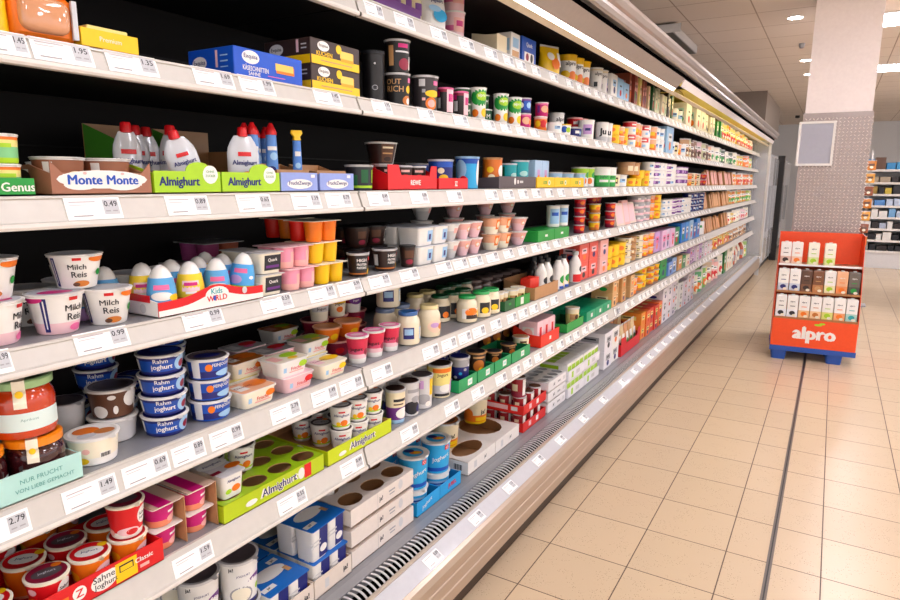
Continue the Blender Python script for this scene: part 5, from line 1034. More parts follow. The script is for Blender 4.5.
o = thing('yoghurt_cup', cup_parts('almig', .036, .068, False), (X-.3/4*1.6, a+hp*1.9, SZ[6]+.0485), -.5); reg(o, 'small white nut yoghurt cup standing alone on the left lime tray', 'yoghurt cup', 6, 0)
cups(6, 150, 185, 460, 'almig_berry', .066, d=.19, r=.037, rows=3, n=4, pitch=.08, drow=2)
X, a, b = tray(6, 328, 392, 455, .28, .046, .046, 'lime green yoghurt tray, right one with cups', '#c2d418', d=.003, inner='card', front=(('t', 'Almighurt', .1, .5, .6, 'white', .075, 3.3), ('t', 'Almighurt', .1, .5, .56, 'navy', .028, 3.1), ('o', -1.9, .4, .36, .14, 'white')), side=(('o', .8, .6, .4, .3, 'white'),))
ra = .034; pp = .0745
for c_ in range(3):
    for r_ in range(3):
        for t in range(2 if r_ == 0 else 1):
            o = thing('yoghurt_cup', cup_parts('almig', ra, .07, False), (X-.042-r_*.078, b-.041-pp*(2-c_), SZ[6]+.0035+t*.0706), -.75); reg(o, D['almig']['desc']+' in the right lime tray', 'yoghurt cup', 6, r_, t, 2)
cups(6, 300, 325, 430, 'almig_berry', .066, d=.1, r=.037, rows=3, n=1, drow=1)
cups(6, 388, 403, 402, 'tall_violet', .115, d=.012, r=.035)
cups(6, 402, 416, 396, 'tall_berry', .118, d=.012, r=.037)
cups(6, 414, 430, 385, 'tall_lemon', .118, d=.012, r=.04)
cups(6, 365, 385, 380, 'tall_berry', .115, d=.12, r=.04, n=4, pitch=.09, drow=1)
cups(6, 434, 457, 378, 'tall_beige', .125, d=.012, r=.046)
cups(6, 457, 470, 372, 'tall_night', .115, d=.012, r=.04); cups(6, 440, 456, 365, 'tall_night', .115, d=.14, r=.04, n=2, pitch=.1, drow=1)
for i, (x0, x1, y) in enumerate(((459, 477, 382), (478, 494, 372), (495, 511, 363), (512, 530, 352))):
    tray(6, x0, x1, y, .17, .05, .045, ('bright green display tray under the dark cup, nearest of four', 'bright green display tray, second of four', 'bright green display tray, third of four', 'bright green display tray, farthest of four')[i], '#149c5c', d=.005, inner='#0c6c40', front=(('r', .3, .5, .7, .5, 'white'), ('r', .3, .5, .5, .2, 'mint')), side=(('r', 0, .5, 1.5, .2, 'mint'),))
cups(6, 472, 492, 362, 'dark_cup', .1, d=.02, z0=.004, r=.042)
cups(6, 492, 505, 352, 'dark_cup', .062, d=.03, z0=.004, n=2, pitch=.1, r=.036); cups(6, 511, 524, 342, 'cream_tub', .066, d=.03, z0=.004, n=1, r=.04); cups(6, 478, 492, 345, 'dark_cup', .085, d=.2, n=5, pitch=.1, r=.04, drow=1)
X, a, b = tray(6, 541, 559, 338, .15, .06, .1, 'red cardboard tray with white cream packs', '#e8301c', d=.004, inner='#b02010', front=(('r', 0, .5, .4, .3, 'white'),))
L = round((b-a-.01)/3, 3)
for i in range(3):
    o = thing('cream_pack', carton_parts(.1, L-.003, .12, 'palepink', (('r', 0, .5, .2, .5, 'red'),), (('r', 0, .5, .5, .5, 'white'), ('o', 0, .5, .2, .2, 'salmon')), (), None), (X-.02, a+.005+i*L, SZ[6]+.004)); reg(o, 'pale pink upright pack in the red cardboard tray', 'cream pack', 6)
cups(6, 549, 555, 335, 'dark_cup', .1, d=.2, r=.04, n=3, pitch=.11, drow=1)
tray(6, 567, 583, 330, .14, .05, .045, 'green display tray with cream cups, near one', '#2aa04a', d=.006, inner='darkgreen'); cups(6, 568, 576, 322, 'cream_cup', .1, d=.012, z0=.004, n=1, r=.04)
cartons(6, 587, 611, 312, .16, .055, 'teal green low carton with white label', 'carton', '#18a070', n=3, rows=2, front=(('r', .2, .5, .6, .4, 'white'),), side=(('r', 0, .5, 1.4, .5, 'mint'),), d=.008)

# ---- bottom deck
cups(7, 182, 222, 575, 'ja_tub', .128, d=.075, rot=-.35, tiers=2, r=.052)
cups(7, 219, 257, 560, 'ja_tub', .128, d=.055, rot=-.3, tiers=2, r=.052)
cups(7, 150, 190, 560, 'ja_tub', .128, d=.2, rot=-.35, tiers=2, r=.052, n=2, pitch=.12, drow=1)
FJA = (('o', .0, .05, .36, .18, 'white'), ('r', -.32, -.28, .3, .12, 'white'), ('t', 'ja!', -.32, -.28, .08, 'ink', .02), ('r', .3, .3, .22, .12, 'white'), ('t', 'ja!', .3, .3, .08, 'ink', .02), ('o', -.2, .32, .1, .06, 'lime'), ('r', .3, -.1, .1, .18, 'tan'))
QP = multi_parts(2, 2, .036, .104, 'white', '#1c6ec8', FJA, square=True, mk=(('r', .12, .5, .36, .9, 'navy'), ('o', .12, .3, .15, .12, 'white'), ('r', -.2, .5, .4, .05, 'lgrey'), ('r', -.2, .62, .4, .05, 'lgrey')), taper=.88)
X, y0, y1 = span(7, 258, 352, 580, .05)
X -= 0
L = .158
zt = SZ[7]+EPS
base_y = on_x(282, 590, XL-.13).y-.032
# two cartons of quark packs, each with packs on top of each other
for i in range(2):
    for t in range(1):
        yy = base_y+i*.17
        o = thing('display_tray', tray_parts(.33, .165, .06, '#e4d6c8', .06, inner='card', front=(('t', 'ja!', .9, .5, .36, 'ink', .04), ('r', -.5, .5, .3, .5, 'lgrey'))), (XL-.055, yy-.0825, zt+t*.092)); reg(o, ('cream cardboard tray of blue and white quark packs, near column', 'cream cardboard tray of blue and white quark packs, far column')[i], 'cardboard tray', 7, 0, t, 1)
        for r_ in range(2):
            o = thing('quark_multipack', QP, (XL-.055-.082-r_*.16, yy, zt+.003+t*.092), 0); reg(o, ('blue-topped white quark four-pack, near column', 'blue-topped white quark four-pack, far column')[i], 'quark pack', 7, r_, t, 2)
o = thing('quark_multipack', QP, (XL-.055-.085, base_y+.165, zt+.003+.105), .05); reg(o, 'blue-topped white quark four-pack standing alone on the others', 'quark pack', 7, 0, 2, 2)
# white trays with round holes, three high
X, a, b = None, on_x(352, 560, XL-.06).y, on_x(414, 505, XL-.06).y
Lw = round((b-a)-.004, 3)
for t in range(3):
    o = thing('display_tray', tray_parts(.3, Lw, .058, '#e6dcd4', .058, inner='card', holes=(3, 3), top='#e2d6cc', front=(('t', 'ja!', -.3, .5, .34, 'ink', .04), ('r', -.62, .5, .02, .9, 'grey'), ('r', .75, .62, .6, .1, 'grey'), ('r', .75, .42, .5, .08, 'grey'), ('o', 1.6, .6, .22, .3, 'lgrey')), side=(('t', 'ja!', -1.4, .5, .3, 'ink', .04), ('o', -.8, .6, .12, .14, 'ink'), ('b', .6, .45, .7, .6, 'white'))), (XL-.06, a, zt+t*.071)); reg(o, 'white cardboard tray with round holes for yoghurts, three stacked', 'cardboard tray', 7, 0, t, 3)
    for r_ in range(3):
        for c_ in range(3):
            if t == 2 and (r_, c_) not in ((1, 0), (2, 0), (2, 1)): continue
            dz = .004
            o = thing('yoghurt_cup', cup_parts('white_tub', .027, .0655, False), (XL-.06-.1*(r_+.5), a+Lw/3*(c_+.5), zt+t*.071+dz), -.8); reg(o, 'white cup with blue print in the holed tray', 'yoghurt cup', 7, r_, t, 3)
# blue yoghurt buckets on blue crates
for i, (x0, x1, y) in enumerate(((416, 443, 505), (444, 463, 487))):
    pass
ya = on_x(417, 515, XL-.06).y; yb = on_x(461, 480, XL-.06).y; Lb = round((yb-ya)/2-.003, 3)
for i in range(2):
    yy = ya+i*(yb-ya)/2
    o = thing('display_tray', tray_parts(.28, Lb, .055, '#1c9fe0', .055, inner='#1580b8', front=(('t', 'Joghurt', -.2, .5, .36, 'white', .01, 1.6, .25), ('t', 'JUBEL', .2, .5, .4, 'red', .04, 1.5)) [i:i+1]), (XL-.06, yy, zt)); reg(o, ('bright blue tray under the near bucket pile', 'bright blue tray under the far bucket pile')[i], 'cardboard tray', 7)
    rb = min(.06, Lb/2*.95)
    for r_ in range(2):
        o = thing('yoghurt_bucket', cup_parts('bucket_low', round(rb*.93, 3), .075, False), (XL-.06-.07-r_*.135, yy+Lb/2, zt+.003), -.8); reg(o, D['bucket_low']['desc'], 'yoghurt bucket', 7, r_, 0, 2)
        o = thing('yoghurt_bucket', cup_parts('bucket_blue', round(rb*1.0, 3), .13, False), (XL-.06-.07-r_*.135, yy+Lb/2, zt+.003+.0756), -.85); reg(o, D['bucket_blue']['desc'], 'yoghurt bucket', 7, r_, 1, 2)
# yellow buckets and the empty white holed tray
yc = on_x(468, 470, XL-.065).y; yd = on_x(519, 440, XL-.065).y; Lc = round((yd-yc)/2-.004, 3)
for i in range(2):
    o = thing('display_tray', tray_parts(.3, Lc, .06, '#ece6e0', .06, inner='card', holes=(1, 1) if i else (2, 1), top='#ece6e0', front=(('t', 'ja!', .5, .5, .3, 'ink', .04), ('r', -1.0, .5, .4, .5, 'lgrey')), side=(('t', 'JOGHURT MILD', -.6, .5, .2, 'ink', .02), ('b', 1.7, .45, .8, .6, 'white'))), (XL-.065, yc+i*(yd-yc)/2, zt)); reg(o, ('white cardboard tray with holes beside the yellow bucket, near one', 'white cardboard tray with one wide hole, far one')[i], 'cardboard tray', 7)
o = thing('pudding_bucket', cup_parts('bucket_yel', .065, .115, False), (XL-.065-.18, yc+.11, zt+.062), -.8); reg(o, D['bucket_yel']['desc']+' on the near white tray', 'pudding bucket', 7, 0)
o = thing('pudding_bucket', cup_parts('bucket_yel', .062, .13, False), (XL-.065-.2, yd-.08, zt+.062), -.8); reg(o, D['bucket_yel']['desc']+' on the far white tray', 'pudding bucket', 7, 0)
o = thing('pudding_bucket', cup_parts('bucket_yel', .062, .11, False), (XL-.065-.2, yd-.08, zt+.062+.131), -.8); reg(o, D['bucket_yel']['desc']+', on top of another bucket', 'pudding bucket', 7, 0, 1)
# red trays of dark cream cups, two high
ye = on_x(523, 432, XL-.06).y; yf = on_x(546, 402, XL-.06).y; Le = round(yf-ye-.004, 3)
for t in range(2):
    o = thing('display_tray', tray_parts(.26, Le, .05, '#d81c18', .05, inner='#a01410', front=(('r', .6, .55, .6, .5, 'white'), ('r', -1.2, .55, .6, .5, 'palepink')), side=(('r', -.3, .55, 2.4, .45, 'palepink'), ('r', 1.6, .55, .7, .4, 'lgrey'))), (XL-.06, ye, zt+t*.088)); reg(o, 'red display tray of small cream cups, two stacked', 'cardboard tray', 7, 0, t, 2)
    nn = max(2, int(Le/.078)); pr = (Le-.006)/nn
    for c_ in range(nn):
        for r_ in range(3):
            o = thing('cream_cup', cup_parts('red_cup', .034, .08, False), (XL-.06-.045-r_*.078, ye+.003+pr*(c_+.5), zt+.003+t*.088), -.8); reg(o, D['red_cup']['desc'], 'cream cup', 7, r_, t, 3)
for c_ in range(2):
    o = thing('cream_cup', cup_parts('red_cup', .038, .1, False), (XL-.06-.05-.08*c_, ye+.04+c_*.1, zt+.003+.088+.0806), -.8); reg(o, 'taller dark red cream cup standing on the stacked red trays', 'cream cup', 7, c_, 2, 3)
# white trays after the red ones
yg = on_x(548, 402, XL-.06).y; yh = on_x(566, 378, XL-.06).y; n3 = 3
for t in range(3):
    o = thing('display_tray', tray_parts(.26, round(yh-yg-.004, 3), .052, '#ebe8ea', .052, inner='lgrey', holes=(3, 4), top='white', front=(('r', .5, .5, .8, .2, 'grey'), ('t', 'ja!', -.9, .5, .4, 'ink', .04), ('r', 1.9, .5, .6, .4, 'lgrey')), side=(('r', 0, .5, 2, .4, 'lgrey'), ('b', 1.2, .5, .8, .6, 'white'))), (XL-.06, yg, zt+t*.058)); reg(o, 'white holed cardboard tray beyond the red trays, three stacked', 'cardboard tray', 7, 0, t, 3)
yi = on_x(568, 392, XL-.05).y; yj = on_x(600, 350, XL-.05).y; nb = 2; Lj = (yj-yi)/2
for i in range(2):
    for t in range(2):
        o = thing('display_tray', tray_parts(.26, round(Lj-.006, 3), .06, '#eceaf0', .06, inner='lgrey', front=(('r', .3, .5, 1.0, .4, 'lgrey'), ('r', -1.2, .5, .5, .6, 'lime')), side=(('b', 1.0, .5, 1.0, .7, 'white'),)), (XL-.05, yi+i*Lj, zt+t*.1)); reg(o, ('white carton tray of lime green packs, near column', 'white carton tray of lime green packs, far column')[i], 'cardboard tray', 7, 0, t, 2)
        for c_ in range(4):
            o = thing('cream_pack', carton_parts(.22, round((Lj-.014)/4-.003, 3), .094, 'white', (('r', 0, .7, .6, .3, 'lime'),), (('r', 0, .7, 1.2, .3, 'lime'),), (('r', 0, 0, .6, .6, 'lime'), ('r', 0, .5, .5, .2, 'white')) if i == 0 else (('r', 0, 0, .5, .5, 'lgrey'), ('o', 0, .3, .2, .2, 'brown')), None), (XL-.055-.005, yi+i*Lj+.004+c_*(Lj-.014)/4, zt+.003+t*.1)); reg(o, ('lime and white flat-topped cream pack', 'white flat-topped cream pack with brown spot')[i], 'cream pack', 7, 0, t, 2)

# ------------------------------------------- the far stretch of the shelves
KIND = {}
def far_fill(sh, px0, py0, px1, py1, spec, desc, cat, d=.012):
    """fills a stretch of a shelf with items of one kind; spec=(shape, ...)"""
    y0 = on_x(px0, py0, XL-d).y; y1 = min(on_x(px1, py1, XL-d).y, YE-.1)
    shp, w, h0, tiers, rows = spec[:5]; rest = spec[5:]; d0 = d
    n = max(1, int((y1-y0)/w)); p = (y1-y0)/n
    for i in range(n):
        h = h0*RND.choice((.86, .94, 1, 1, 1.04)) if shp in ('bag', 'carton', 'wedge', 'bottle') else h0
        if i and RND.random() < .07: continue
        d = d0+RND.choice((.0, .0, .006, .018))
        col = RND.choice(rest[0]) if RND.random() < .4 else rest[0][i % len(rest[0])]
        for k in range(rows):
            for t in range(tiers):
                Y = y0+(i+.5)*p
                if shp == 'cup':
                    r = round(w/2/1.09, 3); o = thing(D[col]['kind'], cup_parts(col, r, h, True), (XL-d-r*1.05-k*(w+.003), Y, SZ[sh]+EPS+t*(h+.0006)), -.9+RND.uniform(-.3, .3))
                elif shp == 'carton':
                    W = rest[1]; o = thing('carton', carton_parts(W, math.floor(p*.93*200)/200, round(h, 3), col, (('r', 0, .6, .5*p/h, .3, rest[2]), ('o', .0, .28, .14*p/h, .16, RND.choice(('orange', 'navy', 'red', 'green', 'ink'))), ('r', 0, .62, .3*p/h, .08, 'ink')), (('r', 0, .6, .6*W/h, .3, rest[2]), ('r', 0, .62, .4*W/h, .08, 'ink'), ('o', .1, .26, .18*W/h, .14, RND.choice(('orange', 'navy', 'red', 'green')))) , (('r', 0, 0, p*.4/h, .4, rest[2]),), None), (XL-d-k*(W+.004), Y-p*.465, SZ[sh]+EPS+t*(h+.0006)))
                elif shp == 'bag':
                    o = thing('cheese_bag', bag_parts(math.floor(p*.9*100)/100, round(h, 2), .05, col, (('r', 0, .62, .5*p/h, .18, rest[1]), ('o', 0, .3, .2, .16, rest[2]), ('r', 0, .64, .3*p/h, .05, 'ink'), ('o', .12, .22, .1, .08, 'vanilla'))), (XL-d-.052-k*.075, Y, SZ[sh]+EPS), -.25+RND.uniform(-.2, .15))
                elif shp == 'bottle':
                    o = thing('drink_bottle', bottle_parts(round(w/2*.9, 3), h, col, rest[1], (('r', 0, .35, .2, .3, rest[2]),), far=True), (XL-d-w/2-k*(w+.004), Y, SZ[sh]+EPS), -.9)
                elif shp == 'wedge':
                    o = thing('wedge_pack', wedge_parts(round(p*.9, 2), h, col, rest[1]), (XL-d-.01, Y, SZ[sh]+EPS), RND.uniform(-.06, .06))
                reg(o, desc, cat, sh, k, t, tiers)
@cached
def wedge_parts(L, h, col, c2):
    def f(m): m.prism_y([(0, 0), (-.03, h), (-.05, h), (-.09, 0)], -L/2, L/2, col); m.add([(-.0022, -L*.38, h*.1), (-.0022, L*.38, h*.1), (-.0262, L*.38, h*.9), (-.0262, -L*.38, h*.9)], [(0, 1, 2, 3)], c2)
    return [('pack', Lmesh('pack', f), [])]
# top shelf
far_fill(1, 611, 90, 629, 100, ('carton', .11, .12, 1, 1, ('white', 'lightblue', 'white'), .1, 'lightblue'), 'white and pale blue carton on the top shelf past the soya cups', 'carton')
far_fill(1, 632, 95, 650, 102, ('carton', .05, .178, 1, 1, ('#a85a40', '#8a3a2c', '#c87a54', '#e8c8a0', 'paleyellow'), .13, 'salmon'), 'upright slim brown-red pack like a book', 'slim pack')
far_fill(1, 653, 104, 675, 112, ('carton', .06, .17, 1, 1, ('darkgreen', '#dfe6c8', 'dark', 'cream', 'vanilla'), .12, 'cream'), 'upright slim green and cream pack', 'slim pack')
far_fill(1, 677, 112, 690, 118, ('cup', .1, .1, 1, 1, ('white_tub', 'cream_tub')), 'white tub on the top shelf past the slim packs', 'tub')
far_fill(1, 686, 118, 706, 126, ('carton', .2, .195, 1, 1, ('#efece0', 'white', '#e8e4d8'), .12, 'mint'), 'large off-white carton on the top shelf', 'carton')
far_fill(1, 706, 126, 722, 135, ('carton', .12, .17, 1, 1, ('white', 'green', 'vanilla', '#2a9a4a'), .1, 'white'), 'white or green upright carton on the top shelf', 'carton')
far_fill(1, 722, 134, 748, 145, ('bag', .16, .2, 1, 1, ('orange', 'yellow', 'paleyellow', 'yellow'), 'vanilla', 'red'), 'orange-yellow cheese bag near the far end of the top shelf', 'bag')
far_fill(1, 748, 146, 755, 148, ('bag', .2, .16, 1, 1, ('#e8504a', 'salmon'), 'white', 'red'), 'red bag at the far end of the top shelf', 'bag')
# second shelf
far_fill(2, 617, 131, 634, 138, ('cup', .1, .055, 2, 1, ('yellow_tub', 'purple_tub', 'yellow_tub', 'orange_tub')), 'yellow or lilac tub past the white quark cups', 'tub')
far_fill(2, 634, 135, 651, 142, ('cup', .1, .08, 2, 1, ('red_white', 'orange_tub', 'orange_tub')), 'red or orange tub on the second shelf', 'tub')
far_fill(2, 651, 140, 666, 148, ('cup', .1, .085, 2, 1, ('white_tub', 'orange_tub', 'white_tub')), 'white and orange tub past the red ones', 'tub')
far_fill(2, 655, 132, 670, 140, ('carton', .13, .2, 1, 1, ('navy', '#1c3080'), .1, 'blue'), 'tall navy carton behind the tubs', 'carton', d=.18)
far_fill(2, 667, 143, 674, 147, ('carton', .15, .2, 1, 1, ('lightblue', '#6fa8dc'), .1, 'white'), 'tall pale blue carton past the white tubs', 'carton')
far_fill(2, 674, 147, 690, 153, ('cup', .1, .1, 1, 1, ('orange_tub', 'cream_tub', 'white_tub')), 'cream and orange tub on the second shelf', 'tub')
far_fill(2, 688, 152, 714, 160, ('bag', .15, .17, 1, 1, ('tan', '#d8d8a8', '#8a5a40', 'peach', 'palepink'), 'white', 'brown'), 'tan or pale packet bag in the middle distance', 'bag')
far_fill(2, 714, 158, 738, 166, ('bag', .17, .17, 1, 1, ('#4a5a50', '#c8a080', 'vanilla', '#7a9a70'), 'white', 'green'), 'grey-green or cream packet bag farther along', 'bag')
far_fill(2, 738, 165, 754, 168, ('bag', .18, .17, 1, 1, ('#c8d870', '#e0d060', 'orange'), 'white', 'orange'), 'lime or orange bag at the far end of the second shelf', 'bag')
# third shelf
far_fill(3, 617, 180, 634, 182, ('cup', .13, .075, 1, 1, ('cream_tub', 'white_tub')), 'cream tub below the round brown tub', 'tub')
cups(3, 618, 634, 163, 'brown_tub', .08, d=.012, z0=.0775, r=.062, dt=1, n=2)
far_fill(3, 635, 178, 653, 180, ('cup', .12, .055, 2, 1, ('yellow_tub', 'yellow_tub', 'orange_tub')), 'bright yellow or orange stacked tub', 'tub')
far_fill(3, 653, 176, 680, 180, ('cup', .12, .058, 3, 1, ('white_tub', 'purple_tub', 'white_tub')), 'white and purple cheese tub pile', 'tub')
far_fill(3, 681, 178, 692, 180, ('cup', .12, .08, 2, 1, ('purple_tub',)), 'purple and white tub', 'tub')
far_fill(3, 692, 178, 708, 181, ('cup', .12, .058, 2, 1, ('orange_tub', 'cream_tub', 'salad_red')), 'mixed orange and cream tub', 'tub')
far_fill(3, 708, 178, 735, 181, ('wedge', .11, .16, 1, 1, ('tan', '#c88a62', '#b87a58'), 'salmon'), 'tan sandwich wedge on the third shelf', 'sandwich pack')
far_fill(3, 735, 178, 754, 182, ('bag', .17, .17, 1, 1, ('#f0a010', 'orange', 'white'), 'vanilla', 'red'), 'orange bag at the far end of the third shelf', 'bag')
# fourth shelf
far_fill(4, 619, 222, 641, 212, ('wedge', .16, .15, 1, 1, ('#dcb8a8', 'salmon', '#e8d0c0'), 'palepink'), 'pink-beige leaning sandwich pack', 'sandwich pack')
far_fill(4, 641, 212, 655, 208, ('cup', .14, .045, 4, 1, ('grey_tub',)), 'grey-pink round tub in a tall pile', 'tub')
far_fill(4, 655, 212, 667, 206, ('cup', .12, .06, 3, 1, ('orange_tub', 'yellow_tub')), 'yellow-orange tub in a pile', 'tub')
far_fill(4, 667, 208, 694, 200, ('cup', .13, .045, 3, 1, ('white_tub', 'white_tub', 'purple_tub')), 'white flat cheese tub in a pile', 'tub')
far_fill(4, 694, 202, 706, 198, ('cup', .13, .06, 3, 1, ('navy_tub',)), 'navy and white cheese tub in a pile', 'tub')
far_fill(4, 706, 200, 731, 196, ('wedge', .12, .17, 1, 1, ('#c08a4a', '#b8783c', 'tan'), '#e0a878'), 'brown wrapped sandwich on the fourth shelf', 'sandwich pack')
far_fill(4, 731, 198, 754, 192, ('bag', .17, .17, 1, 1, ('#a8c040', '#f0a010', 'orange', '#f0e4a0'), 'white', 'green'), 'green or orange salad bag near the far end', 'bag')
# fifth shelf
far_fill(5, 582, 272, 609, 262, ('carton', .14, .1, 2, 1, ('#e03428', '#e8584a', '#f0b0a8'), .12, 'palepink'), 'red and pink pack stacked two high', 'red pack')
far_fill(5, 609, 264, 629, 255, ('cup', .13, .075, 2, 1, ('yellow_tub',)), 'bright yellow round tub on the fifth shelf', 'tub')
far_fill(5, 628, 258, 646, 248, ('cup', .13, .042, 4, 1, ('cream_tub', 'brown_tub', 'cream_tub')), 'cream cheese box in a pile', 'tub')
far_fill(5, 646, 250, 657, 244, ('cup', .13, .055, 3, 1, ('orange_tub',)), 'orange and peach tub in a pile', 'tub')
far_fill(5, 657, 244, 675, 236, ('carton', .16, .16, 1, 1, ('lilac', '#e0b8d8', '#d8c8e0'), .12, 'pink'), 'lilac upright carton', 'carton')
far_fill(5, 676, 236, 682, 232, ('carton', .17, .16, 1, 1, ('#2a8a50',), .12, 'white'), 'green upright carton beside the blue ones', 'carton')
far_fill(5, 682, 232, 700, 226, ('carton', .17, .18, 1, 1, ('#2a78d0', '#3a90e0', 'lightblue'), .12, 'white'), 'blue upright carton on the fifth shelf', 'carton')
far_fill(5, 700, 226, 706, 224, ('bag', .2, .15, 1, 1, ('white', '#b0c8b0'), 'green', 'green'), 'white and green small bag', 'bag')
far_fill(5, 706, 224, 730, 216, ('wedge', .13, .16, 1, 1, ('#b88048', '#a8703c', 'tan'), '#d89868'), 'brown wrapped sandwich on the fifth shelf', 'sandwich pack')
far_fill(5, 730, 216, 750, 208, ('bag', .2, .15, 1, 1, ('vanilla', '#e8c860', 'palepink'), 'white', 'red'), 'cream or yellow bag near the far end', 'bag')
# sixth shelf
far_fill(6, 612, 304, 634, 292, ('carton', .1, .09, 2, 1, ('#d8a870', '#c89458', 'tan'), .14, '#e8cca0'), 'tan cheese slice pack in a loose pile', 'cheese pack')
far_fill(6, 634, 292, 646, 284, ('cup', .13, .06, 2, 1, ('orange_tub', 'salad_yellow')), 'orange tub on the sixth shelf', 'tub')
far_fill(6, 646, 286, 662, 274, ('cup', .13, .05, 3, 1, ('yellow_tub', 'cream_tub', 'salad_yellow')), 'yellow cheese tub in a pile', 'tub')
far_fill(6, 662, 274, 669, 268, ('carton', .15, .16, 1, 1, ('#129848',), .1, 'green'), 'plain green upright pack', 'carton')
far_fill(6, 669, 270, 683, 262, ('carton', .15, .13, 1, 1, ('#6a94d8', '#8ab0e0', 'tan'), .1, 'white'), 'blue printed pack past the green one', 'carton')
far_fill(6, 683, 262, 690, 258, ('carton', .15, .11, 1, 1, ('#3a9a58', 'vanilla'), .1, 'white'), 'green and cream low pack', 'carton')
far_fill(6, 690, 260, 712, 246, ('carton', .16, .082, 2, 1, ('lilac', 'lgrey', '#e4d4e0'), .14, 'white'), 'pale lilac flat pack pile', 'carton')
far_fill(6, 712, 246, 732, 234, ('bag', .18, .19, 1, 1, ('#e8a830', '#d8882c', '#f0c050'), 'paleyellow', 'red'), 'orange-yellow bag on the sixth shelf', 'bag')
far_fill(6, 732, 234, 748, 225, ('bag', .2, .17, 1, 1, ('tan', 'vanilla', '#c89870'), 'white', 'brown'), 'tan bag at the far end of the sixth shelf', 'bag')
# bottom deck
far_fill(7, 604, 356, 620, 342, ('carton', .16, .12, 2, 1, ('#ece8ec', 'white'), .2, 'grey'), 'white printed pack before the red box', 'carton', d=.05)
ra_, rb_ = on_x(621, 352, XL-.045).y, on_x(640, 332, XL-.045).y; Lr = round(rb_-ra_, 3)
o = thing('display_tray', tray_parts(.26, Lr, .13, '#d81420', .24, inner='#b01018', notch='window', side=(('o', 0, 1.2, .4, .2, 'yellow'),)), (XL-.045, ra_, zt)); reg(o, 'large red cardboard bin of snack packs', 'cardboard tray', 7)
nq = 5
for i in range(nq):
    for r_ in range(2):
        o = thing('snack_bag', bag_parts(round(Lr/nq*.82, 3), .2, .05, ('tan', '#e8d0a0', '#e0a070')[i % 3], (('r', 0, .5, .3, .3, 'white'), ('o', 0, .3, .12, .12, 'green'))), (XL-.045-.05-.1*r_, ra_+.012+(i+.5)*(Lr-.024)/nq, zt+.004), 0); reg(o, 'tan snack bag standing in the red bin', 'bag', 7, r_)
far_fill(7, 641, 335, 662, 312, ('carton', .12, .1, 2, 1, ('#e8682c', '#f09030', '#d83a28', '#f0b040'), .2, 'paleyellow'), 'orange and red snack pack in a pile', 'snack pack', d=.05)
far_fill(7, 662, 314, 694, 286, ('carton', .18, .1, 3, 1, ('#ece6ec', 'white', '#dcd4e0'), .2, 'lgrey'), 'white cheese carton in a tall pile', 'carton', d=.05)
far_fill(7, 694, 288, 711, 276, ('bag', .18, .24, 1, 2, ('#7ac050', '#f0e080', '#50a868', '#e8e0c0'), 'white', 'orange'), 'green or yellow salad bag on the bottom deck', 'bag', d=.05)
far_fill(7, 711, 276, 724, 268, ('bag', .2, .27, 1, 1, ('#d8c0a0', 'salmon', 'vanilla'), 'white', 'red'), 'pink-tan bag on the bottom deck', 'bag', d=.05)
far_fill(7, 724, 268, 733, 264, ('carton', .2, .3, 1, 1, ('#2c7a3c', 'vanilla'), .15, 'white'), 'tall green and cream carton on the bottom deck', 'carton', d=.05)
far_fill(7, 733, 266, 744, 260, ('bottle', .13, .3, 1, 1, ('vanilla', '#c85a3c', '#e8dcc8'), 'white', 'grey'), 'tall bottle near the end of the bottom deck', 'bottle', d=.05)
far_fill(7, 744, 262, 755, 255, ('bag', .2, .28, 1, 1, ('#9cc86a', 'white', '#68b070'), 'white', 'yellow'), 'green-white bag at the end of the bottom deck', 'bag', d=.05)

# ------------------------------------------------------------- price tags
@cached
def tag_mesh(price, w, variant):
    mb = MB(); h = .0395
    mb.box(-.0025, 0, 0, w, 0, h, mat('#fbfaf8', .4)); 
    fn = face_fn('+x', (0, 0, 0)); lx = w*.66
    mk = [('r', lx/h+w*.15/h, .55, w*.29/h, .7, '#c3c5ca'), ('t', price, lx/h+w*.15/h, .7, .26, 'ink', .02, w*.26/h), ('r', lx/h+w*.08/h, .36, w*.09/h, .06, 'grey'), ('r', lx/h+w*.21/h, .36, w*.09/h, .06, 'grey'),
          ('r', w*.3/h, .8, w*.46/h, .045, '#b8aeb4'), ('r', w*.22/h, .66, w*.3/h, .035, '#c8c2c6'), ('r', w*.27/h, .16, w*.34/h, .05, '#9a9498')]
    marks(mb, fn, mk, h); return mb.mesh('price_tag')
TAGN = 0
ORDW = ['first', 'second', 'third', 'fourth', 'fifth', 'sixth', 'seventh', 'eighth', 'ninth', 'tenth', 'eleventh', 'twelfth', 'thirteenth', 'fourteenth', 'fifteenth', 'sixteenth', 'seventeenth', 'eighteenth', 'nineteenth', 'twentieth']
def ordw(i):
    if i < 20: return ORDW[i]
    tens = {2: 'twenty', 3: 'thirty', 4: 'forty', 5: 'fifty', 6: 'sixty', 7: 'seventy', 8: 'eighty', 9: 'ninety'}
    n = i+1; return (tens[n//10]+'-'+ORDW[n % 10-1]) if n % 10 else {20: 'twentieth', 30: 'thirtieth', 40: 'fortieth', 50: 'fiftieth', 60: 'sixtieth', 70: 'seventieth', 80: 'eightieth', 90: 'ninetieth'}[n]
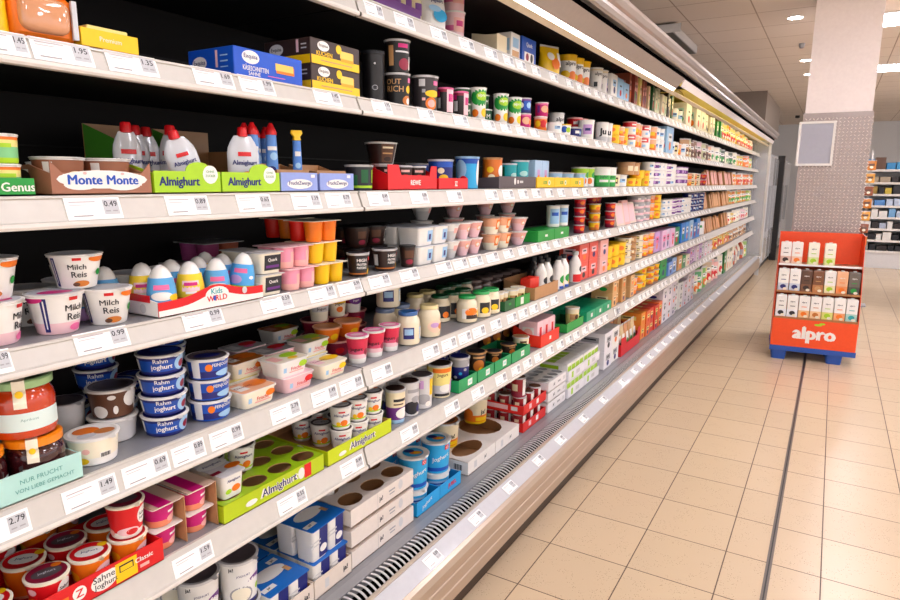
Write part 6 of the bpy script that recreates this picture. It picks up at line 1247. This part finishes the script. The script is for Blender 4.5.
NEAR = {1: ([(361, 380, 4), (396, 415, 22), (432, 449, 37), (461, 477, 50), (486, 499, 60)], ('2.99', '1.79', '1.99')),
        2: ([(-12, 22, 45), (34, 95, 55), (109, 161, 66), (196, 239, 80), (242, 279, 88), (316, 342, 98), (374, 393, 104), (420, 436, 111), (455, 471, 117), (484, 496, 121)], ('1.45', '1.95', '1.35', '1.69', '1.99')),
        3: ([(67, 121, 206), (168, 211, 203), (239, 273, 201), (294, 323, 199), (328, 354, 198), (365, 388, 197), (412, 431, 196), (449, 463, 195), (487, 500, 194), (504, 515, 194)], ('0.49', '0.89', '0.65', '1.19', '0.79')),
        4: ([(-30, 15, 360), (77, 130, 343), (185, 224, 320), (263, 294, 303), (311, 336, 293), (340, 365, 288), (371, 392, 281), (402, 420, 275), (438, 453, 266), (455, 469, 262), (471, 485, 258), (488, 500, 255)], ('0.99', '0.99', '0.99', '0.59', '1.49')),
        5: ([(-40, 31, 525), (63, 117, 490), (123, 171, 465), (173, 208, 450), (211, 245, 435), (272, 304, 410), (313, 339, 395), (341, 366, 383), (373, 393, 373), (424, 441, 350), (443, 458, 342), (460, 472, 335), (474, 486, 330)], ('2.79', '1.49', '0.69', '0.89', '0.99')),
        6: ([(174, 215, 558), (279, 310, 500), (342, 370, 467), (402, 420, 432), (446, 461, 408), (473, 487, 393), (497, 508, 378)], ('1.59', '0.55', '0.49', '0.85', '1.39'))}
for s in range(1, 7):
    lst, pr = NEAR[s]; tilt = -math.atan2(.0135, (SZ[s]-.002)-(LO[s]+.012)); z = LO[s]+.0125
    pos = []
    for a, b, yy in lst:
        y0, y1 = on_x(a, yy, XL+.008).y, on_x(b, yy, XL+.008).y; pos.append((y0, min(.105, max(.06, y1-y0))))
    y = pos[-1][0]+.15
    while y < 9.4 and len(pos) < 48:
        pos.append((y, .085)); y += RND.choice((.115, .125, .14, .2, .15))
    sc = [q for q in (1.43, 3.93, 6.43, 8.93)]
    k = 0
    for y0, w in pos:
        if any(y0-.004 < q < y0+w+.004 for q in sc): y0 = [q for q in sc if y0-.004 < q < y0+w+.004][0]+.008
        o = new('price_tag', tag_mesh(pr[k % len(pr)], round(w, 2), 0), None, (XL+.0092, y0, z), 0); o.rotation_euler = (0, tilt, 0)
        o['category'] = 'price tag'; o['group'] = f'price tags on the {SHELF[s]} rail'
        o['label'] = f'white price tag, {ordw(k)} from the left on the {SHELF[s]} rail'; k += 1
for k, (a, yy) in enumerate(((432, 563), (476, 523), (509, 489), (538, 461), (560, 440), (583, 418), (603, 400), (622, 383), (634, 370), (641, 363), (650, 354), (657, 348), (664, 341), (671, 334), (677, 328), (683, 322), (690, 316), (697, 309), (704, 303), (711, 297), (718, 291), (725, 285))):
    P = on_x(a, yy, -1.012); mb = tag_mesh(('0.89', '0.49', '1.15')[k % 3], .085, 1)
    o = new('price_tag', mb, None, (-.9925, P.y-.04, .3215), 0); o.rotation_euler = (0, -math.atan2(.049, .029), 0)
    o['category'] = 'price tag'; o['group'] = 'price tags on the bumper strip'; o['label'] = f'white price tag, {ordw(k)} from the left on the bottom bumper strip'

# ---------------------------------------------------- promotional display
DX, DY, DR = -.362, 6.22, .085
def dloc(x, y, z): c, s = math.cos(DR), math.sin(DR); return (DX+x*c-y*s, DY+x*s+y*c, z)
bl = mat('#1f50a8', .45)
def deck(m):
    for i in range(5): m.box(-.005, .655, .0+i*.088, .06+i*.088, .105, .125, bl)
    m.box(-.005, .655, -.001, .02, .08, .1049, bl); m.box(-.005, .655, .39, .41, .08, .1049, bl)
pal = thing('pallet', [('deck', Lmesh('deck', deck), [])]+[('foot', Lmesh('foot', lambda m, x=x, y=y: m.loft([rrect(.11, .11, .02, 0, 4, x, y), rrect(.13, .12, .02, .0795, 4, x, y)], bl, smooth=True)), []) for x in (.07, .5) for y in (.07, .34)], dloc(0, 0, .0006), DR)
tag(pal, 'blue plastic quarter pallet under the orange carton display', 'pallet')
og = mat('#f0501c', .42)
W_ = .65
def outer(m):
    m.box(0, W_, .40, .404, 0, .985, og)
    for x in (0, W_-.005):
        vs = [(x, 0, 0), (x, .404, 0), (x, .404, .985), (x, .2, .97), (x, .15, .75), (x, .06, .5), (x, 0, .25)]; n = 7
        vs += [(x+.005, b, c) for _, b, c in vs]
        m.add(vs, [tuple(range(n)), tuple(range(2*n-1, n-1, -1))]+[(i, n+i, n+(i+1) % n, (i+1) % n) for i in range(n)], og)
def front_(m):
    m.box(.005, W_-.005, 0, .004, 0, .245, og)
    marks(m, face_fn('-y', (W_/2, 0, 0)), (('t', 'alpro', .02, .47, .58, 'white', .055), ('o', .12, .86, .12, .04, 'lime'), ('o', .24, .91, .09, .035, 'lime')), .245)
def shelfm_(y0, z): 
    def f(m): m.box(.006, W_-.006, y0, .399, z, z+.004, 'card'); m.box(.006, W_-.006, y0-.003, y0-.0002, z-.004, z+.014, 'white' if z > .5 else '#b07848')
    return f
st = thing('cardboard_display', [('shell', Lmesh('shell', outer), []), ('logo_panel', Lmesh('logo_panel', front_), []), ('shelf', Lmesh('shelf', shelfm_(.008, .25)), []), ('shelf', Lmesh('shelf', shelfm_(.06, .475)), []), ('shelf', Lmesh('shelf', shelfm_(.15, .705)), []), ('header', Lmesh('header', lambda m: m.box(.006, W_-.006, .392, .3995, .93, .98, og)), [])], dloc(0, 0, .1265), DR)
tag(st, 'orange cardboard display stand with a white logo panel, stacked with drink cartons', 'display stand')
TIER = [(.25, .012, [('white', '#e8ecf2', 'ink'), ('white', '#e8ecf2', 'ink'), ('white', '#efc08c', 'orange'), ('white', '#f0c89a', 'caramel'), ('white', '#dfe07c', 'lime'), ('white', '#efa870', 'orange'), ('white', '#a8d0c8', 'teal')], .085),
        (.475, .068, [('white', '#c8d0dc', 'navy'), ('white', '#c8d0dc', 'navy'), ('#5a3c2c', '#7a5038', 'choc'), ('#7a4c30', '#b87848', 'tan'), ('white', '#e8e0b0', 'lime'), ('#e8b088', '#e89058', 'orange'), ('#6a6058', '#4a4a44', 'green')], .085),
        (.705, .158, [('white', '#d8b8a8', 'choc'), ('white', '#f0c8b0', 'orange'), None, ('#f0f0e0', '#dce8a0', 'lime'), ('#f0f0e0', '#dce8a0', 'lime')], .085)]
LAB = ['white oat drink carton with blue-grey foot', 'white oat drink carton with blue-grey foot', 'white almond drink carton with peach foot', 'white almond drink carton with tan foot', 'white drink carton with lime foot', 'white drink carton with orange foot', 'white drink carton with teal foot']
LAB2 = ['white drink carton with navy spot', 'white drink carton with navy spot', 'dark brown chocolate drink carton', 'brown drink carton with tan foot', 'pale drink carton with lime spot', 'orange and salmon drink carton', 'dark grey-green drink carton']
LAB3 = ['white drink carton with brown foot', 'white drink carton with peach foot', None, 'pale lime drink carton, left of the pair', 'pale lime drink carton, right of the pair']
for ti, (z, yb, cs, pt) in enumerate(TIER):
    for i, c in enumerate(cs):
        if not c: continue
        x = .013+i*.0893
        if ti == 2 and i >= 3: x = .19+(i-3)*.125+.04
        top, bot, ac = c
        def ct(m, top=top, bot=bot, ac=ac):
            m.loft([rrect(.084, .07, .003, 0, 2), rrect(.084, .07, .003, .07, 2), rrect(.084, .07, .003, .185, 2), rrect(.078, .06, .003, .195, 2)], None, mats=[mat(bot), mat(top), mat(top), mat(top)])
            marks(m, face_fn('-y', (0, -.035, 0)), (('t', 'alpro', 0, .72, .085, 'ink' if top.startswith(('w', '#f')) else 'white', .02), ('o', 0, .2, .12, .1, ac), ('r', 0, .52, .2, .03, ac), ('o', .08, .1, .08, .06, 'vanilla')), .195)
        parts = [('carton', Lmesh('carton', ct), []), ('screw_cap', Lmesh('screw_cap', lambda m: m.lathe([(.014, .1953, 'white'), (.014, .202, 'white')], 12, cx=0, cy=.01)), [])]
        o = thing('drink_carton', parts, dloc(x+.043, yb+.048, .1265+z+.0052), DR)
        o['category'] = 'drink carton'; L_ = (LAB, LAB2, LAB3)[ti][i]; tn = ('bottom', 'middle', 'top')[ti]
        dup = (LAB, LAB2, LAB3)[ti].count(L_) > 1
        o['label'] = f'{L_}, {"" if not dup else ("leftmost, " if i == 0 else "second from left, ")}{tn} tier of the orange stand'; o['group'] = 'drink cartons on the orange stand'
# ---------------------------------------------------- store beyond the pillar
GX, GY = .42, 14.2
def gon(m): m.box(0, 2.4, .42, .45, .0, 1.95, mat('#c6c8cc', .5)); m.box(0, .03, 0, .45, 0, 1.95, 'lgrey')
shp = [('back_panel', Lmesh('back_panel', gon), []), ('plinth', Lmesh('plinth', lambda m: m.box(.03, 2.4, .02, .41, 0, .3, mat('#e4e4e6', .4))), [])]
lev = (.32, .52, .73, .94, 1.15, 1.36, 1.57, 1.8)
for z in lev: shp.append(('shelf', Lmesh('shelf', lambda m, z=z: (m.box(.031, 2.4, 0, .419, z-.02, z, 'white'), m.box(.031, 2.4, -.012, -.0002, z-.035, z+.004, 'white'))), []))
gs = thing('store_shelf', shp, (GX, GY, .0006)); tag(gs, 'white store shelf of dark and pale goods far behind the pillar on the right', 'store shelf')
gcols = {0: ('dark', 'ink', 'grey'), 1: ('white', 'ink', 'lgrey'), 2: ('#b8c4d8', 'white', 'dark'), 3: ('#7ab0e0', 'white', '#c8d8ec'), 4: ('#c8d8f0', '#5a94d8', 'white'), 5: ('#d8c048', 'dark', '#a88a40', 'ink'), 6: ('#4a3a38', '#2a2428', '#b8a890', 'dark'), 7: ('#6a4a38', 'dark', '#4aa8e0', '#3a98d8', 'vanilla')}
for li, z in enumerate(lev):
    x = .05; i = 0
    while x < 1.35:
        w = RND.choice((.08, .1, .13, .16)); h = RND.uniform(.09, .16) if li < 7 else RND.uniform(.12, .24); c = RND.choice(gcols[li])
        o = thing('boxed_good', carton_parts(.3, w, round(h, 2), c, (), (), (), None), (0, 0, 0)); o.rotation_euler = (0, 0, -PI/2); o.location = (GX+x, GY+.04, .0012+z)
        o['category'] = 'packaged good'; o['group'] = f'goods on level {ORDW[li]} of the store shelf'
        o['label'] = f'small pack, {ordw(i)} from the left, {ORDW[li]} level up of the far store shelf'; x += w+.02; i += 1
# clip strip of orange bags
o = thing('clip_strip', [('strip', Lmesh('strip', lambda m: m.box(-.01, .01, -.004, 0, .75, 1.95, 'lgrey')), []), ('foot', Lmesh('foot', lambda m: m.box(-.12, .12, -.1, .1, 0, .02, 'grey')), []), ('pole', Lmesh('pole', lambda m: m.tube((0, .01, .02), (0, .01, 1.95), .009, 'lgrey')), [])], (.36, 9.6, .0006)); tag(o, 'thin upright stand hung with orange snack bags right of the pillar', 'clip strip stand')
for i in range(7):
    z = .78+i*.155
    o = thing('snack_bag', bag_parts(.1, .12, .035, ('#c87818', '#8a4218', '#d89a38')[i % 3], (('r', 0, .55, .5, .2, 'brown'), ('o', 0, .3, .16, .14, 'vanilla'))), (.36, 9.6-.028, z), -PI/2); o['category'] = 'snack bag'; o['group'] = 'orange snack bags right of the pillar'
    o['label'] = f'orange snack bag hanging right of the pillar, {ORDW[6-i]} from the top'
o = thing('chest_freezer', [('body', Lmesh('body', lambda m: m.loft([rrect(1.0, 2.0, .05, 0, 3, .5, 1), rrect(1.0, 2.0, .05, .8, 3, .5, 1)], mat('#d8d4d2', .4))), []), ('lid', Lmesh('lid', lambda m: m.box(.03, .97, .03, 1.97, .8005, .83, 'lgrey')), []), ('bumper', Lmesh('bumper', lambda m: m.box(-.015, -.001, .05, 1.95, .3, .36, 'grey')), [])], (1.0, 9.3, .0006)); tag(o, 'light grey chest freezer cut by the right edge of the picture', 'chest freezer')

# ------------------------------ settle the goods so that nothing interpenetrates
from mathutils.bvhtree import BVHTree
def settle():
    bpy.context.view_layer.update()
    def kids(o): return [o]+[c for k in o.children for c in kids(k)]
    def info(o):
        vs, ps = [], []; b = 0
        for q in kids(o):
            if q.type != 'MESH': continue
            mw = q.matrix_world; b = len(vs); vs += [mw @ v.co for v in q.data.vertices]; ps += [tuple(b+i for i in p.vertices) for p in q.data.polygons]
        lo = [min(v[i] for v in vs) for i in range(3)]; hi = [max(v[i] for v in vs) for i in range(3)]
        return dict(lo=lo, hi=hi, v=vs, p=ps, t=None)
    def tree(I):
        if I['t'] is None: I['t'] = BVHTree.FromPolygons(I['v'], I['p'])
        return I['t']
    def shifted(I, d):
        return dict(lo=[a+b for a, b in zip(I['lo'], d)], hi=[a+b for a, b in zip(I['hi'], d)], v=[v+d for v in I['v']], p=I['p'], t=None)
    items = {r['o'].name: r for r in REG}; inf = {n: info(r['o']) for n, r in items.items()}
    gone = set()
    for sh in range(1, 8):
        names = sorted([n for n, r in items.items() if r['shelf'] == sh], key=lambda n: inf[n]['lo'][1])
        def bb(a, b): return all(min(a['hi'][i], b['hi'][i])-max(a['lo'][i], b['lo'][i]) > 0 for i in range(3))
        def vol(a, b):
            v = 1
            for i in range(3): v *= max(0, min(a['hi'][i], b['hi'][i])-max(a['lo'][i], b['lo'][i]))
            return v
        BOXC = ('cardboard tray', 'cardboard box', 'card sleeve')
        def near(n): return [m for m in names if m != n and m not in gone and bb(inf[n], inf[m])]
        def hit(A, B): return vol(A, B) > 4e-6 and bool(tree(A).overlap(tree(B)))
        def ontop(q): return [k for k in names if k not in gone and k != q and abs(inf[k]['lo'][2]-inf[q]['hi'][2]) < .004 and inf[k]['lo'][0] < inf[q]['hi'][0]-.02 and inf[k]['hi'][0] > inf[q]['lo'][0]+.02 and inf[k]['lo'][1] < inf[q]['hi'][1]-.02 and inf[k]['hi'][1] > inf[q]['lo'][1]+.02]
        def pile(q):
            s, st = [], [q]
            while st:
                k = st.pop()
                if k in s: continue
                s.append(k); st += ontop(k)
            return s
        for rnd in range(4):
            for n in names:
                if n in gone: continue
                for m in near(n):
                    if n in gone: break
                    if m in gone or not hit(inf[n], inf[m]): continue
                    def rank(k): r = items[k]; return (r['cat'] in BOXC, -r['row'], -r['tier'], inf[k]['hi'][0])
                    lose, keep = (n, m) if rank(n) < rank(m) else (m, n)
                    L, K = inf[lose], inf[keep]; S = pile(lose)
                    if keep in S or len(S) > 8: S = [lose]
                    cand = []
                    if items[keep]['cat'] in ('cardboard tray', 'cardboard box') and items[lose]['cat'] not in BOXC and L['lo'][2] < K['lo'][2]+.03:
                        d = [0, 0]; ok = True
                        for ax, m0, m1 in ((0, .004, .0062), (1, .004, .004)):
                            l, h = K['lo'][ax]+m0, K['hi'][ax]-m1
                            if L['hi'][ax]-L['lo'][ax] > h-l: ok = False; break
                            d[ax] = max(0, l-L['lo'][ax])+min(0, h-L['hi'][ax])
                        if ok: cand.append(Vector((d[0], d[1], max(0, K['lo'][2]+.0028-L['lo'][2]))))
                    e = .0008
                    dy1, dy2 = K['hi'][1]-L['lo'][1]+e, K['lo'][1]-L['hi'][1]-e
                    cand += [Vector((0, dy1, 0)), Vector((0, dy2, 0)), Vector((K['lo'][0]-L['hi'][0]-e, 0, 0)), Vector((0, 0, .0012))]
                    for s_ in (.004, .009, .015, .022):
                        cand += [Vector((-s_, 0, 0)), Vector((0, math.copysign(s_, dy1+dy2), 0)), Vector((-s_, math.copysign(s_*.7, dy1+dy2), 0))]
                    cand = sorted([c for c in cand if c.length < .075 and L['lo'][0]+c.x > XB+.002 and L['hi'][0]+c.x < XL-.0005], key=lambda c: c.length)
                    oth = [inf[q] for q in names if q not in gone and q not in S and any(all(min(inf[z]['hi'][i], inf[q]['hi'][i])-max(inf[z]['lo'][i], inf[q]['lo'][i]) > -.08 for i in range(3)) for z in S)]
                    def count(mv): return sum(1 for z in mv for q in oth if bb(z, q) and hit(z, q))
                    best, bc = None, count([inf[z] for z in S])
                    for c in cand:
                        mv = [shifted(inf[z], c) for z in S]; k = count(mv)
                        if k < bc: best, bc, bm = c, k, mv
                        if k == 0: break
                    if best is not None:
                        for z, I in zip(S, bm): items[z]['o'].location += best; items[z]['y'] += best.y; inf[z] = I
                    elif rnd > 0 and (items[lose]['row'] > 0 or (rnd == 3 and items[lose]['y'] > 4.2)) and items[lose]['cat'] not in BOXC:
                        gone.update(q for q in pile(lose) if q == lose or items[q]['row'] > 0 or items[q]['y'] > 4.2)
                    elif rnd == 3: print('STUCK', items[lose]['desc'], 't', items[lose]['tier'], [round(v, 3) for v in L['lo']+L['hi']], '|', items[keep]['desc'], 't', items[keep]['tier'], [round(v, 3) for v in K['lo']+K['hi']])
    for n in gone:
        for q in reversed(kids(items[n]['o'])): bpy.data.objects.remove(q)
    REG[:] = [r for n, r in items.items() if n not in gone]
    print('SETTLED, removed', len(gone))
settle()

# ------------------------------------------------- labels for the products
from collections import defaultdict
groups = defaultdict(list)
for r in REG: groups[(r['desc'], r['shelf'])].append(r)
ROW = ['front row', 'second row', 'third row', 'fourth row', 'fifth row', 'sixth row']
descsh = defaultdict(set)
for d, s in groups: descsh[d].add(s)
for (d, s), L in groups.items():
    where = '' if any(w in d for w in ('shelf', 'deck')) else f', {SHELF[s]}'
    if len(L) == 1:
        L[0]['o']['label'] = d+where; continue
    multirow = len({r['row'] for r in L}) > 1; multitier = len({r['tier'] for r in L}) > 1
    sub = defaultdict(list)
    for r in L: sub[(r['row'], r['tier'])].append(r)
    tmax = max(r['tier'] for r in L)
    for (row, tier), Q in sub.items():
        Q.sort(key=lambda r: r['y'])
        for i, r in enumerate(Q):
            ps = []
            if len(Q) > 1: ps.append('leftmost' if i == 0 else 'rightmost' if i == len(Q)-1 else ordw(i)+' from left')
            if multitier: ps.append(('bottom' if tier == 0 else 'top' if tier == tmax else ('second' if tier == 1 else 'third' if tier == 2 else 'fourth'))+' tier')
            if multirow: ps.append(ROW[min(row, 5)])
            w2 = where if len((d+' '+' '.join(ps)+where).split()) <= 16 or len(descsh[d]) > 1 else ''
            t = ', '.join([d]+ps)+w2
            r['o']['label'] = t
    g = d+' on the '+SHELF[s]
    for r in L: r['o']['group'] = g
seen = defaultdict(list)
for o in bpy.data.objects:
    if not o.parent and 'label' in o: seen[o['label']].append(o)
for l, os_ in seen.items():
    if len(os_) > 1: print('DUP', len(os_), l)
    if len(l.split()) > 16: print('LONG', l)
print('THINGS', sum(len(v) for v in seen.values()), 'OBJS', len(bpy.data.objects))
w_ = bpy.data.worlds.new('world'); S.world = w_; w_.use_nodes = True
w_.node_tree.nodes['Background'].inputs[0].default_value = (1, .97, .95, 1); w_.node_tree.nodes['Background'].inputs[1].default_value = 1.1  # added ambient fill, entering where the right and near walls are left out
